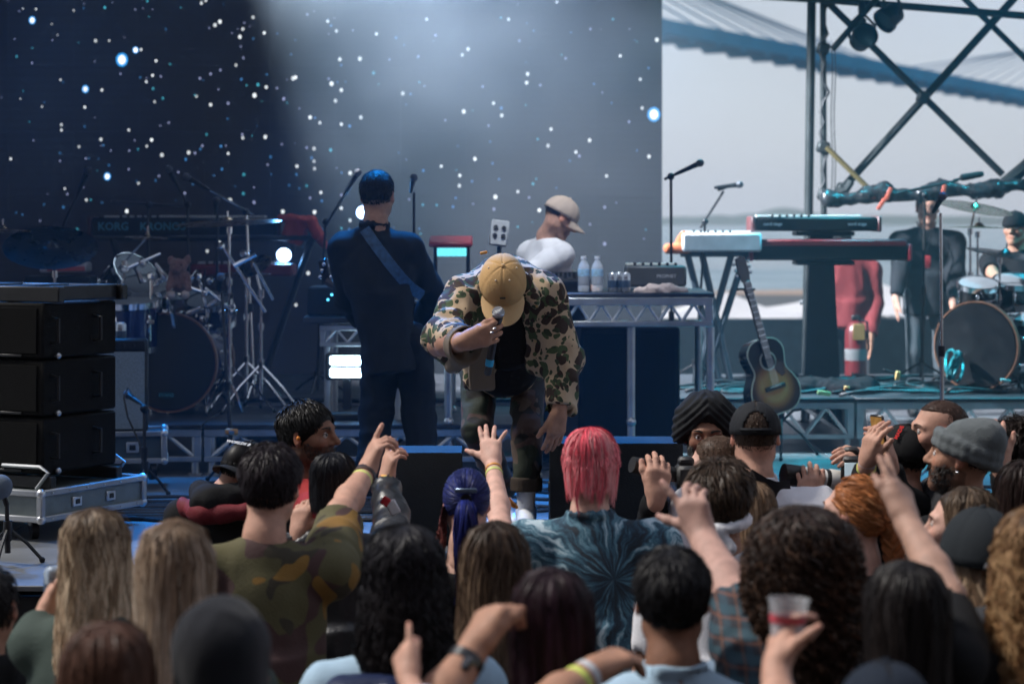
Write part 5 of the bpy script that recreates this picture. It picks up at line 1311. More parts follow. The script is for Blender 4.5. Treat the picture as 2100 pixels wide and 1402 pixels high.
# ------------------------------------------------------------------ people in the pit
PIT = 'photographers and guests in the pit'
from mathutils.bvhtree import BVHTree
def bvh_of(o):
    b = BASE[o.name]; vs_ = [Vector(v.co) + Vector(b) for v in o.data.vertices]
    return BVHTree.FromPolygons(vs_, [tuple(p.vertices) for p in o.data.polygons])
def drape(o, pix, off=.006):
    """points on the camera side of mesh o, seen along the given photo pixels"""
    t_ = bvh_of(o); out = []; cam_ = Vector((0, 0, CAMZ)); last = None
    for (x, y) in pix:
        dv = Vector(P(x, y, 1.) - A(0, 0, CAMZ)).normalized(); hit = t_.ray_cast(cam_, dv)
        if hit[0] is not None: last = (hit[0] - cam_).length
        if last is None: out.append(None); continue
        out.append(np.array(cam_ + dv * (last - off)))
    f = [q for q in out if q is not None][0]; return np.array([f if q is None else q for q in out])
def strip(pts, w, th, mat, name, parent, nrm=(0, -1, 0)):
    b_ = B(); pts = np.asarray(pts); tan = np.gradient(pts, axis=0); V = []
    for i in range(len(pts)):
        t_ = norm(tan[i]); s_ = norm(np.cross(t_, nrm)); n_ = np.cross(s_, t_)
        ww = w if np.isscalar(w) else w[i]
        V += [pts[i] - s_ * ww / 2 - n_ * th / 2, pts[i] + s_ * ww / 2 - n_ * th / 2, pts[i] + s_ * ww / 2 + n_ * th / 2, pts[i] - s_ * ww / 2 + n_ * th / 2]
    Fs = [(4*i+a, 4*i+(a+1) % 4, 4*i+4+(a+1) % 4, 4*i+4+a) for i in range(len(pts)-1) for a in range(4)] + [(0, 1, 2, 3), tuple(4*(len(pts)-1)+k for k in (3, 2, 1, 0))]
    b_.add(V, Fs); return b_.put(name, mat, parent, sharp=50)
def cam_body(T_, c, Rm, s=1.):
    mbk = M('camera_black', (.015, .015, .016), .5, var=.2, bump=.2, bs=120)
    B().box(c, (.14 * s, .075 * s, .095 * s), Rm, bev=.012).put('camera_body', mbk, T_)
    B().box(c + Rm @ A(0, 0, .06 * s), (.06 * s, .06 * s, .035 * s), Rm, bev=.01).put('viewfinder', mbk, T_)
    B().box(c + Rm @ A(.045 * s, 0, .052 * s), (.03 * s, .04 * s, .014 * s), Rm, bev=.004).put('dial', mbk, T_)
    return mbk
def profile_man():
    d = 9.4; p = Person('black-haired man with a stubbly beard and orange earplug looking sideways', 632, hc(826, d, 1.05), d, yaw=-112, pitch=4, roll=0, sc=1.10, tone='brown', face=True, byaw=-60, stubble=.55, group=PIT, nose=1.15)
    simple_arms(p); p.body_done(); p.eyes((16, 6)); p.brows(th=1.5); p.beard(n=1300, ln=.009); p.top(f_red, 'shirt', 'long', collar=True); p.legs(f_jean)
    p.hair(hair_short(p.H, (.008, .007, .007), 3000, .010, .3, (.2, .5, -.6), .004, hairline=.072, zmin=-.045, top_ln=.030, grow=1.06, wild=.22))
    B().ball(p.H.w((.085, .004, .0)), (.008, .008, .009), None, 8, 6).put('earplug', M('orange_foam', (.8, .25, .03), .8), p.body)
    pts = [p.nb + p.Rb @ A(.05, .08, -.03), p.nb + p.Rb @ A(.07, .12, -.2), p.nb + p.Rb @ A(.02, .14, -.38)]
    B().tube(pts, .012, 6).put('lanyard', M('blue_lanyard', (.02, .12, .45), .5), p.root)
def hood_man():
    d = 9.0; p = Person('man in a black lettered cap and a hooded jacket with dark red lining', 500, hc(900, d, 1.0), d, yaw=-28, pitch=-12, roll=6, sc=.98, tone='fair', group=PIT, shw=.2, neck=P(468, 1010, 8.95))
    simple_arms(p); p.body_done(); p.top(f_black, 'jacket', 'long', fold=.012, build_dummy=None) if False else p.top(f_black, 'jacket', 'long', fold=.012)
    p.legs(f_jean); p.hair(hair_short(p.H, BLACK, 1400, .010, zmin=-.085, zmax=.03, grow=1.0))
    hat, (c0, rx, ry, rz, Rl) = cap_hat(p.H, fabric('black_cap_twill', (.016, .018, .022), .8), p.root, back=True, hole=True, grow=1.03)
    put('lettering', text_mesh('WORLDS B', .022, p.H.w((0, -.075, .1045)), p.H.R @ Rx(rad(37)), .0012, True), fabric('white_thread', (.7, .72, .75)), hat)
    nb = p.nb; q = S(); Rb = p.Rb
    q.cap(nb + Rb @ A(-.11, -.02, .0), nb + Rb @ A(0, -.12, -.03), .05, .062, .03); q.cap(nb + Rb @ A(.11, -.02, -.0), nb + Rb @ A(0, -.12, -.03), .05, .062, .03)
    V, Q = q.mesh(.011, 1, fold_fn(.010, 13)); put('hood', mkmesh('hood', V, [Q]), f_black, p.root)
    q = S(); q.cap(nb + Rb @ A(-.14, -.09, -.045), nb + Rb @ A(0, -.165, -.065), .03, .036, .03); q.cap(nb + Rb @ A(.15, -.09, -.05), nb + Rb @ A(0, -.165, -.065), .03, .036, .03)
    V, Q = q.mesh(.010, 1, fold_fn(.009, 15)); put('hood_lining', mkmesh('hood_lining', V, [Q]), fabric('maroon_lining', (.14, .016, .022), .7), p.root)
def turban_man():
    d = 9.6; p = Person('man in a black turban facing the audience in a black jacket', 1449, 893, d, yaw=176, pitch=-2, sc=1.04, tone='brown', face=True, byaw=150, group=PIT, stubble=.5)
    e = P(1338, 1085, 9.0); w = P(1346, 1022, 8.72)
    p.arm(1, e, w, A(.10, .03, 1), A(-.1, 1, .15), (1.45, 1.4, 1.45, 1.5), (.5, .8), .06, hv=.0042, hs=1.08, thumb_side=-1, tone=SK['fair'])
    p.rest_arm(-1); p.body_done(); p.eyes((6, 2)); p.brows(th=1.3); p.beard(n=1500, ln=.02); p.top(f_black, 'jacket', 'long', fold=.010, cuff=.95, hood=True); p.legs(f_jean)
    H = p.H; q = S(); k = H.sc; R = H.R
    q.ell(H.w((0, -.025, .088)), A(.104, .122, .085) * k, R @ Rx(-.12), .02)
    q.ell(H.w((0, .115, .015)), A(.075, .075, .065) * k, R, .01, 's')
    for sx in (-1, 1):
        for j in range(5):
            f = j / 4.
            pts = [H.w((sx * (.0 + .112 * math.sin(a) * (1 - .15 * f)), .085 * math.cos(a) * (1 - .25 * f) - .02, .085 + .045 * f - (.095 - .05 * f) * max(0., math.sin(min(a, 1.6))) ** 1.2)) for a in np.linspace(-.15, 2.3, 9)]
            q.chain(pts, [.018 * k] * 9, .016)
        q.cap(H.w((sx * .085, -.02, .0)), H.w((sx * .085, -.05, .06)), .034 * k, .04 * k, .03)
    q.ell(H.w((0, -.07, .0)), A(.09, .06, .075) * k, R, .04)
    V, Q = q.mesh(.006, 1, lambda v: .0034 * np.sin(((v - H.c)[:, 2] + .95 * np.abs((v - H.c)[:, 0])) * 210) + .002 * vnoise(v * 30)); put('turban', mkmesh('turban', V, [Q]), fabric('black_turban_cloth', (.012, .013, .015), .8), p.root)
    T_ = thing('camera', 'black camera lens gripped by a hand beside the pink hair', 'camera', P(1310, 965, 8.8), 'cameras in the pit')
    a_, b_ = P(1296, 952, 8.78), P(1392, 975, 8.85); ax = b_ - a_; mbk = M('camera_black', (.015, .015, .016), .5, var=.2, bump=.2, bs=120)
    B().lathe([(.026, 0), (.030, .0), (.030, .03), (.033, .032), (.033, .07), (.030, .072), (.030, .12), (.026, np.linalg.norm(ax))], a_, frame(ax), 22).put('lens_barrel', mbk, T_)
    B().lathe([(.0001, .004), (.026, .002)], a_, frame(ax), 22).put('front_glass', M('lens_glass', (.02, .025, .04), .05), T_)
    B().lathe([(.0334, .045), (.0336, .05), (.0334, .055)], a_, frame(ax), 22).put('focus_ring', M('ring_red', (.4, .03, .03), .4), T_)
    cam_body(T_, b_ + norm(ax) * .03, Rz(rad(90)) @ np.eye(3))
    st = B().tube([p.nb + p.Rb @ A(-.07, .06, .0), p.nb + p.Rb @ A(-.05, .135, -.08), P(1400, 985, 9.3)], .012, 6); st.put('strap', M('red_strap', (.45, .02, .03), .6), T_)
    c = P(1343, 1040, 8.98); em = B()
    for a in (0, .8, 1.57, 2.36): em.box(c, (.055, .006, .009), Ry(a + .2), bev=.001)
    em.put('emblem', fabric('emblem_white', (.7, .7, .72)), p.root)
def buzz_man():
    d = 9.0; p = Person('man with buzzed light brown hair in a white and red jacket', 1468, hc(893, d, .98), d, yaw=78, pitch=0, sc=.98, tone='pale', face=True, byaw=20, group=PIT)
    simple_arms(p); p.body_done(); p.eyes(); p.brows((.1, .06, .035)); c = two_tone('white_red_nylon', 2, Z(1050, d), (.42, .03, .025), (.72, .72, .76)); p.top(c, 'jacket', 'long', fold=.010, collar=True); p.legs(f_jean)
    p.hair(hair_short(p.H, (.10, .06, .04), 1600, .008, .6, zmin=-.05, width=.003, grow=1.02, hairline=.055))
def cap_back_man():
    d = 8.8; p = Person('man in a backwards black cap and a white jacket with a black panel', 1549, hc(824, d, 1.04), d, yaw=-4, pitch=2, sc=1.06, tone='fair', group=PIT, shw=.2, build=1.03)
    simple_arms(p); p.body_done(); sh_ = p.top(two_tone('white_nylon', 2, -9, (.7, .7, .74), (.74, .74, .78)), 'jacket', 'long', fold=.012, h=.009, collar=True, sleeve_r=(.085, .075, .05)); p.legs(f_jean)
    p.hair(hair_short(p.H, (.05, .03, .02), 1500, .007, .5, zmin=-.075, width=.003, grow=1.015))
    cap_hat(p.H, fabric('black_cap_twill', (.016, .018, .022), .8), p.root, back=True, hole=False, grow=1.04, brim_len=.05) if False else cap_hat(p.H, fabric('black_cap_twill', (.016, .018, .022), .8), p.root, back=False, hole=True, grow=1.05, tilt=-6)
    pa = drape(sh_, [(1470, 945), (1500, 962), (1530, 982), (1560, 1000), (1590, 1008), (1620, 1000)], .008); strip(pa, [.045, .075, .085, .085, .075, .05], .006, fabric('black_nylon', (.014, .014, .017), .5), 'back_panel', p.root)
def phone_man():
    d = 9.05; p = Person('man in a black cap with red lettering photographing with a phone', 1852, hc(868, d, 1.), d, yaw=28, pitch=10, roll=0, sc=1.02, tone='fair', group=PIT, byaw=20)
    e = P(1768, 1030, 8.75); w = P(1778, 948, 8.62); p.arm(-1, e, w, P(1788, 905, 8.6) - w, A(.8, .5, .1), (1.1, 1.1, 1.1, 1.1), (.6, .6), .05, hv=.0045)
    e2 = P(1832, 1020, 8.9); w2 = P(1825, 950, 8.75); p.arm(1, e2, w2, P(1812, 900, 8.72) - w2, A(-.8, .4, .1), (1.2, 1.2, 1.2, 1.2), (.6, .6), .05, hv=.0045)
    p.body_done(); p.top(f_black, 'jacket', 'long', cuff=.86, sleeve_r=(.07, .062, .05)); p.legs(f_jean); p.hair(hair_short(p.H, BLACK, 900, .008, zmin=-.075, zmax=.02, grow=1.0))
    ax = e - w; band(p.body, w + ax * .02, ax, .030, (.45, .45, .50), 'bracelet', .012, .3); band(p.body, w + ax * .13, ax, .033, (.62, .66, .16), 'wristband', .014)
    hat, _ = cap_hat(p.H, fabric('black_cap_felt', (.012, .012, .013), .9), p.root, grow=1.04)
    put('lettering', text_mesh('MADE', .022, p.H.w((-.062, -.04, .105)), p.H.R @ Rz(rad(-70)) @ Rx(rad(50)) @ Rz(rad(90)), .001, True), fabric('red_thread', (.6, .03, .03)), hat)
    T_ = thing('phone', 'phone in a dark case held up by the man in the red-lettered cap', 'phone', P(1803, 890, 8.62)); Rm = Rz(rad(-62)) @ Rx(rad(8))
    c = P(1803, 892, 8.66); B().box(c, (.078, .011, .15), Rm, bev=.006).put('case', M('phone_case', (.01, .01, .012), .3), T_)
    B().box(c + Rm @ A(0, -.0062, 0), (.066, .002, .135), Rm).put('screen', M('phone_screen', (.16, .09, .03), .15, var=.8, vs=40, emit=(.35, .18, .05), es=.35), T_)
def lens_man():
    d = 9.15; p = Person('crouching photographer aiming a white telephoto lens', 1822, 1000, d, yaw=88, pitch=0, sc=.98, tone='fair', group=PIT, byaw=70)
    e = P(1712, 1070, 9.0); w = P(1664, 1036, 8.78); p.arm(-1, e, w, A(-.12, .03, 1), A(.1, 1, .15), (1.35, 1.3, 1.35, 1.45), (.5, .8), .09, hv=.0042, hs=1.05, thumb_side=1)
    e2 = P(1780, 1000, 9.05); w2 = P(1765, 935, 8.98); p.arm(1, e2, w2, P(1735, 928, 8.9) - w2, A(-.3, .6, -.8), (1.1, 1.1, 1.1, 1.1), (.5, .5), .05, hv=.0045)
    p.body_done(); p.top(f_char, 'shirt', 'long', cuff=.8); p.legs(f_jean); p.hair(hair_short(p.H, BLACK, 900, .02))
    T_ = thing('camera', 'camera with a white telephoto lens pointing across the pit', 'camera', P(1690, 985, 8.9), 'cameras in the pit')
    a_, b_ = P(1606, 972, 8.86), P(1722, 986, 8.92); ax = b_ - a_; Lx = np.linalg.norm(ax); fr = frame(ax); mbk = M('camera_black', (.015, .015, .016), .5, var=.2, bump=.2, bs=120)
    B().lathe([(.034, 0), (.040, 0), (.040, .075), (.034, .08)], a_, fr, 24).put('lens_hood', mbk, T_)
    B().lathe([(.034, .08), (.037, .082), (.037, Lx - .05), (.041, Lx - .045), (.041, Lx), (.03, Lx + .01)], a_, fr, 24).put('lens_barrel', M('white_lens_paint', (.62, .61, .58), .4, var=.08), T_)
    for f_ in (.5, .72): B().lathe([(.0375, Lx * f_), (.039, Lx * f_ + .002), (.039, Lx * f_ + .02), (.0375, Lx * f_ + .022)], a_, fr, 24).put('lens_ring', mbk, T_)
    cb = P(1745, 958, 8.93); cam_body(T_, cb, Rz(rad(82))); B().box(cb + A(-.012, -.079, .0), (.045, .004, .05), None, bev=.001).put('screen', M('camera_screen', (.3, .4, .45), .2, emit=(.4, .5, .55), es=.5), T_)
def bald_man():
    d = 9.0; p = Person('balding man in profile with a moustache behind the grey beanie', 1925, 888, d, yaw=96, pitch=4, sc=1.02, tone='fair', face=True, group=PIT, stubble=.4, nose=1.15)
    simple_arms(p); p.body_done(); p.eyes(); p.brows((.06, .035, .025)); p.beard((.03, .02, .016), 500, .010, full=False); p.top(f_char, sleeves='long'); p.legs(f_jean)
    p.hair(hair_short(p.H, (.07, .04, .03), 1200, .009, .4, zmin=-.05, width=.003, hairline=-.01, grow=1.0))
def beanie_man():
    d = 8.2; p = Person('bearded man in a grey beanie and black hoodie with a silver earring', 1972, 940, d, yaw=74, pitch=10, roll=0, sc=1.04, tone='tan', face=True, byaw=35, group=PIT, stubble=.5, shw=.2)
    simple_arms(p); p.body_done(); p.eyes(); p.brows(); p.beard((.014, .010, .008), 1900, .016); p.top(f_black, 'hoodie', 'long', hood=True, fold=.010, h=.009); p.legs(f_jean)
    p.hair(hair_short(p.H, BLACK, 900, .006, zmin=-.08, width=.003, hairline=.03, zmax=.02, grow=1.0)); beanie(p.H, fabric('grey_knit', (.11, .125, .13), .95, bump=.5, bs=220, sheen=.15), p.root, .96)
    B().ball(p.H.w((-.083, .0, -.037)), .006, None, 8, 6).put('earring', M('silver', (.8, .8, .8), .2, 1.), p.body)
def edge_photographer():
    d = 8.7; p = Person('man with dark tousled hair holding a black camera to his face', 2092, hc(868, d), d, yaw=84, sc=1.02, tone='fair', face=True, group=PIT, byaw=60)
    e = P(2075, 1030, 8.5); w = P(2052, 960, 8.45); p.arm(-1, e, w, P(2045, 925, 8.45) - w, A(.2, .9, 0), (.9,)*4, (.6, .5)); p.rest_arm(1)
    p.body_done(); p.eyes(); p.brows(); p.top(f_black, sleeves='long'); p.legs(f_jean); p.hair(hair_short(p.H, (.018, .011, .008), 2200, .03, .6, (0, -.2, -.6), .005, top_ln=.06, grow=1.06, wild=.6))
    T_ = thing('camera', 'black camera held to the face of the tousled-haired man', 'camera', P(2042, 915, 8.55), 'cameras in the pit'); c = P(2045, 912, 8.6); mbk = cam_body(T_, c, Rz(rad(84)), .95)
    B().lathe([(.03, 0), (.034, .005), (.034, .07), (.036, .075), (.036, .1), (.03, .1)], c + A(-.04, 0, -.005), frame((-1, -.05, 0)), 20).put('lens_barrel', mbk, T_)
for fn in (profile_man, hood_man, turban_man, buzz_man, cap_back_man, phone_man, lens_man, bald_man, beanie_man, edge_photographer): fn()

# ------------------------------------------------------------------ people on the stage
f_jacket = camo('camouflage_jacket', (.47, .34, .215), [((.055, .085, .035), 21., .46, (0, 0, 0), 'v'), ((.034, .018, .013), 17., .46, (4.3, 2.2, 7.7), 'v'), ((.03, .045, .022), 27., .32, (1.7, 9.1, 3.3), 'v')], .10, 9.)
f_pants = camo('camouflage_trousers', (.060, .032, .026), [((.022, .030, .018), 7., .53, (2, 2, 2), 'n'), ((.012, .011, .010), 9., .58, (7, 1, 4), 'n'), ((.09, .06, .045), 8., .62, (1, 5, 9), 'n')], .12, 5.)
def performer():
    p = Person('performer in camouflage jacket and tan cap bowing with a microphone', 1031, 588, 10.78, yaw=180, pitch=-52, sc=1.06, tone='tan', face=True, ground=SZ, group='musicians and crew on the stage', neck=P(1034, 572, 11.02), lean=(0, .7, 0), body=False)
    # microphone arm and hanging arm
    e = P(903, 705, 10.88); w = P(953, 700, 10.585)
    p.arm(1, e, w, A(1, .02, .28), A(-.1, 1, .1), (1.25, 1.3, 1.3, 1.25), (.35, .6), .08, sh=P(982, 625, 11.16), hv=.0042, r=(.05, .048, .032), thumb_side=-1, hs=1.14)
    e2 = P(1163, 748, 11.06); w2 = P(1147, 843, 10.96)
    p.arm(-1, e2, w2, A(-.16, -.05, -1), A(-.45, .8, 0), (.5, .6, .65, .7), (.55, .35), .06, sh=P(1092, 625, 11.16), hv=.0042, thumb_side=1, hs=1.08)
    p.body_done(); p.eyes(); p.brows()
    p.hair(hair_short(p.H, BLACK, 900, .006, zmin=-.06, zmax=.02, grow=1.0))
    band(p.body, w + norm(e - w) * .03, e - w, .036, (.70, .42, .22), 'bracelet', .006, .3)
    for i, f_ in enumerate((0, 1)):
        B().ball(w + A(.12 + .012 * i, -.022, .042 + .018 * i), (.011, .011, .004), Ry(-.2), 10, 6).put('ring', M('silver', (.8, .8, .8), .2, 1.), p.body)
    # jacket
    q = S(); q.ell(P(1036, 618, 11.20), (.215, .20, .21), None, .06); q.ell(P(1030, 735, 11.55), (.185, .15, .19), None, .08)
    q.cap(P(955, 606, 11.10), P(915, 690, 10.92), .098, .088, .08); q.cyl(P(908, 684, 10.92), P(948, 704, 10.70), .086, .076, .05); q.cyl(P(938, 703, 10.74), P(965, 711, 10.63), .072, .078, .006, 's')
    q.cap(P(930, 742, 10.9), P(915, 695, 10.92), .042, .08, .05)
    q.cap(P(1116, 608, 11.10), P(1156, 730, 11.08), .100, .088, .08); q.cyl(P(1154, 720, 11.08), P(1149, 846, 10.97), .088, .066, .05); q.cyl(P(1150, 832, 10.97), P(1146, 870, 10.94), .060, .062, .006, 's')
    q.box(P(984, 722, 11.14), (.082, .055, .175), Ry(-.03), .03, .05); q.box(P(1112, 690, 11.12), (.068, .065, .17), Ry(.05), .035, .05)
    q.ell(P(1046, 690, 10.92), (.078, .17, .265), Ry(.03), .03, 's'); q.ell(P(1046, 800, 11.1), (.095, .25, .13), None, .03, 's')
    q.cap(P(1078, 572, 10.93), P(1098, 625, 10.93), .026, .022, .03); q.cap(P(985, 585, 10.93), P(1000, 625, 10.95), .026, .022, .03)
    V, Q = q.mesh(.0075, 1, fold_fn(.014, 10.5, (1, 1, .8), 3.)); jk = put('jacket', mkmesh('jacket', V, [Q]), f_jacket, p.root)
    f_in = fabric('jacket_lining', (.17, .135, .10), .9)
    q = S(); q.box(P(986, 735, 11.06), (.062, .012, .15), Rz(.25) @ Ry(-.05), .01); V, Q = q.mesh(.009, 1, fold_fn(.004, 14)); put('lining', mkmesh('lining', V, [Q]), f_in, p.root)
    q = S(); q.cyl(P(944, 706, 10.72), P(957, 708, 10.665), .086, .090, .004); q.cyl(P(938, 703, 10.74), P(975, 712, 10.6), .074, .080, .004, 's'); q.cap(P(925, 752, 10.82), P(945, 735, 10.72), .03, .045, .03)
    V, Q = q.mesh(.007, 1, fold_fn(.004, 20)); put('cuff', mkmesh('cuff', V, [Q]), f_in, p.root)
    for (px, py) in ((1101, 628), (1098, 700)):
        b_ = drape(jk, [(px, py)], .002)[0]; B().lathe([(.0001, .003), (.006, .003), (.007, .0)], b_, frame((0, -1, 0)), 10).put('snap', M('brass', (.5, .4, .2), .35, .9), jk)
    pk = drape(jk, [(1120, 636), (1135, 640), (1150, 645)], .005); strip(pk, .045, .004, f_jacket, 'pocket_flap', jk)
    # black T-shirt
    q = S(); q.ell(P(1040, 655, 11.16), (.17, .13, .24), None, .05); q.ell(P(1036, 745, 11.42), (.165, .13, .16), None, .06); q.ell(P(1036, 590, 10.98), (.09, .08, .07), None, .04)
    V, Q = q.mesh(.010, 1, fold_fn(.006, 9)); ts = put('tshirt', mkmesh('tshirt', V, [Q]), f_black, p.root)
    lg = drape(ts, [(1035, 628), (1041, 632), (1046, 640)], .004); strip(lg, [.012, .02, .012], .003, fabric('print_white', (.6, .6, .62)), 'shirt_print', ts)
    # trousers, socks, shoes
    q = S(); q.ell(P(1028, 748, 11.72), (.19, .13, .12), None, .06)
    kl, al = P(980, 882, 11.50), P(1030, 1002, 11.66); kr, ar = P(1081, 878, 11.42), P(1079, 1000, 11.40)
    q.cap(P(982, 752, 11.7), kl, .090, .074, .015); q.cap(kl, al, .074, .062, .02); q.cap(P(1080, 752, 11.7), kr, .088, .073, .015); q.cyl(kr, ar, .073, .068, .02)
    V, Q = q.mesh(.009, 1, fold_fn(.009, 10, (1, 1, 1.6))); put('trousers', mkmesh('trousers', V, [Q]), f_pants, p.root)
    for a_, kx in ((ar, kr), (al, kl)):
        ax = norm(a_ - kx); q = S().cyl(a_ - ax * .05, a_ + ax * .018, .077, .076, .006).cyl(a_ + ax * .0, a_ + ax * .05, .066, .066, .004, 's'); V, Q = q.mesh(.007, 1, fold_fn(.002, 30)); put('turn_up', mkmesh('turn_up', V, [Q]), fabric('turn_up_brown', (.06, .045, .035)), p.root)
    ms = fabric('white_sock', (.70, .72, .76)); mw = M('white_shoe_leather', (.70, .73, .78), .45, var=.08, bump=.1); msw = M('shoe_flash_black', (.015, .015, .018), .4)
    for a_, dr, nm in ((ar, A(.02, -1, 0), 1), (al, A(.35, -.9, 0), -1)):
        fl = A(a_[0], a_[1], SZ); dr = norm(dr); sd = np.cross(dr, (0, 0, 1))
        q = S().cap(a_ + A(0, 0, .02), fl + A(0, 0, .10), .047, .043, .02); V, Q = q.mesh(.008, 1, lambda v: .0018 * np.sin(v[:, 2] * 420)); put('sock', mkmesh('sock', V, [Q]), ms, p.root)
        Rf = np.stack([sd, dr, A(0, 0, 1)], 1); q = S(); q.cap(fl + A(0, 0, .06) - dr * .03, fl + A(0, 0, .11) - dr * .02, .05, .052, .03); q.ell(fl + dr * .10 + A(0, 0, .045), (.050, .13, .05), Rf, .03); q.ell(fl + dr * .17 + A(0, 0, .035), (.050, .065, .042), Rf, .03); q.cap(fl + dr * .03 + A(0, 0, .09), fl + dr * .10 + A(0, 0, .075), .035, .032, .03)
        q.box(fl + dr * .075 + A(0, 0, -.06), (.2, .4, .065), Rf, .001, .004, 's'); q.cyl(fl + A(0, 0, .13) - dr * .02, fl + A(0, 0, .2) - dr * .02, .045, .045, .006, 's')
        V, Q = q.mesh(.007, 1); sh_ = put('shoe', mkmesh('shoe', V, [Q]), mw, p.root)
        q = S().box(fl + dr * .075 + A(0, 0, .016), (.054, .165, .016), Rf, .012); V, Q = q.mesh(.007, 1); put('sole', mkmesh('sole', V, [Q]), mw, sh_)
        for k in range(4): B().tube([fl + dr * (.05 + .025 * k) + sd * s_ * .028 + A(0, 0, .112 - .011 * k - .006 * abs(s_)) for s_ in (-1, -.3, .3, 1)], .0035, 5).put('lace', ms, sh_)
        pts = [fl + dr * (t_ * .2 - .03) + sd * (nm * .055) * (1 - .25 * max(0, t_ - .5)) + A(0, 0, .035 + .05 * (t_ - .25) ** 2 * 1.6) for t_ in np.linspace(0, 1, 7)]
        strip(pts, [.004, .012, .018, .02, .014, .008, .004], .006, msw, 'side_flash', sh_, nrm=sd * nm)
    # cap
    mc = fabric('tan_cap_cloth', (.55, .34, .15), .85, .08, 12, .3, 200); mbm = fabric('tan_brim_cloth', (.58, .38, .19), .85, .06)
    hat, (c0, rx, ry, rz, Rl) = cap_hat(p.H, mc, p.root, mbm, grow=1.17, brim_len=.085, brim_drop=.03, slouch=.6, eyelets=fabric('eyelet_thread', (.7, .58, .42)), brim_w=62)
    f0 = c0 + A(0, ry * math.sin(1.2) + .004, rz * math.cos(1.2) + .004); B().box(p.H.w(f0), (.026, .005, .012), p.H.R @ Rx(-.3), bev=.002).put('badge', M('badge_black', (.012, .012, .012), .5), hat)
    B().box(P(992, 518, 11.0), (.035, .02, .014), Ry(-.2), bev=.004).put('strap_tail', M('orange_webbing', (.62, .28, .06), .7), hat)
    # microphone
    T_ = thing('microphone', 'wireless microphone with silver head and blue ring held by the performer', 'microphone', P(1000, 765, 10.72))
    a_, b_ = P(1022, 641, 10.625), P(1000, 766, 10.70); ax = b_ - a_; L_ = np.linalg.norm(ax); fr = frame(ax); u = ax / L_
    g = B(); g.ball(a_, .0285, fr, 20, 14); g.put('grille', M('mic_grille', (.45, .46, .48), .35, .9, var=.5, vs=260, bump=1.0, bs=520), T_)
    B().lathe([(.0292, -.003), (.0298, 0), (.0292, .003)], a_, fr, 20).put('grille_band', M('silver', (.8, .8, .8), .2, 1.), T_)
    mb_ = M('mic_body_black', (.016, .016, .018), .35, var=.1)
    B().lathe([(.024, .02), (.024, .035), (.0185, .06), (.0175, L_ * .74), (.0175, L_ * .76)], a_, fr, 20).put('handle', mb_, T_)
    B().lathe([(.0178, L_ * .76), (.019, L_ * .77), (.019, L_ * .86), (.0178, L_ * .87)], a_, fr, 20).put('colour_ring', M('blue_ring', (.02, .38, .62), .4), T_)
    B().lathe([(.0165, L_ * .87), (.016, L_ * .99), (.012, L_ * 1.02)], a_, fr, 20).put('aerial', mb_, T_)
performer()

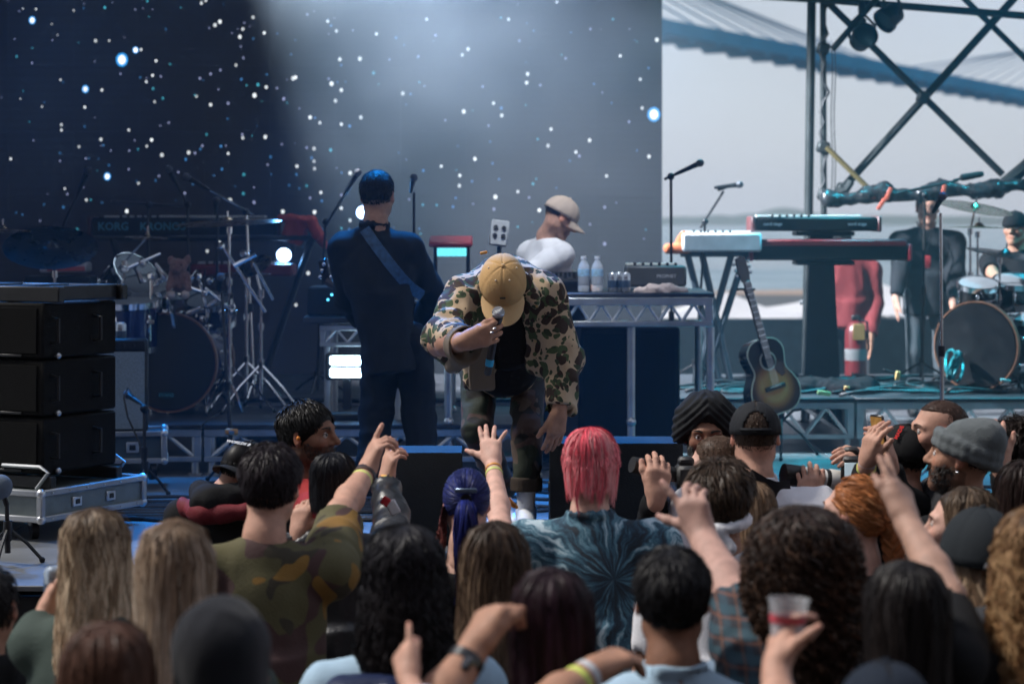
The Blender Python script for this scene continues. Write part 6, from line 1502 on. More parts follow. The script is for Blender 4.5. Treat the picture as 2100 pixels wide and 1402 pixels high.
GR = 'musicians and crew on the stage'
def guitarist():
    d = 12.9; p = Person('guitarist in a dark sweater seen from behind with a blue strap', 774, 402, d, yaw=-14, sc=1.10, tone='tan', byaw=-4, ground=SZ, group=GR, shw=.165, build=.95, lean=(.14, 0, 0))
    p.arm(-1, P(712, 610, 13.0), P(742, 655, 13.3), A(.3, .5, 0), A(0, .3, 1), (1.,)*4, hv=.008); p.arm(1, P(892, 610, 13.02), P(862, 652, 13.3), A(-.4, .4, -.1), A(0, .3, -1), (.8,)*4, hv=.008)
    p.body_done(); sh_ = p.top(fabric('dark_sweater', (.014, .017, .022), .9), 'sweater', 'long', h=.010, fold=.013, fsc=8, fstretch=(1, 1, .8), hem=.72, sleeve_r=(.070, .064, .05), collar=True, grow=1.03, neck_r=.06, waist=.84)
    # trousers
    q = S(); g = SZ; hp = A(X(815, d), d + .02, Z(705, d)); q.ell(hp, (.19, .14, .13), None, .06)
    for sx in (-1, 1):
        kn = hp + A(sx * .115, .03, -.40); an = A(hp[0] + sx * .15, d + .0, g + .1); q.cap(hp + A(sx * .09, 0, -.05), kn, .105, .085, .03); q.cap(kn, an, .085, .075, .03)
    V, Q = q.mesh(.012, 1, fold_fn(.012, 9, (1, 1, 1.3))); put('trousers', mkmesh('trousers', V, [Q]), fabric('dark_trousers', (.012, .014, .018)), p.root)
    for sx in (-1, 1):
        q = S().ell(A(hp[0] + sx * .15, d + .06, g + .045), (.05, .14, .05), None, .02); q.box(A(hp[0] + sx * .15, d + .06, g - .05), (.2, .3, .052), None, .001, .004, 's'); V, Q = q.mesh(.012, 1); put('shoe', mkmesh('shoe', V, [Q]), fabric('dark_shoe', (.03, .03, .03), .5), p.root)
    p.hair(hair_short(p.H, (.010, .009, .010), 2200, .010, .35, zmin=-.055, width=.004, top_ln=.018, grow=1.04))
    T_ = thing('electric_guitar', 'dark electric guitar slung in front of the guitarist by a blue strap', 'guitar', P(830, 680, 13.2))
    pa = drape(sh_, [(733, 448), (748, 470), (765, 495), (785, 522), (805, 548), (825, 572), (845, 592), (866, 606)], .014)
    strip(pa, .058, .012, M('blue_webbing', (.03, .08, .16), .55, var=.5, vs=40), 'strap', T_)
    q = S(); c = P(838, 668, 13.28); q.ell(c, (.19, .022, .15), Ry(.25), .03); q.ell(c + A(-.14, 0, .05), (.13, .022, .11), Ry(.25), .04); V, Q = q.mesh(.012, 1); put('guitar_body', mkmesh('guitar_body', V, [Q]), M('guitar_black', (.012, .012, .014), .15), T_)
    n0, n1 = c + A(-.15, 0, .05), P(668, 575, 13.3); B().cyl(n0, n1, .026, .022, 8).put('neck', M('dark_wood', (.05, .03, .02), .5), T_)
    for k in range(3):
        for s_ in (-1, 1): B().ball(n1 + A(-.0 + s_ * .03 + .01 * k, -.01, .02 + .035 * k), .012, None, 8, 6).put('tuning_peg', M('chrome', (.75, .76, .78), .12, 1., var=.1), T_)
    B().box(n1 + A(-.005, 0, .05), (.05, .02, .14), Ry(-.2), bev=.006).put('headstock', MATS['guitar_black'], T_)
def disc_jockey():
    d = 14.7; p = Person('man in a white T-shirt and beige cap bent over the bottle table gear', 1150, 446, d, yaw=-78, pitch=-32, sc=1.02, tone='fair', face=True, byaw=-55, ground=SZ, group=GR, stubble=.35, neck=P(1122, 484, 14.74), shw=.165, build=1.05, nose=1.1)
    p.arm(1, P(1075, 570, 14.55), P(1150, 585, 14.45), A(.5, -.2, -.1), A(0, 0, -1), (.6,)*4, hv=.007); p.arm(-1, P(1175, 570, 14.9), P(1200, 590, 14.6), A(.4, -.3, -.1), A(0, 0, -1), (.6,)*4, hv=.007)
    p.body_done(); p.eyes((0, -10)); p.brows((.06, .04, .03)); p.beard((.05, .03, .02), 500, .006); p.top(f_white, 'tshirt', 'short', h=.010, fold=.010, sleeve_r=(.066, .062, .05), grow=1.0, waist=.9); p.legs(f_char)
    p.hair(hair_short(p.H, (.06, .04, .03), 900, .006, zmin=-.06, width=.003, zmax=.02, grow=1.0)); cap_hat(p.H, fabric('beige_cap_cloth', (.50, .40, .33), .85), p.root, grow=1.08, brim_len=.075, brim_drop=.02)
def stagehand_black():
    d = 18.2; p = Person('stagehand in a black sweater wearing a red pass', 1902, 428, d, yaw=176, sc=1.02, tone='fair', face=True, ground=SZ, group=GR, build=1.12)
    p.arm(-1, P(1960, 560, 18.1), P(1955, 620, 17.9), A(0, -.2, -1), A(-1, 0, 0), hv=.008); p.arm(1, P(1848, 540, 18.1), P(1838, 610, 18.0), A(0, -.1, -1), A(1, 0, 0), hv=.008)
    p.body_done(); p.eyes(); p.brows(); p.top(fabric('black_knit_sweater', (.02, .023, .027)), 'sweater', 'long', hem=.66, fold=.010); p.legs(fabric('grey_trousers', (.085, .10, .11)))
    p.hair(hair_short(p.H, (.03, .02, .016), 1200, .02)); B().box(P(1901, 537, 17.98), (.055, .006, .095), None, bev=.003).put('pass_card', M('red_card', (.45, .05, .06), .5), p.root)
    B().tube([P(1880, 455, 18.06), P(1893, 490, 18.0), P(1901, 520, 17.98), P(1908, 490, 18.0), P(1920, 455, 18.06)], .005, 5).put('lanyard', f_black, p.root)
def stagehand_red():
    d = 18.6; p = Person('stagehand in a red shirt with his back turned behind the keyboards', 1722, 494, d, yaw=15, sc=1.0, tone='tan', byaw=10, ground=SZ, group=GR, build=1.1, neck=P(1735, 525, 18.6))
    p.arm(1, P(1795, 620, 18.6), P(1785, 690, 18.4), A(0, -.1, -1), A(-1, 0, 0), hv=.008); p.arm(-1, P(1690, 600, 18.7), P(1700, 660, 18.8), A(0, .3, -1), A(1, 0, 0), hv=.008)
    p.body_done(); p.top(two_tone('red_work_shirt', 2, -9, (.17, .016, .018), (.18, .018, .02)), 'shirt', 'long', hem=.55, fold=.010); p.legs(fabric('navy_trousers', (.02, .03, .045))); p.hair(hair_short(p.H, BLACK, 800, .02))
def drummer():
    d = 17.1; p = Person('drummer dressed in black behind the drum kit by the scaffold', 2083, 468, d, yaw=150, sc=1.02, tone='tan', face=True, ground=RR, group=GR, build=1.08)
    p.arm(1, P(2035, 560, 16.95), P(2065, 600, 16.7), A(.2, -1, .1), A(0, 0, -1), (1.4,)*4, hv=.008); p.rest_arm(-1)
    p.body_done(); p.eyes(); p.brows(); p.top(f_black, 'shirt', 'short', fold=.008); p.legs(f_black, hipz=.55)
    cap_hat(p.H, fabric('black_cap_felt', (.012, .012, .013), .9), p.root, grow=1.03, back=True)
    st = thing('drum_stool', 'round black drum stool under the drummer', 'stool', (p.base[0], d + .02, RR)); B().lathe([(.0001, .46), (.16, .46), (.17, .44), (.17, .40), (.0001, .39)], st.location, None, 20).put('seat', f_black, st)
    B().cyl(A(p.base[0], d + .02, RR), A(p.base[0], d + .02, RR + .4), .02, n=8).put('leg', m_alud, st)
for fn in (guitarist, disc_jockey, stagehand_black, stagehand_red, drummer): fn()
# ------------------------------------------------------------------ stage equipment
m_chrome = M('chrome', (.75, .76, .78), .12, 1., var=.1); m_bm = M('black_metal', (.015, .015, .016), .45, .3, var=.3, bump=.1)
m_bp = M('black_plastic', (.009, .009, .010), .45, var=.2, bump=.1, spec=.3); m_cab = MATS['cable_black']; m_bronze = M('cymbal_bronze', (.34, .24, .15), .28, 1., var=.25, vs=20, bump=.05)
m_dbronze = M('dark_cymbal', (.012, .011, .013), .3, .7, var=.3, vs=14); m_blue_shell = M('blue_drum_shell', (.012, .02, .10), .15, var=.15, coat=.3); m_blk_shell = M('black_drum_shell', (.015, .014, .014), .2, var=.15)
m_head = M('drum_head_black', (.010, .010, .011), .35, var=.1); m_hoop = M('wood_hoop', (.20, .10, .06), .35, var=.3, vs=30); m_clear = M('drum_head_grey', (.30, .33, .35), .4, var=.1)
def tripod(T_, base, h, spread=.26, mat=None, n=3, a0=.4):
    mat = mat or m_chrome; base = np.asarray(base, float)
    for k in range(n):
        a = a0 + 2 * math.pi * k / n; f_ = base + A(math.cos(a) * spread, math.sin(a) * spread, .012)
        l_ = B().tube([base + A(0, 0, h), base + (f_ - base) * .55 + A(0, 0, h * .52), f_], .0085, 6).put('leg', mat, T_)
        B().ball(f_, .014, None, 8, 5).put('rubber_foot', m_bp, l_)
    B().cyl(base + A(0, 0, h - .03), base + A(0, 0, h + .03), .02, n=10).put('leg_collar', mat, T_)
def mic_on(T_, tip, direction, dark=True):
    u = norm(direction); tip = np.asarray(tip, float)
    B().lathe([(.009, -.17), (.012, -.15), (.0165, -.03), (.019, -.02)], tip, frame(u), 12).put('microphone_handle', m_bp, T_)
    B().ball(tip + u * .005, (.025, .025, .028), frame(u), 12, 8).put('microphone_head', M('mic_grille_dark', (.10, .10, .11), .5, .6, bump=.6, bs=300), T_)
def mic_stand(label, base, joint, boom0=None, boom1=None, mic=True, mat=None, tri=.24, group='microphone stands on the stage', name='microphone_stand'):
    base = np.asarray(base, float); joint = np.asarray(joint, float); mat = mat or m_bm
    T_ = thing(name, label, 'microphone stand', base, group)
    tripod(T_, base, .16, tri, mat); mid = base + (joint - base) * .5
    B().cyl(base + A(0, 0, .05), mid, .013, n=10).put('lower_tube', mat, T_); B().cyl(mid, joint, .0095, n=10).put('upper_tube', mat, T_); B().cyl(mid - A(0, 0, .03), mid + A(0, 0, .03), .019, n=10).put('clutch', m_bp, T_)
    if boom1 is not None:
        B().cyl(boom0, boom1, .009, n=8).put('boom', mat, T_); B().ball(joint, .024, None, 10, 7).put('boom_joint', m_bp, T_)
        if mic: mic_on(T_, boom1 + norm(np.asarray(boom1) - boom0) * .17, np.asarray(boom1) - boom0)
    elif mic: mic_on(T_, joint + A(.0, -.05, .09), A(.1, -.6, .35))
    return T_
def floor_pt(px, d, z=SZ): return A(X(px, d), d, z)
def lugs(T_, c, fr, r, dep, n, mat=None):
    for k in range(n):
        a = 2 * math.pi * (k + .3) / n; o = fr @ A(math.cos(a) * (r + .008), math.sin(a) * (r + .008), 0)
        B().box(c + o, (.022, .022, dep * .55), fr @ Rz(a), bev=.006).put('lug', mat or m_chrome, T_)
        for s_ in (-1, 1): B().cyl(c + o + fr @ A(0, 0, s_ * dep * .28), c + o + fr @ A(0, 0, s_ * dep * .5), .0045, n=6).put('tension_rod', m_chrome, T_)
def drum(label, c, axis, r, dep, shell, head=None, hoop=None, nl=8, name='tom_drum', cat='drum', group=None, base=None, bh=None):
    c = np.asarray(c, float); fr = frame(axis); T_ = thing(name, label, cat, c if base is None else base, group)
    B().lathe([(r, -dep / 2), (r, dep / 2), (r - .008, dep / 2), (r - .008, -dep / 2), (r, -dep / 2)], c, fr, 40).put('shell', shell, T_)
    for s_, hd in ((1, head), (-1, bh or head)):
        B().lathe([(.0001, .004 * s_), (r * .98, 0), (r * 1.0, -.006 * s_)], c + fr @ A(0, 0, s_ * (dep / 2 + .004)), fr, 40).put('drum_head', hd or m_clear, T_)
        hp = dep / 2 - .012; B().lathe([(r + .004, -.018), (r + .014, -.018), (r + .014, .018), (r + .004, .018), (r + .004, -.018)], c + fr @ A(0, 0, s_ * hp), fr, 40).put('hoop', hoop or m_chrome, T_)
    lugs(T_, c, fr, r, dep, nl); return T_, fr
def cymbal_stand(label, base, top, r, tilt=(0, 0), mat=None, group='cymbals on stands', arm=None, bell=.12, tri=.28):
    base = np.asarray(base, float); top = np.asarray(top, float); T_ = thing('cymbal_stand', label, 'cymbal', base, group); tripod(T_, base, .3, tri, m_chrome, a0=rng.uniform(0, 2))
    j = A(base[0], base[1], top[2] - (.04 if arm is None else .16)); ps = [base + A(0, 0, .08), base + (j - base) * .4, base + (j - base) * .72, j]
    for k, rr_ in enumerate((.014, .0115, .009)): B().cyl(ps[k], ps[k + 1], rr_, n=10).put('tube', m_chrome, T_); B().cyl(ps[k + 1] - A(0, 0, .03), ps[k + 1] + A(0, 0, .012), .02, n=10).put('clamp', m_chrome, T_)
    if arm is not None: B().cyl(j + (j - top) * .25, top, .008, n=8).put('boom_arm', m_chrome, T_)
    R_ = Rx(tilt[0]) @ Ry(tilt[1]); pr = [(.006, .035), (r * bell * .6, .03), (r * bell, .012)] + [(r * f_, .012 * (1 - f_) * 1.0 - .004 + .001 * math.sin(f_ * 60)) for f_ in np.linspace(bell + .06, 1, 14)] + [(r, -.0055)] + [(r * f_, .012 * (1 - f_) - .006) for f_ in np.linspace(.98, bell + .05, 6)] + [(r * bell * .9, .009), (.006, .03)]
    B().lathe(pr, top, R_, 44).put('cymbal', mat or m_bronze, T_); B().cyl(top, top + R_ @ A(0, 0, .07), .006, n=8).put('wing_nut', m_chrome, T_); return T_
# drum kit with the plush toy
LK = 'drum kit with the plush toy'
bc = P(365, 747, 14.9); bc[2] = RL + .012 + .309; bax = norm(A(-.14, -.99, 0))
T_, fr = drum('black-headed kick drum with wooden hoops under the plush toy', bc, bax, .295, .42, m_blue_shell, m_head, m_hoop, 10, 'bass_drum', 'bass drum', None, (bc[0], bc[1], RL))
put('badge', text_mesh('EVANS', .032, bc + bax * .222 + A(-.01, 0, -.2), np.stack([norm(np.cross((0, 0, 1), bax)), A(0, 0, 1), bax], 1), .001, True), M('badge_teal', (.05, .25, .32), .4), T_)
B().lathe([(.0001, 0), (.03, 0)], bc + bax * .2175 + A(-.01, 0, -.2), np.stack([norm(np.cross((0, 0, 1), bax)) * 1.7, A(0, 0, 1) * .8, bax], 1), 20).put('badge_plate', M('badge_dark', (.01, .04, .06), .4), T_)
for s_ in (-1, 1): B().tube([bc + A(s_ * .28, -.05, -.05), bc + A(s_ * .38, -.12, -.2), A(bc[0] + s_ * .42, bc[1] - .15, RL + .01)], .009, 6).put('spur', m_chrome, T_)
for (px, py, d, r, dep, ax, sh_, lab) in ((300, 612, 15.0, .15, .19, (.1, -.35, 1), m_blk_shell, 'small rack tom with a dull grey shell beside the plush toy'), (432, 640, 15.1, .14, .17, (-.1, -.35, 1), m_blue_shell, 'small blue rack tom with a white maker badge'),
        (262, 665, 14.75, .20, .30, (0, -.12, 1), m_blue_shell, 'deep blue floor tom beside the guitar amplifier'), (372, 628, 15.3, .17, .14, (0, -.15, 1), m_chrome, 'chrome snare drum beneath the plush toy'), (262, 585, 15.4, .16, .24, (.6, -.5, .7), m_blk_shell, 'black tom tipped sideways behind the small splash cymbal')):
    c = P(px, py, d); T_, fr = drum(lab, c, ax, r, dep, sh_, m_clear, None, 6, 'tom_drum', 'drum', LK, (c[0], c[1], RL))
    for k in range(3): B().cyl(c + A(.9 * r * math.cos(k * 2.1), .9 * r * math.sin(k * 2.1), -dep * .3), A(c[0] + r * math.cos(k * 2.1), c[1] + r * math.sin(k * 2.1), RL + .005), .008, n=6).put('leg', m_chrome, T_)
    for s_ in (-1, 1): B().box(c + A(s_ * r * .8, -r * .7, .02), (.05, .03, .03), Rz(s_ * .5), bev=.006).put('mount', m_chrome, T_)
def mic_clip(px, py, d, tgt, label):
    c = P(px, py, d); T_ = thing('drum_microphone', label, 'microphone', c, 'small microphones clipped on the drums'); u = norm(np.asarray(tgt, float))
    B().lathe([(.012, 0), (.016, .01), (.016, .07), (.02, .075), (.02, .11), (.012, .115)], c, frame(u), 14).put('microphone_body', m_chrome, T_); B().tube([c, c - u * .05 + A(.02, 0, -.03), c + A(.03, .02, -.1)], .006, 6).put('clip_arm', m_bm, T_)
for i, (px, py, d, tg) in enumerate(((318, 540, 14.7, (.5, .2, -.7)), (405, 555, 14.8, (-.5, .3, -.6)), (335, 556, 14.9, (-.4, .2, -.7)), (455, 605, 14.8, (-.6, .2, -.5)), (277, 548, 14.8, (.4, .3, -.8)), (415, 630, 14.7, (-.7, .3, -.3)), (352, 640, 14.6, (.1, .5, -.8)))):
    mic_clip(px, py, d, tg, 'small silver microphone clipped over the drum kit with the plush toy')
cymbal_stand('large dark cymbal tipped towards the crowd above the loudspeaker stack', floor_pt(112, 14.6, RL), P(103, 506, 14.4), .285, (rad(26), rad(5)), m_dbronze, arm=1)
cymbal_stand('bronze cymbal at the outer edge of the drum kit with the plush toy', floor_pt(-15, 14.9, RL), P(5, 472, 14.7), .24, (rad(-3), rad(2)))
cymbal_stand('small splash cymbal with red felt in front of the lettered keyboard', floor_pt(255, 15.1, RL), P(302, 486, 15.0), .14, (rad(3), rad(2)), arm=1)
cymbal_stand('wide thin ride cymbal under the draped orange cloth', floor_pt(470, 14.85, RL), P(468, 456, 14.8), .33, (rad(-3), rad(-3)), arm=None)
cymbal_stand('hi-hat cymbals on a chrome stand behind the kick drum', floor_pt(505, 15.2, RL), P(498, 560, 15.2), .18, (0, 0))
cymbal_stand('low crash cymbal with slanted chrome arm beside the hi-hat', floor_pt(535, 14.9, RL), P(520, 545, 14.9), .12, (rad(30), rad(-20)), arm=1)
hw = thing('drum_rack', 'chrome rack bars with clamps holding the drum kit with the plush toy microphones', 'drum rack', P(400, 600, 15.0) * A(1, 1, 0) + A(0, 0, RL), None)
for (a_, b_, r_) in (((250, 555), (330, 520), .010), ((453, 500), (545, 640), .010), ((520, 540), (560, 615), .010), ((480, 545), (525, 522), .016), ((330, 570), (420, 600), .012), ((310, 560), (310, 640), .010), ((405, 560), (425, 640), .010), ((345, 590), (345, 660), .012), ((420, 590), (480, 640), .010)):
    B().cyl(P(*a_, 14.75), P(*b_, 14.75), r_, n=8).put('bar', m_chrome, hw)
for (x_, y_) in ((255, 553), (292, 540), (310, 566), (330, 572), (355, 596), (405, 566), (420, 602), (453, 505), (500, 520), (455, 640), (430, 575), (372, 600), (335, 640), (478, 640), (415, 655), (355, 660)):
    B().box(P(x_, y_, 14.74), (.045, .04, .05), Rz(x_ * .1) @ Ry(y_ * .1), bev=.012).put('clamp', m_chrome, hw)
for (x_, y_) in ((310, 640), (425, 640), (345, 660)): B().cyl(P(x_, y_, 14.75), A(X(x_, 14.75), 14.75, RL), .011, n=8).put('post', m_chrome, hw)
# plush toy
T_ = thing('plush_toy', 'brown plush animal with cream paws perched on the drum kit', 'plush toy', P(368, 600, 14.62)); c = P(368, 575, 14.62); q = S()
q.ell(c + A(0, 0, .0), (.055, .05, .075), None, .03); q.ell(c + A(-.005, -.02, .085), (.052, .05, .05), None, .02); q.ell(c + A(.045, .0, .12), (.025, .02, .04), Ry(.4), .015); q.ell(c + A(-.045, .0, .115), (.025, .02, .04), Ry(-.5), .015); q.ell(c + A(-.01, -.065, .07), (.026, .022, .02), None, .015)
q.cap(c + A(-.045, -.02, .03), c + A(-.06, -.05, -.05), .022, .02, .02); q.cap(c + A(.05, -.02, .03), c + A(.06, -.05, -.05), .022, .02, .02)
V, Q = q.mesh(.008, 1, lambda v: .006 * vnoise(v * 90)); put('plush_body', mkmesh('plush_body', V, [Q]), fabric('brown_fur', (.22, .12, .10), 1., .3, 30, .8, 120, .3), T_)
for s_ in (-1, 1):
    V, Q = S().ell(c + A(s_ * .045, -.05, -.085), (.028, .035, .026), None, .01).mesh(.008, 1, lambda v: .004 * vnoise(v * 90)); put('paw', mkmesh('paw', V, [Q]), fabric('cream_fur', (.55, .45, .40), 1., .2, 30, .8, 120), T_)
    B().ball(c + A(s_ * .02, -.066, .098), .006, None, 8, 6).put('eye', m_bp, T_)
# left keyboards
def keyboard(label, x0, x1, y0, y1, d, mat, yaw=0., depth=.34, group='keyboards on the stage', text=(), end=None, leg=None, keys=True):
    c = (P(x0, (y0 + y1) / 2, d) + P(x1, (y0 + y1) / 2, d)) / 2; w_ = (x1 - x0) * d / F; h_ = (y1 - y0) * d / F; R_ = Rz(yaw); T_ = thing('keyboard', label, 'keyboard', c + A(0, 0, -h_ / 2), group)
    B().box(c + R_ @ A(0, depth / 2, 0), (w_, depth, h_), R_, bev=.012).put('case', mat, T_)
    for (tx, txt, sz, cm) in text:
        fr_ = np.stack([R_ @ A(1, 0, 0), A(0, 0, 1), R_ @ A(0, -1, 0)], 1); put('lettering', text_mesh(txt, sz, c + R_ @ A(tx, -.0015, 0), fr_, .0008, True), cm, T_)
    if end is not None:
        for s_ in (-1, 1): B().box(c + R_ @ A(s_ * (w_ / 2 + .014), depth / 2, 0), (.028, depth + .01, h_ + .01), R_, bev=.008).put('end_cheek', end, T_)
    if keys:
        km = M('ivory_keys', (.65, .65, .62), .3)
        nk = int(w_ / .024 * .9)
        kb = B().box((0, 0, 0), (.0215, .14, .012), None, bev=.002).mesh('key', False); kb.materials.append(km)
        for k in range(nk):
            o = bpy.data.objects.new('key', kb); COL.objects.link(o); o.parent = T_; o.rotation_euler = (0, 0, yaw)
            o.location = Vector(c + R_ @ A(-w_ * .45 + .0235 * k, depth - .06, h_ / 2 + .007) - BASE[T_.name])
    for k in range(6): B().cyl(c + R_ @ A(-w_ * .35 + .05 * k, .08, h_ / 2), c + R_ @ A(-w_ * .35 + .05 * k, .08, h_ / 2 + .018), .009, n=8).put('knob', m_bp, T_)
    return T_, c, w_, h_
m_teal_txt = M('teal_print', (.03, .16, .20), .5, emit=(.02, .12, .16), es=.35)
m_teal_txt = M('teal_print_plain', (.08, .30, .36), .5)
keyboard('dark keyboard with teal maker lettering on its back panel', 187, 568, 446, 484, 16.2, m_bp, 0, text=((-.48, 'KORG', .075, m_teal_txt), (-.145, 'KRONOS', .075, m_teal_txt)), end=M('dark_red_wood', (.06, .02, .02), .4))
keyboard('dark lower keyboard with a red top on the angled stand', 390, 600, 542, 566, 16.0, M('red_keyboard', (.15, .012, .016), .4))
def kb_stand(label, legs, d, mat, top=None):
    a_ = P(*legs[0][0], d); T_ = thing('keyboard_stand', label, 'keyboard stand', A(a_[0], d + .15, legs[0][2] if len(legs[0]) > 2 else SZ), 'keyboard stands')
    for (p0, p1, *z_) in legs:
        for dd in (.05, .32):
            e0, e1 = P(*p0, d + dd), P(*p1, d + dd)
            B().tube([e0, e1], .024, 8).put('leg', mat, T_)
    if top:
        for dd in (.05, .32): B().cyl(P(*top[0], d + dd), P(*top[1], d + dd), .02, n=8).put('support_arm', mat, T_)
    return T_
kb_stand('black angled stand under the lettered keyboard', [((640, 490), (545, 760), RL), ((230, 490), (330, 760), RL)], 16.1, m_bm, ((200, 488), (650, 488)))
# cloth over the keyboard end
q = S(); q.box(P(608, 449, 16.3), (.12, .16, .016), Ry(.06), .012, .03); q.box(P(607, 472, 16.17), (.075, .022, .085), Ry(.35), .015, .03); q.box(P(645, 468, 16.22), (.025, .12, .075), Ry(-.5), .015, .03); q.cap(P(650, 470, 16.2), P(664, 502, 16.2), .03, .022, .03)
V, Q = q.mesh(.012, 1, fold_fn(.014, 14, (1.6, 1, .6))); put('draped_cloth', mkmesh('draped_cloth', V, [Q]), fabric('coral_cloth', (.42, .07, .055), .9), base=P(610, 500, 16.2), label='coral orange cloth draped over the end of the lettered keyboard', cat='cloth')
bxs = ((118, 545, 190, 560, (.55, .55, .58), 'pale box with red stripe behind the large dark cymbal'),)
for (x0, y0, x1, y1, c_, lab) in bxs:
    T_ = thing('drum_machine', lab, 'drum machine', P(125, 575, 15.3)); cc = P(135, 548, 15.3); B().box(cc, (.30, .2, .065), None, bev=.01).put('case', M('pale_plastic', (.42, .40, .42), .5), T_); B().box(cc + A(.02, -.102, -.008), (.24, .004, .03), None, bev=.002).put('stripe', M('red_stripe', (.4, .08, .08), .5), T_)
    B().box(P(125, 575, 15.3), (.42, .25, .06), None, bev=.008).put('tray', m_bp, T_); B().cyl(A(cc[0], 15.35, RL), A(cc[0], 15.35, Z(578, 15.3)), .02, n=8).put('post', m_bm, T_)
# microphone stands
gp = floor_pt
mic_stand('microphone boom angled up behind the large dark cymbal', gp(112, 15.8, RL), P(122, 478, 15.8), P(118, 490, 15.8), P(158, 400, 15.8))
mic_stand('long flat microphone boom above the keyboard lettering', gp(302, 15.5, RL), P(304, 420, 15.5), P(228, 412, 15.4), P(380, 424, 15.6), mic=False)
mic_stand('blue-lit microphone boom rising over the draped cloth', gp(520, 15.6, RL), P(505, 435, 15.6), P(520, 442, 15.6), P(430, 390, 15.5), mat=m_chrome)
mic_stand('short upright microphone above the ride cymbal', gp(445, 15.7, RL), P(446, 440, 15.7), None, None)
mic_stand('dark microphone boom beside the guitarist shoulder', gp(650, 16.0, RL), P(668, 455, 16.0), P(664, 470, 16.0), P(706, 400, 16.0))
mic_stand('upright dark microphone between guitarist and smoke', gp(848, 15.0), P(849, 395, 15.0), None, None)
mic_stand('small microphone tilted down at the drum kit with the plush toy', gp(390, 15.9, RL), P(385, 420, 15.9), P(385, 420, 15.9), P(372, 395, 15.9))
mic_stand('microphone stand silhouetted against the sky at the screen edge', gp(1378, 15.2), P(1376, 362, 15.2), P(1362, 368, 15.2), P(1384, 358, 15.2))
mic_stand('boom microphone stand rising over the white keyboard', gp(1425, 16.4, RR), P(1446, 455, 16.4), P(1436, 468, 16.4), P(1484, 392, 16.4), mic=False)
T_ = thing('microphone', 'microphone lying level on the boom over the white keyboard', 'microphone', P(1484, 392, 16.4)); mic_on(T_, P(1515, 379, 16.4), A(1, 0, .12)); B().cyl(P(1472, 390, 16.4), P(1490, 384, 16.4), .01, n=8).put('clip', m_bp, T_)
mic_stand('chrome upright microphone stand in front of the black-sweatered stagehand', gp(1933, 13.3), P(1929, 437, 13.3), None, None, mat=m_chrome, tri=.2)
mic_stand('overhead boom with foam-covered microphone against the sky', gp(1890, 16.6, RR), P(1897, 400, 16.6), P(1840, 396, 16.6), P(1965, 370, 16.6), mic=False)
T_ = thing('foam_microphone', 'black foam windshield microphone on the overhead boom', 'microphone', P(1995, 362, 16.6)); V, Q = S().cap(P(1975, 364, 16.6), P(2012, 357, 16.6), .026, .022, .02).mesh(.008, 1, lambda v: .002 * vnoise(v * 120)); put('windshield', mkmesh('windshield', V, [Q]), M('black_foam', (.012, .012, .012), 1., bump=.6, bs=300), T_); B().cyl(P(1955, 370, 16.6), P(1978, 365, 16.6), .009, n=8).put('clip', m_bp, T_)
mic_stand('slanted microphone stand with an orange tag beside the kick drum', gp(478, 13.6), P(455, 600, 13.9), None, None, mat=m_bm, tri=.2)
T_ = thing('cable_tag', 'orange tag clipped on the stand beside the kick drum', 'tag', P(475, 892, 13.55)); B().box(P(475, 885, 13.55), (.075, .03, .036), Ry(.05), bev=.008).put('tag_body', M('orange_plastic', (.65, .28, .07), .5), T_); B().box(P(475, 887, 13.53), (.03, .006, .02), None, bev=.002).put('tag_label', M('tag_blue', (.1, .2, .3), .5), T_)
mic_stand('grey foam-topped microphone stand beside the loudspeaker dolly', gp(16, 10.4), P(14, 1032, 10.4), None, None, mic=False, tri=.15)
T_ = thing('foam_microphone', 'round grey foam microphone beside the loudspeaker dolly', 'microphone', P(2, 1020, 10.4)); B().ball(P(0, 998, 10.4), .055, None, 20, 14).put('windshield', M('grey_foam', (.10, .13, .17), 1., bump=.5, bs=300), T_); B().cyl(P(8, 1018, 10.4), P(14, 1036, 10.4), .012, n=8).put('clip', m_bp, T_)
# guitar amplifier on its case
ad = 13.3; af = P(218, 800, ad); T_ = thing('guitar_amplifier', 'guitar amplifier with grey-blue grille beside the kick drum', 'amplifier', (X(225, ad), ad + .13, Z(890, ad))); Ra = Rz(.12) @ Rx(-.05)
ac = P(222, 792, ad) + A(0, .13, 0); B().box(ac, (.40, .26, .52), Ra, bev=.014).put('cabinet', m_bp, T_); B().box(ac + Ra @ A(0, -.132, -.03), (.37, .006, .43), Ra, bev=.002).put('grille', M('grille_cloth', (.22, .27, .30), .9, var=.25, vs=120, bump=.6, bs=240), T_); B().box(ac + Ra @ A(0, -.132, .222), (.37, .008, .05), Ra, bev=.002).put('control_panel', m_bm, T_)
for k in range(5): B().cyl(ac + Ra @ A(-.1 + .055 * k, -.136, .222), ac + Ra @ A(-.1 + .055 * k, -.155, .222), .011, n=10).put('knob', m_bp, T_)
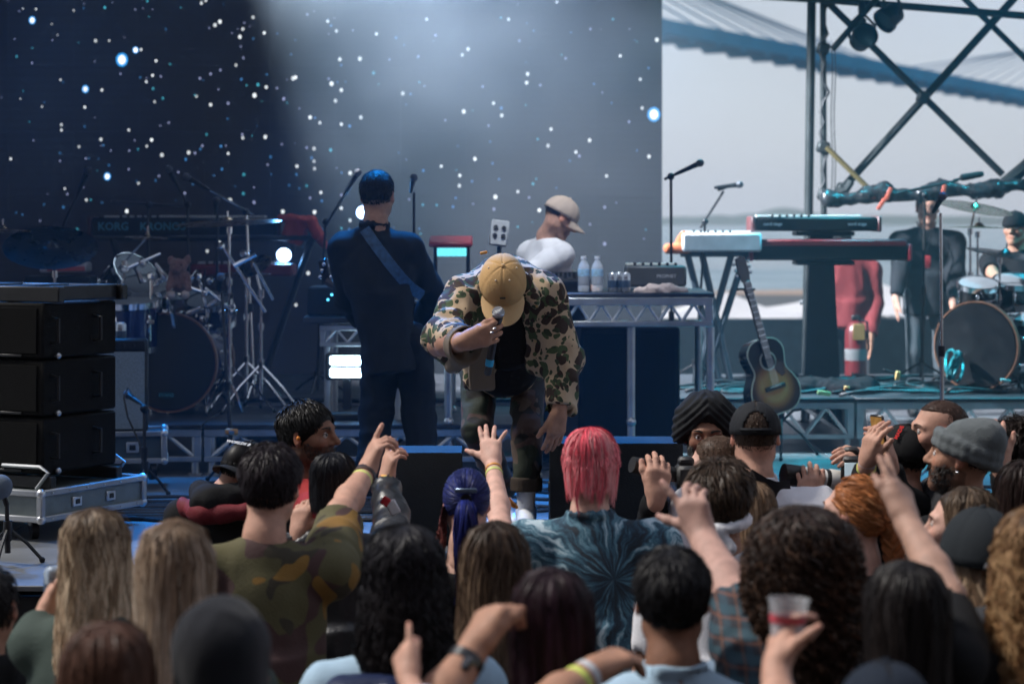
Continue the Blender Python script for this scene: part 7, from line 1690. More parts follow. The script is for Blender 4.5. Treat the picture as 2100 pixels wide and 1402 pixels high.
def flight_case(label, c, size, R_, tone=(.30, .34, .36), cat='flight case', casters=.1, latches=2):
    c = np.asarray(c, float); T_ = thing('flight_case', label, cat, (c[0], c[1], c[2] - size[2] / 2 - casters), 'flight cases'); mp = M('case_panel_%d' % int(tone[0] * 100), tone, .55, .2, var=.3, vs=9, bump=.1)
    B().box(c, size, R_, bev=.006).put('box', mp, T_); hx, hy, hz = [v / 2 for v in size]
    for sy in (-1, 1):
        for sz in (-1, 1): B().box(c + R_ @ A(0, sy * hy, sz * hz), (size[0] + .006, .03, .03), R_, bev=.005).put('edge_strip', m_alud, T_)
    for sx in (-1, 1):
        for sz in (-1, 1): B().box(c + R_ @ A(sx * hx, 0, sz * hz), (.03, size[1] + .006, .03), R_, bev=.005).put('edge_strip', m_alud, T_)
        for sy in (-1, 1):
            B().box(c + R_ @ A(sx * hx, sy * hy, 0), (.034, .034, size[2] + .008), R_, bev=.006).put('edge_strip', m_alud, T_)
            for sz in (-1, 1): B().ball(c + R_ @ A(sx * hx, sy * hy, sz * hz), .024, None, 10, 8).put('ball_corner', m_alu, T_)
    for k in range(latches):
        f_ = (k + 1) / (latches + 1) - .5
        for (o_, s_) in ((A(f_ * size[0], -hy - .004, 0), (.07, .012, min(.06, size[2] * .4))), (A(hx + .004, f_ * size[1], 0), (.012, .07, min(.06, size[2] * .4)))):
            l_ = B().box(c + R_ @ o_, s_, R_, bev=.004).put('latch', m_alu, T_); B().box(c + R_ @ (o_ * A(1, 1, 1) + A(-.0, -.006 if s_[1] < .02 else 0, 0) + A(.006 if s_[0] < .02 else 0, 0, 0)), [v * .5 for v in s_], R_, bev=.003).put('latch_lever', m_bm, l_)
        for sz in (-1, 1):
            for j in range(6):
                g_ = (j + .5) / 6 - .5; B().ball(c + R_ @ A(hx + .017, g_ * size[1], sz * hz), .005, None, 6, 4).put('rivet', m_alu, T_) if k == 0 else None
    for sx in (-1, 1):
        for sy in (-1, 1):
            p_ = c + R_ @ A(sx * hx * .75, sy * hy * .75, -hz); w_ = B().lathe([(.006, -.018), (casters * .48, -.016), (casters * .48, .016), (.006, .018)], p_ + A(0, 0, -casters * .52), frame((.8, .3, 0)), 16).put('caster', m_bp, T_); B().box(p_ + A(0, 0, -casters * .2), (.05, .05, casters * .4), None, bev=.006).put('caster_fork', m_alud, w_)
    return T_
flight_case('blue-grey flight case under the guitar amplifier', P(230, 918, 13.25) + A(0, .18, 0), (.52, .34, .15), Rz(.14), (.05, .07, .08), casters=.11)
b_ = P(224, 655, 13.45); b_[2] = Z(700, 13.4)
def bottle(label, c, group=None, tint=(.75, .80, .84), h=.20, r=.031):
    c = np.asarray(c, float); T_ = thing('water_bottle', label, 'bottle', c, group); mc = M('bottle_plastic', (.80, .84, .88), .08, var=.04, trans=.0, spec=.6); nodes_of(mc)[1].inputs['Alpha'].default_value = .45
    B().lathe([(r * .8, 0), (r, .008), (r, h * .18), (r * .95, h * .2), (r, h * .22), (r * .97, h * .30), (r, h * .34), (r, h * .66), (r * .85, h * .76), (r * .45, h * .87), (r * .42, h * .93)], c, None, 20).put('bottle_wall', mc, T_)
    B().lathe([(r * .45, h * .92), (r * .5, h * .925), (r * .5, h), (.0001, h)], c, None, 16).put('cap', M('bottle_cap', (.75, .76, .78), .4), T_); B().lathe([(r + .0006, h * .45), (r + .0008, h * .46), (r + .0008, h * .64), (r + .0006, h * .65)], c, None, 20).put('label', M('bottle_label', (.35, .55, .68), .5, var=.4, vs=60), T_)
    return T_
bottle('half-hidden water bottle on top of the guitar amplifier', A(X(222, 13.4), 13.42, Z(700, 13.4) - .02), 'water bottles', h=.22, r=.034)
can_at('drink_can', 'silver drink can on top of the guitar amplifier', A(X(247, 13.4), 13.40, Z(698, 13.4) - .02), None, (.45, .50, .54), .122, .033)
T_ = mic_stand('short microphone stand aimed at the guitar amplifier grille', gp(297, 12.95), P(296, 838, 12.95), P(296, 832, 12.95), P(287, 826, 13.0), tri=.13)
B().tube([P(273, 812, 13.02), P(262, 795, 13.05), P(254, 815, 13.02), P(262, 855, 13.0), P(285, 905, 13.0), P(300, 985, 12.95)], .006, 6).put('cable', m_cab, T_)
# loudspeaker stack on a dolly
u1 = norm(A(.45, .89, 0)); u2 = norm(A(-.89, .45, 0)); Rd = np.stack([u2 * -1, u1, A(0, 0, 1)], 1)   # x: towards the crowd's right, y: into the stage
corner = A(X(84, 11.1), 11.1, SZ)
cc = corner + u1 * .40 + u2 * .47 + A(0, 0, .165); flight_case('riveted metal dolly case under the loudspeaker stack', cc, (.94, .80, .12), Rd, (.15, .18, .18), casters=.105)
zt = SZ + .105 + .12; m_spk = M('speaker_black', (.006, .0055, .005), .7, var=.25, bump=.35, bs=120, spec=.12); m_gr = M('speaker_grille', (.005, .005, .005), .85, var=.3, vs=200, bump=.8, bs=350, spec=.1)
for k in range(3):
    c = corner + u1 * .42 + u2 * .52 + A(0, 0, zt - SZ + .09 + .135 + .272 * k - .02)
    lab = ['black loudspeaker cabinet at the bottom of the stack on the dolly', 'black loudspeaker cabinet in the middle of the stack on the dolly', 'black loudspeaker cabinet at the top of the stack on the dolly'][k]
    T_ = thing('loudspeaker', lab, 'loudspeaker', c - A(0, 0, .135), 'stacked loudspeakers'); B().box(c, (.86, .58, .262), Rd, bev=.01).put('cabinet', m_spk, T_); B().box(c + Rd @ A(0, -.294, 0), (.80, .012, .22), Rd, bev=.004).put('grille', m_gr, T_)
    hpts = [c + Rd @ A(.43, .1, -.06), c + Rd @ A(.475, .1, -.055), c + Rd @ A(.475, .1, .055), c + Rd @ A(.43, .1, .06)]
    B().tube(hpts, .009, 6).put('handle', m_bm, T_); B().tube([p_ + Rd @ A(0, -.33, 0) for p_ in hpts], .009, 6).put('handle', m_bm, T_); B().ball(c + Rd @ A(.45, -.2, -.12), .016, None, 8, 6).put('rigging_pin', m_alu, T_)
    B().box(c + Rd @ A(.2, -.297, -.118), (.22, .008, .012), Rd, bev=.002).put('name_strip', m_bm, T_)
T_ = thing('rigging_frame', 'black steel flying frame on top of the loudspeaker stack', 'rigging frame', corner + u1 * .42 + u2 * .52 + A(0, 0, zt - SZ + .9))
ct = corner + u1 * .42 + u2 * .50 + A(0, 0, zt - SZ + .07 + .272 * 3 + .035)
for s_ in (-1, 1): B().box(ct + Rd @ A(0, s_ * .25, 0), (.98, .05, .075), Rd, bev=.006).put('rail', m_bm, T_)
for s_ in (-.9, -.3, .3, .9): B().box(ct + Rd @ A(s_ * .48, 0, .004), (.05, .5, .07), Rd, bev=.006).put('cross_bar', m_bm, T_)
T_ = thing('rigging_frame', 'black steel base frame under the loudspeaker stack', 'rigging frame', corner + u1 * .42 + u2 * .52 + A(0, 0, zt - SZ))
cb = corner + u1 * .42 + u2 * .52 + A(0, 0, zt - SZ + .035)
for s_ in (-1, 1): B().box(cb + Rd @ A(.02, s_ * .26, 0), (.9, .05, .06), Rd, bev=.006).put('rail', m_bm, T_); B().tube([cb + Rd @ A(.40, s_ * .3, -.03), cb + Rd @ A(.47, s_ * .3, .05), cb + Rd @ A(.42, s_ * .3, .075), cb + Rd @ A(.2, s_ * .3, .075)], .01, 6).put('grab_bar', m_alud, T_)

# light bars, blue lamps
m_emit = M('light_bar_glow', (.8, .9, 1.), .4, var=0, emit=(.55, .80, 1.), es=9.); T_ = thing('light_bar', 'twin glowing blue-white light bars on the riser behind the guitarist', 'stage light', P(712, 800, 14.3), 'lit blue stage lamps')
for py in (739, 764): B().box(P(712, py, 14.3), (.208, .02, .056), None, bev=.012).put('light_panel', m_emit, T_)
B().box(P(712, 751, 14.34), (.26, .05, .16), None, bev=.01).put('housing', m_bp, T_); B().box(P(712, 795, 14.34), (.05, .05, .26), None, bev=.006).put('yoke', m_bm, T_); B().box(A(X(712, 14.34), 14.34, RL + .02), (.2, .16, .04), None, bev=.006).put('foot', m_bm, T_)
def lamp(label, px, py, d, aim, power, r=.07, col=(.10, .42, 1.), base=None, spread=70):
    c = P(px, py, d) if base is None else np.asarray(base, float); T_ = thing('stage_lamp', label, 'stage light', c, 'lit blue stage lamps'); u = norm(aim); fr_ = frame(u)
    B().lathe([(r * .4, -.2), (r * .9, -.18), (r * 1.1, -.1), (r * 1.15, .0), (r * 1.05, .0), (r, -.02)], c, fr_, 20).put('housing', m_bm, T_)
    B().lathe([(.0001, -.012), (r * .98, -.016)], c, fr_, 20).put('lens', M('lamp_lens_%d' % int(col[0] * 100), (.8, .9, 1.), .3, var=0, emit=tuple(.35 + .65 * v for v in col), es=7.), T_)
    B().tube([c + fr_ @ A(r * 1.2, 0, -.08), c + fr_ @ A(r * 1.25, 0, -.25), c + fr_ @ A(-r * 1.25, 0, -.25), c + fr_ @ A(-r * 1.2, 0, -.08)], .01, 6).put('yoke', m_bm, T_)
    li = bpy.data.lights.new('stage_lamp_light', 'SPOT'); li.energy = power; li.color = col; li.spot_size = rad(spread); li.spot_blend = .5; li.shadow_soft_size = r
    lo = bpy.data.objects.new('lamp_light', li); COL.objects.link(lo); lo.parent = T_; lo.rotation_euler = Vector(u).to_track_quat('-Z', 'Y').to_euler(); lo.location = Vector(u * .02)
    return T_
lamp('bright blue-white lamp beside the draped coral cloth', 582, 524, 16.3, A(.05, -1, -.2), 10, .05)
lamp('bright blue-white lamp over the guitarist left shoulder', 744, 436, 16.4, A(0, -1, -.05), 12, .045)
BL = (.01, .27, .95)
for i, (x_, y_, tx, ty, pw) in enumerate(((-4.6, 15.0, -2.6, 11.8, 1000), (-2.2, 15.2, -1.6, 12.0, 600), (-.4, 14.6, .05, 11.9, 2200), (3.0, 14.4, 2.0, 12.4, 700))):
    lamp('blue wash lamp hung from the stage roof', 0, 0, 0, A(tx, ty, SZ) - A(x_, y_, 5.85), pw, .11, BL, (x_, y_, 5.85), 48)
for i, (x_, y_, tx, ty, pw) in enumerate(((3.4, 16.2, 2.6, 15.2, 900), (1.8, 16.8, 1.6, 16.0, 500), (4.8, 15.6, 2.6, 16.2, 700))):
    lamp('teal wash lamp hung from the stage roof', 0, 0, 0, A(tx, ty, SZ) - A(x_, y_, 5.85), pw, .11, (.03, .55, .75), (x_, y_, 5.85), 55)
lamp('white spotlight hung from the stage roof over the bottle table', 0, 0, 0, P(1160, 500, 14.6) - A(-.2, 12.9, 5.7), 420, .1, (.9, .95, 1.), (-.2, 12.9, 5.7), 26)
# rack on tall legs behind the guitarist
T_ = thing('gear_table', 'tall aluminium table with tube legs behind the guitarist', 'table', A(X(745, 14.4), 14.7, RL), 'truss tables'); zt_ = Z(650, 14.3)
B().box(A(X(755, 14.3), 14.62, zt_ - .02), (.78, .66, .04), None, bev=.006).put('table_top', m_rdeck, T_)
for px in (672, 815):
    for dd in (14.36, 14.9): B().cyl(A(X(px, 14.36), dd, RL), A(X(px, 14.36), dd, zt_ - .04), .022, n=12).put('leg', m_truss, T_)
ladder(T_, A(X(655, 14.3), 14.33, zt_ - .065), A(X(860, 14.3), 14.33, zt_ - .065), .1, 4, br_=.010, chord=.035)
T_ = thing('rack_unit', 'dark effects rack on the tall table behind the guitarist', 'rack', A(X(690, 14.5), 14.6, zt_)); B().box(A(X(690, 14.5), 14.62, zt_ + .09), (.34, .4, .17), None, bev=.008).put('box', m_bp, T_)
for k in range(6): B().ball(A(X(672 + 8 * k, 14.4), 14.415, zt_ + .1 + .03 * (k % 2)), .008, None, 8, 6).put('indicator', M('cyan_led', (.1, .5, .6), .3, emit=(.1, .6, .9), es=2.), T_)
# bottle table (truss table for the disc jockey)
td = 14.0; ttz = Z(601, td); tx0, tx1 = X(905, td), X(1466, td)
T_ = thing('gear_table', 'aluminium truss table carrying bottles and keyboards', 'table', A((tx0 + tx1) / 2, td + .5, SZ), 'truss tables'); B().box(A((tx0 + tx1) / 2, td + .5, ttz - .012), (tx1 - tx0, 1.0, .024), None, bev=.005).put('table_top', m_rdeck, T_)
xm = X(1295, td); ladder(T_, A(tx0 + .01, td + .02, ttz - .05), A(tx1 - .01, td + .02, ttz - .05), .13, 11, br_=.011, chord=.045)
for xx, zb in ((tx0 + .04, SZ), (xm, SZ), (tx1 - .022, SZ)):
    for dd in (td + .05, td + .95): l_ = B().cyl(A(xx, dd, zb), A(xx, dd, ttz - .2), .024, n=12).put('leg', m_truss, T_); B().ball(A(xx, dd - .01, Z(866, td)), .03, None, 8, 6).put('leg_clamp', m_alu, l_)
bottle('clear water bottle on the truss table beside its twin, farther from the cans', A(X(1197, 14.1), 14.1, ttz), 'water bottles', h=.215, r=.034); bottle('clear water bottle on the truss table next to the cans', A(X(1225, 14.1), 14.1, ttz), 'water bottles', h=.215, r=.034)
for k, (px, lab) in enumerate(((1256, 'silver drink can nearest the water bottles on the truss table'), (1270, 'middle silver drink can of three on the truss table'), (1283, 'silver drink can nearest the towel on the truss table'))): can_at('drink_can', lab, A(X(px, 14.12), 14.12 + .03 * (k % 2), ttz), 'drink cans on the truss table', (.50, .53, .56), .118, .028)
q = S(); q.chain([P(1305, 597, 14.15), P(1335, 594, 14.12), P(1370, 594, 14.12), P(1405, 597, 14.15)], [.018, .026, .03, .02], .03); q.box(P(1355, 597, 14.2), (.13, .06, .018), None, .012, .03); V, Q = q.mesh(.008, 1, fold_fn(.008, 22, (1, 1, 3))); put('towel', mkmesh('towel', V, [Q]), fabric('pale_towel', (.70, .58, .54), 1.), base=A(X(1355, 14.2), 14.2, ttz), label='crumpled pale pink towel on the truss table', cat='towel')
keyboard('dark synthesizer with angled control panel beside the pale towel', 1285, 1408, 545, 588, 14.6, M('grey_black_plastic', (.05, .055, .06), .5), 0, .3, text=((.06, 'PROPHET', .028, M('grey_print', (.35, .37, .40), .5)),))
T_ = thing('mixer', 'dark mixer in front of the man in the white T-shirt', 'mixer', A(X(1130, 14.3), 14.45, ttz)); B().box(A(X(1125, 14.3), 14.35, ttz + .05), (.5, .3, .09), Rx(.15), bev=.01).put('case', m_bp, T_)
for k in range(14): B().cyl(A(X(1070 + 9 * k, 14.2), 14.26 + .06 * (k % 2), ttz + .08), A(X(1070 + 9 * k, 14.2), 14.26 + .06 * (k % 2), ttz + .115), .009, n=8).put('knob', m_bm, T_)
T_ = thing('drum_pad', 'upright pale sampler tilted on the truss table behind the tan cap', 'sampler', A(X(1022, 14.5), 14.5, ttz)); c = P(1024, 478, 14.5); Rp = Ry(.12) @ Rx(-.2); B().box(c, (.11, .03, .16), Rp, bev=.008).put('case', M('pale_grey_plastic', (.36, .38, .40), .5), T_)
for i in range(2):
    for j in range(2): B().cyl(c + Rp @ A(-.025 + .05 * i, -.018, .03 - .05 * j), c + Rp @ A(-.025 + .05 * i, -.026, .03 - .05 * j), .014, n=12).put('dial', m_bp, T_)
B().cyl(c + A(0, .03, -.08), A(c[0], c[1] + .05, ttz), .015, n=8).put('post', m_bm, T_)
T_ = thing('laptop_stand', 'small stand with red pads and a cyan-lit screen behind the camouflage jacket', 'controller', A(X(930, 14.4), 14.5, ttz)); B().box(P(925, 495, 14.4), (.26, .2, .03), Rx(.2), bev=.008).put('pad_tray', M('red_pad', (.25, .03, .04), .5), T_)
for px in (893, 960): B().cyl(P(px, 500, 14.45), A(X(px, 14.45), 14.45, ttz), .012, n=8).put('leg', m_bm, T_)
B().box(P(925, 517, 14.45), (.20, .01, .05), None, bev=.004).put('screen', M('cyan_screen', (.1, .4, .45), .3, var=.8, vs=25, emit=(.15, .75, .85), es=.9), T_)
T_ = thing('subwoofer', 'large black bass cabinet standing under the truss table', 'loudspeaker', A(X(1290, 14.6), 14.9, SZ)); B().box(A(X(1290, 14.6), 14.85, SZ + .42), (.62, .55, .84), None, bev=.012).put('cabinet', m_spk, T_); B().box(A(X(1290, 14.6), 14.57, SZ + .42), (.56, .012, .76), None, bev=.004).put('grille', m_gr, T_)
# stage monitors
def wedge(label, px0, px1, d, hgt=.42, dep=.5, flip=1):
    x0, x1 = X(px0, d), X(px1, d); T_ = thing('stage_monitor', label, 'loudspeaker', A((x0 + x1) / 2, d + dep / 2, SZ), 'stage monitors'); mw = M('monitor_paint', (.010, .012, .014), .7, var=.3, bump=.3, bs=150, spec=.2)
    pr = [(0, 0), (dep, 0), (dep * .98, hgt * .22), (dep * .42, hgt), (.05, hgt * .96), (0, hgt * .5)]
    b_ = B(); b_.extrude([(p_, z_) for p_, z_ in pr], np.stack([A(0, 1, 0), A(0, 0, 1), A(1, 0, 0)], 1), A((x0 + x1) / 2, d, SZ), x1 - x0); b_.put('cabinet', mw, T_, sharp=20)
    n_ = norm(A(0, hgt * .78, dep * .56)); cg = A((x0 + x1) / 2, d + dep * .70, SZ + hgt * .61) + n_ * .008; fr_ = np.stack([A(1, 0, 0), np.cross(n_, A(1, 0, 0)), n_], 1); B().box(cg, (x1 - x0 - .06, .3, .012), fr_, bev=.003).put('grille', m_gr, T_)
    for s_ in (-1, 1): B().box(A((x0 + x1) / 2 + s_ * (x1 - x0) / 2, d + .2, SZ + hgt * .5), (.012, .1, .05), None, bev=.004).put('side_handle', m_bp, T_)
    return T_
wedge('wedge stage monitor beside the outstretched hand with the blue ponytail', 790, 946, 11.0, .44); wedge('wedge stage monitor behind the pink hair and turban', 1128, 1402, 11.15, .47)
# white keyboard on splayed stand, orange cloth
keyboard('white stepped keyboard on a splayed metal stand', 1400, 1562, 478, 516, 16.3, M('white_plastic', (.62, .63, .66), .4), 0, .34, keys=True)
kb_stand('splayed blue-grey stand carrying the white keyboard', [((1410, 522), (1478, 790), RR), ((1440, 522), (1500, 790), RR), ((1528, 522), (1440, 795), RR), ((1500, 522), (1425, 795), RR)], 16.4, M('blue_grey_metal', (.06, .08, .10), .4, .5), ((1395, 521), (1575, 521)))
q = S(); q.box(P(1390, 510, 16.45), (.09, .1, .03), None, .02); q.cap(P(1395, 495, 16.4), P(1402, 480, 16.4), .03, .02, .03); V, Q = q.mesh(.01, 1, fold_fn(.008, 18)); put('cloth', mkmesh('cloth', V, [Q]), fabric('rust_cloth', (.42, .12, .05), .9), base=P(1390, 520, 16.45), label='rust orange cloth at the end of the white keyboard', cat='cloth')
# two-tier keyboards on a black column
keyboard('black keyboard on the upper tier of the column stand', 1549, 1800, 445, 474, 16.4, m_bp, 0, text=((-.3, 'nord stage', .03, M('grey_print', (.35, .37, .40), .5)), (.28, 'nord stage', .03, M('grey_print', (.35, .37, .40), .5))), end=M('dark_red_end', (.10, .03, .03), .5), keys=True)
keyboard('red-topped keyboard on the lower tier of the column stand', 1545, 1862, 501, 534, 16.4, m_bp, 0, end=M('red_end', (.30, .02, .03), .4)); T_ = bpy.data.objects['keyboard.004'] if 'keyboard.004' in bpy.data.objects else None
kbt = [o for o in bpy.data.objects if o.get('label', '').startswith('red-topped keyboard')][0]; B().box(P(1703, 502, 16.40) + A(0, .165, .012), (1.05, .34, .05), None, bev=.01).put('red_lid', M('red_keyboard', (.15, .012, .016), .4), kbt)
T_ = thing('keyboard_stand', 'black column stand holding two tiers of keyboards', 'keyboard stand', A(X(1685, 16.5), 16.7, RR), 'keyboard stands'); w0, w1 = .17, .24
b_ = B(); b_.extrude([(-.12, 0), (.13, 0), (.075, 1.14), (-.075, 1.14)], np.stack([A(1, 0, 0), A(0, 0, 1), A(0, -1, 0)], 1), A(X(1686, 16.6), 16.68, RR), .1); b_.put('column', m_bm, T_)
for py in (476, 536): B().box(P(1690, py, 16.6) + A(0, .05, -.01), (.4, .3, .03), None, bev=.006).put('support_arm', m_bm, T_)
B().box(A(X(1686, 16.6), 16.68, RR + .015), (.5, .45, .03), None, bev=.006).put('base_plate', m_bm, T_)
# acoustic guitar on its stand
gd = 14.9; gc = P(1604, 846, gd); Rg = Rz(rad(27)) @ np.stack([A(1, 0, 0), A(0, 0, 1), A(0, -1, 0)], 1) @ Rz(rad(13)) @ Rx(rad(-8))
T_ = thing('acoustic_guitar', 'sunburst acoustic guitar leaning on a floor stand', 'guitar', gc)
def G(p): return gc + Rg @ np.asarray(p, float)
hs_ = [(0, 0), (.09, .004), (.155, .04), (.188, .10), (.190, .16), (.165, .22), (.132, .265), (.124, .30), (.134, .345), (.143, .39), (.135, .43), (.10, .47), (.05, .487), (0, .49)]
ol = hs_ + [(-x_, y_) for (x_, y_) in hs_[::-1][1:-1]]
pts = np.array(ol); k_ = []
for i in range(len(pts)):
    p0, p1, p2, p3 = pts[i - 1], pts[i], pts[(i + 1) % len(pts)], pts[(i + 2) % len(pts)]
    for t_ in (0, .33, .66): k_.append(.5 * (2 * p1 + (p2 - p0) * t_ + (2 * p0 - 5 * p1 + 4 * p2 - p3) * t_ ** 2 + (-p0 + 3 * p1 - 3 * p2 + p3) * t_ ** 3))
ol = np.array(k_) * A(.93, .97)
mg = M('guitar_side_black', (.012, .010, .010), .12, var=.1, coat=.4); B().extrude(ol, Rg, G((0, 0, -.06)), .105).put('guitar_body', mg, T_, sharp=60)
ms_, t, b, tc = pattern_base('sunburst_finish', .35, 0); L = t.links; vm = t.nodes.new('ShaderNodeVectorMath'); vm.operation = 'SUBTRACT'; L.new(tc.outputs['Object'], vm.inputs[0]); vm.inputs[1].default_value = tuple(Rg @ A(0, .17, 0))
ln_ = t.nodes.new('ShaderNodeVectorMath'); ln_.operation = 'LENGTH'; L.new(vm.outputs[0], ln_.inputs[0]); cr = t.nodes.new('ShaderNodeValToRGB'); e = cr.color_ramp.elements; e[0].position = .085; e[0].color = (.46, .22, .07, 1); e[1].position = .19; e[1].color = (.014, .010, .009, 1); x1 = e.new(.115); x1.color = (.32, .11, .03, 1); x2 = e.new(.15); x2.color = (.07, .022, .012, 1)
L.new(ln_.outputs['Value'], cr.inputs[0]); L.new(cr.outputs[0], b.inputs['Base Color']); b.inputs['Specular IOR Level'].default_value = .25
B().extrude(ol * .975 + A(0, .006), Rg, G((0, 0, -.004)), .006).put('top_board', ms_, T_, sharp=60)
B().tube([G((x_, y_, -.006)) for x_, y_ in np.concatenate([ol, ol[:1]])], .0045, 5).put('binding', M('cream_binding', (.65, .58, .45), .4), T_)
B().lathe([(.0001, 0), (.05, 0)], G((0, .335, .0005)), Rg, 28).put('sound_hole', M('hole_dark', (.006, .004, .003), .9), T_); B().lathe([(.050, .0), (.051, .002), (.060, .002), (.061, 0)], G((0, .335, 0)), Rg, 28).put('rosette', M('rosette_pale', (.45, .38, .30), .5), T_)
B().extrude([(.045, .33), (.095, .30), (.10, .23), (.07, .22), (.03, .275)], Rg, G((0, 0, .0005)), .003).put('pickguard', M('pickguard_dark', (.03, .012, .01), .25), T_)
B().box(G((0, .165, .006)), (.15, .028, .012), Rg, bev=.003).put('bridge', M('rosewood', (.03, .015, .010), .5), T_); B().box(G((0, .17, .014)), (.08, .004, .005), Rg).put('saddle', M('cream_binding', (.65, .58, .45), .4), T_)
B().box(G((0, .60, .006)), (.052, .50, .020), Rg, bev=.005).put('neck', M('fretboard_wood', (.10, .06, .045), .5, var=.3), T_)
for k in range(12): B().box(G((0, .84 - .038 * k, .0165)), (.05, .003, .002), Rg).put('fret', m_chrome, T_)
B().extrude([(-.026, .845), (.026, .845), (.038, .90), (.034, 1.0), (0, 1.012), (-.034, 1.0), (-.038, .90)], Rg, G((0, 0, -.004)), .016).put('headstock', mg, T_)
for k in range(3):
    for s_ in (-1, 1): B().ball(G((s_ * .052, .895 + .036 * k, -.004)), .011, None, 8, 6).put('tuning_peg', m_chrome, T_)
for k in range(6): B().cyl(G((-.022 + .0088 * k, .17, .017)), G((-.019 + .0076 * k, .85, .019)), .0008, n=4).put('string', m_chrome, T_)
T_ = thing('guitar_stand', 'black floor stand behind the sunburst guitar', 'guitar stand', A(gc[0], gd + .2, SZ)); pt = G((0, .80, -.035)); bs = A(gc[0] + .02, gd + .22, SZ)
B().tube([bs + A(0, 0, .2), bs + A(-.03, -.01, .5), pt + A(0, .02, 0)], .012, 8).put('tube', m_bm, T_); tripod(T_, bs, .25, .26, m_bm); B().tube([pt + A(-.05, -.04, .0), pt + A(-.04, .02, 0), pt + A(.04, .02, 0), pt + A(.05, -.04, 0)], .009, 6).put('neck_yoke', m_bm, T_)
B().tube([G((-.12, -.012, .03)), G((-.12, -.012, -.06)), bs + A(0, 0, .22), G((.12, -.012, -.06)), G((.12, -.012, .03))], .010, 6).put('cradle', m_bm, T_)
# drum kit by the scaffold
bc = P(2025, 692, 16.0); bc[2] = RR + .012 + .30; bax = norm(A(-.55, -.83, 0)); drum('black-headed kick drum of the drum kit by the scaffold', bc, bax, .285, .4, m_blk_shell, m_head, m_hoop, 10, 'bass_drum', 'bass drum', None, (bc[0], bc[1], RR))
for (px, py, d, r, dep, lab) in ((2005, 605, 16.1, .13, .17, 'rack tom mounted over the kick drum by the scaffold'), (2080, 600, 16.2, .14, .18, 'rack tom beside the drummer in black'), (2105, 690, 16.0, .19, .34, 'floor tom at the outer end of the drum kit by the scaffold')):
    c = P(px, py, d); T_, fr = drum(lab, c, (0, -.3, 1), r, dep, m_blk_shell, m_clear, None, 6, 'tom_drum', 'drum', 'drum kit by the scaffold', (c[0], c[1], RR)); B().cyl(c + A(0, .02, -dep * .4), A(c[0], c[1] + .05, RR), .012, n=8).put('post', m_chrome, T_)
cymbal_stand('wide crash cymbal raised beneath the rolled black sheet', floor_pt(1990, 16.6, RR), P(2000, 425, 16.5), .26, (rad(10), rad(8)), arm=1); cymbal_stand('flat ride cymbal in front of the drummer in black', floor_pt(2005, 16.3, RR), P(2008, 466, 16.3), .27, (0, rad(1)))
cymbal_stand('dark china cymbal low beside the drummer in black', floor_pt(2050, 16.1, RR), P(2062, 520, 16.0), .26, (rad(6), rad(8)), m_dbronze)
T_ = thing('coiled_hose', 'shiny teal coil of cable beside the kick drum by the scaffold', 'cable', P(1955, 770, 15.8)); 
for k in range(4): B().tube([P(1957 + 12 * math.cos(a + k) + 4 * k - 6, 745 + 28 * math.sin(a) + 3 * k, 15.8 + .05 * math.sin(a * 2)) for a in np.linspace(0, 6.283, 18)], .010, 6).put('loop', M('teal_plastic', (.03, .22, .24), .25), T_)
T_ = thing('fire_extinguisher', 'red fire extinguisher with a yellow tag behind the column stand', 'fire extinguisher', P(1755, 775, 17.4)); c = A(X(1755, 17.5), 17.5, RR); B().lathe([(.07, 0), (.08, .01), (.08, .33), (.05, .39), (.02, .41)], c, None, 22).put('cylinder', M('red_enamel', (.11, .010, .012), .35), T_); B().lathe([(.081, .12), (.0815, .125), (.0815, .20), (.081, .205)], c, None, 22).put('label', M('white_label', (.16, .16, .16), .6), T_); B().box(c + A(.01, -.09, .33), (.09, .01, .12), None, bev=.004).put('inspection_tag', M('yellow_card', (.22, .13, .04), .6), T_); B().box(c + A(0, 0, .43), (.06, .04, .04), None, bev=.006).put('valve', m_bm, T_); B().tube([c + A(0, 0, .43), c + A(.08, -.02, .4), c + A(.09, -.03, .2)], .01, 6).put('hose', m_bp, T_)
T_ = thing('steel_rail', 'grey steel handrail behind the red-shirted stagehand', 'handrail', A(X(1775, 19.2), 19.2, SZ)); 
for px in (1775, 1700): B().cyl(A(X(px, 19.2), 19.2, SZ), P(px, 600, 19.2), .03, n=10).put('post', m_alud, T_)
B().cyl(P(1640, 620, 19.2), P(1780, 612, 19.2), .02, n=8).put('rail', m_alud, T_)
can_at('drink_can', 'white drink can at the front edge of the stage', A(X(843, 10.0), 10.05, SZ), None, (.62, .64, .66), .12, .033)
# cables on the floor and risers
def cable(pts, r=.009, mat=None, lab='black cable lying across the stage floor'):
    pts = np.asarray(pts, float); n_ = len(pts); ts = np.linspace(0, n_ - 1, n_ * 7); out = []
    for t_ in ts:
        i = min(int(t_), n_ - 2); f_ = t_ - i; p0, p1, p2, p3 = pts[max(i - 1, 0)], pts[i], pts[i + 1], pts[min(i + 2, n_ - 1)]
        out.append(.5 * (2 * p1 + (p2 - p0) * f_ + (2 * p0 - 5 * p1 + 4 * p2 - p3) * f_ ** 2 + (-p0 + 3 * p1 - 3 * p2 + p3) * f_ ** 3))
    B().tube(out, r, 6).put('cable', mat or m_cab, label=lab, cat='cable', group='cables on the stage', base=(*out[0][:2], out[0][2]))
for k in range(16):
    x_ = rng.uniform(-2.2, 3.2); y_ = rng.uniform(11.6, 13.8); a_ = rng.uniform(-.5, .5); cable([(x_ + i * .45 * math.cos(a_) + rng.normal(0, .05), y_ + i * .45 * math.sin(a_) + rng.normal(0, .16), SZ + .01) for i in range(6)], .010)
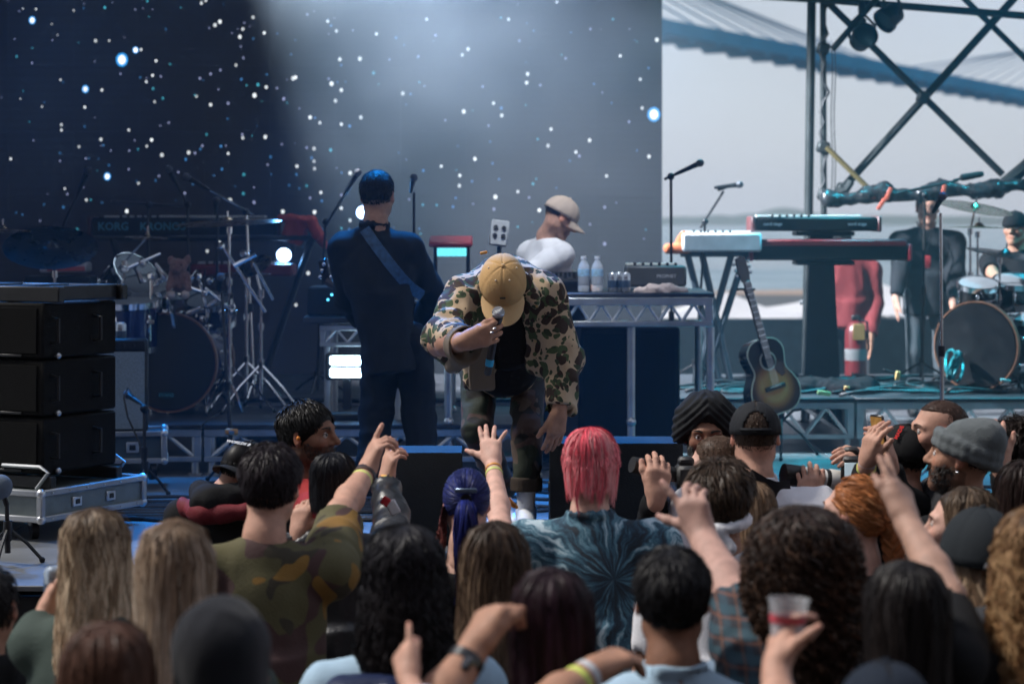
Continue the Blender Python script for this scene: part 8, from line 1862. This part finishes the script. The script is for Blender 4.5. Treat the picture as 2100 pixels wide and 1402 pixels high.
for k in range(7): cable([(-2.2 + i * .4, 11.9 + k * .12 + rng.normal(0, .02), SZ + .011) for i in range(6)], .012, lab='black cable running parallel to others beside the loudspeaker dolly')
for k in range(6): cable([(X(800, 10.6) + i * .22 - .3, 10.35 + k * .06 + rng.normal(0, .06), SZ + .011) for i in range(6)], .010, lab='black cable at the front lip of the stage')
for k in range(34):
    x_ = rng.uniform(X(1480, 15.8), X(1990, 15.8)); y_ = rng.uniform(15.5, 16.9); a_ = rng.uniform(0, 6.28); rr_ = rng.uniform(.08, .2); cable([(x_ + rr_ * (1 + .3 * i) * math.cos(a_ + i * .9), y_ + .6 * rr_ * math.sin(a_ + i * 1.1), RR + .012 + abs(rng.normal(0, .025))) for i in range(7)], .010, lab='black cable heaped on the riser beside the column stand')
q = S()
for k in range(7): q.ell(A(X(1640 + 22 * k, 15.9), 15.9 + .1 * math.sin(k), RR + .02), (.10, .12, .05 + .03 * math.sin(k * 2.3)), None, .05)
V, Q = q.mesh(.014, 1, fold_fn(.02, 12)); put('cloth_heap', mkmesh('cloth_heap', V, [Q]), m_black, base=A(X(1700, 15.9), 15.9, RR), label='heap of black cloth and cable at the foot of the column stand', cat='cloth')
for (px, py, d, sz, c_, lab) in ((1690, 806, 15.38, (.085, .012, .03), (.35, .62, .30), 'pale green tape on the riser edge'), (1736, 796, 15.7, (.035, .03, .03), (.6, .35, .12), 'small orange tag among the cables'), (1841, 770, 16.0, (.03, .03, .06), (.6, .42, .15), 'small yellow bottle among the cables'), (2062, 780, 15.6, (.07, .012, .018), (.2, .5, .5), 'pale teal tape on the drum riser')): B().box(P(px, py, d), sz, Ry(.15), bev=.004).put('tape_mark', M('tape_%d' % px, c_, .6), label=lab, cat='tape', base=P(px, py, d))
# ------------------------------------------------------------------ stage smoke and distant haze
m = bpy.data.materials.new('stage_smoke'); m.use_nodes = True; t = m.node_tree; t.nodes.remove(t.nodes['Principled BSDF']); L = t.links
pv = t.nodes.new('ShaderNodeVolumePrincipled'); pv.inputs['Color'].default_value = (.70, .82, .95, 1); pv.inputs['Anisotropy'].default_value = .2
L.new(pv.outputs[0], t.nodes['Material Output'].inputs['Volume'])
ge = t.nodes.new('ShaderNodeTexCoord'); mp = t.nodes.new('ShaderNodeMapping'); mp.inputs['Scale'].default_value = (.75, .5, .75); L.new(ge.outputs['Object'], mp.inputs['Vector'])
nz = t.nodes.new('ShaderNodeTexNoise'); nz.inputs['Scale'].default_value = 1.0; nz.inputs['Detail'].default_value = 3.; L.new(mp.outputs[0], nz.inputs['Vector'])
mr = t.nodes.new('ShaderNodeMapRange'); mr.inputs[1].default_value = .40; mr.inputs[2].default_value = .68; mr.inputs[3].default_value = .01; mr.inputs[4].default_value = .14; L.new(nz.outputs[0], mr.inputs[0])
sp = t.nodes.new('ShaderNodeSeparateXYZ'); L.new(ge.outputs['Object'], sp.inputs[0])
fx = t.nodes.new('ShaderNodeMapRange'); fx.inputs[1].default_value = -1.1; fx.inputs[2].default_value = .6; ex = t.nodes.new('ShaderNodeMath'); ex.operation = 'MULTIPLY_ADD'; L.new(sp.outputs[2], ex.inputs[0]); ex.inputs[1].default_value = .5; L.new(sp.outputs[0], ex.inputs[2]); L.new(ex.outputs[0], fx.inputs[0])
fx2 = t.nodes.new('ShaderNodeMapRange'); fx2.inputs[1].default_value = 2.2; fx2.inputs[2].default_value = -1.6; L.new(sp.outputs[0], fx2.inputs[0])
fz = t.nodes.new('ShaderNodeMapRange'); fz.inputs[1].default_value = 2.3; fz.inputs[2].default_value = 4.5; fz.inputs[3].default_value = .06; L.new(sp.outputs[2], fz.inputs[0])
def mul(a, b_):
    n_ = t.nodes.new('ShaderNodeMath'); n_.operation = 'MULTIPLY'; L.new(a, n_.inputs[0]); L.new(b_, n_.inputs[1]); return n_.outputs[0]
L.new(mul(mul(mr.outputs[0], fx.outputs[0]), mul(fx2.outputs[0], fz.outputs[0])), pv.inputs['Density'])
sm_ = B(); sm_.box((-.3, 16.9, 3.6), (5.6, 3.6, 5.2)); o = sm_.put('stage_smoke', m, smooth=False, kind='stuff')
lamp('white spotlight hung from the stage roof pointing into the smoke', 0, 0, 0, A(.72, .30, -.9), 7000, .12, (.84, .90, 1.), (X(400, 16.5), 16.2, 5.8), 56)
m = bpy.data.materials.new('thin_stage_haze'); m.use_nodes = True; t = m.node_tree; t.nodes.remove(t.nodes['Principled BSDF'])
pv = t.nodes.new('ShaderNodeVolumePrincipled'); pv.inputs['Color'].default_value = (.6, .88, 1., 1); pv.inputs['Density'].default_value = .0075; pv.inputs['Anisotropy'].default_value = .1
t.links.new(pv.outputs[0], t.nodes['Material Output'].inputs['Volume'])
hz_ = B(); hz_.box((.5, 15.2, 3.4), (12.5, 7.2, 4.84)); hz_.put('stage_haze', m, smooth=False, kind='stuff')
HAZE = True
if HAZE:
    m = bpy.data.materials.new('haze_air'); m.use_nodes = True; t = m.node_tree; t.nodes.remove(t.nodes['Principled BSDF'])
    pv = t.nodes.new('ShaderNodeVolumePrincipled'); pv.inputs['Color'].default_value = (.90, .95, 1., 1); pv.inputs['Density'].default_value = .00018; pv.inputs['Anisotropy'].default_value = .0
    t.links.new(pv.outputs[0], t.nodes['Material Output'].inputs['Volume'])
    hb = B(); hb.box((0, 2430, 32), (8400, 5000, 80)); hb.put('haze', m, smooth=False, kind='stuff')
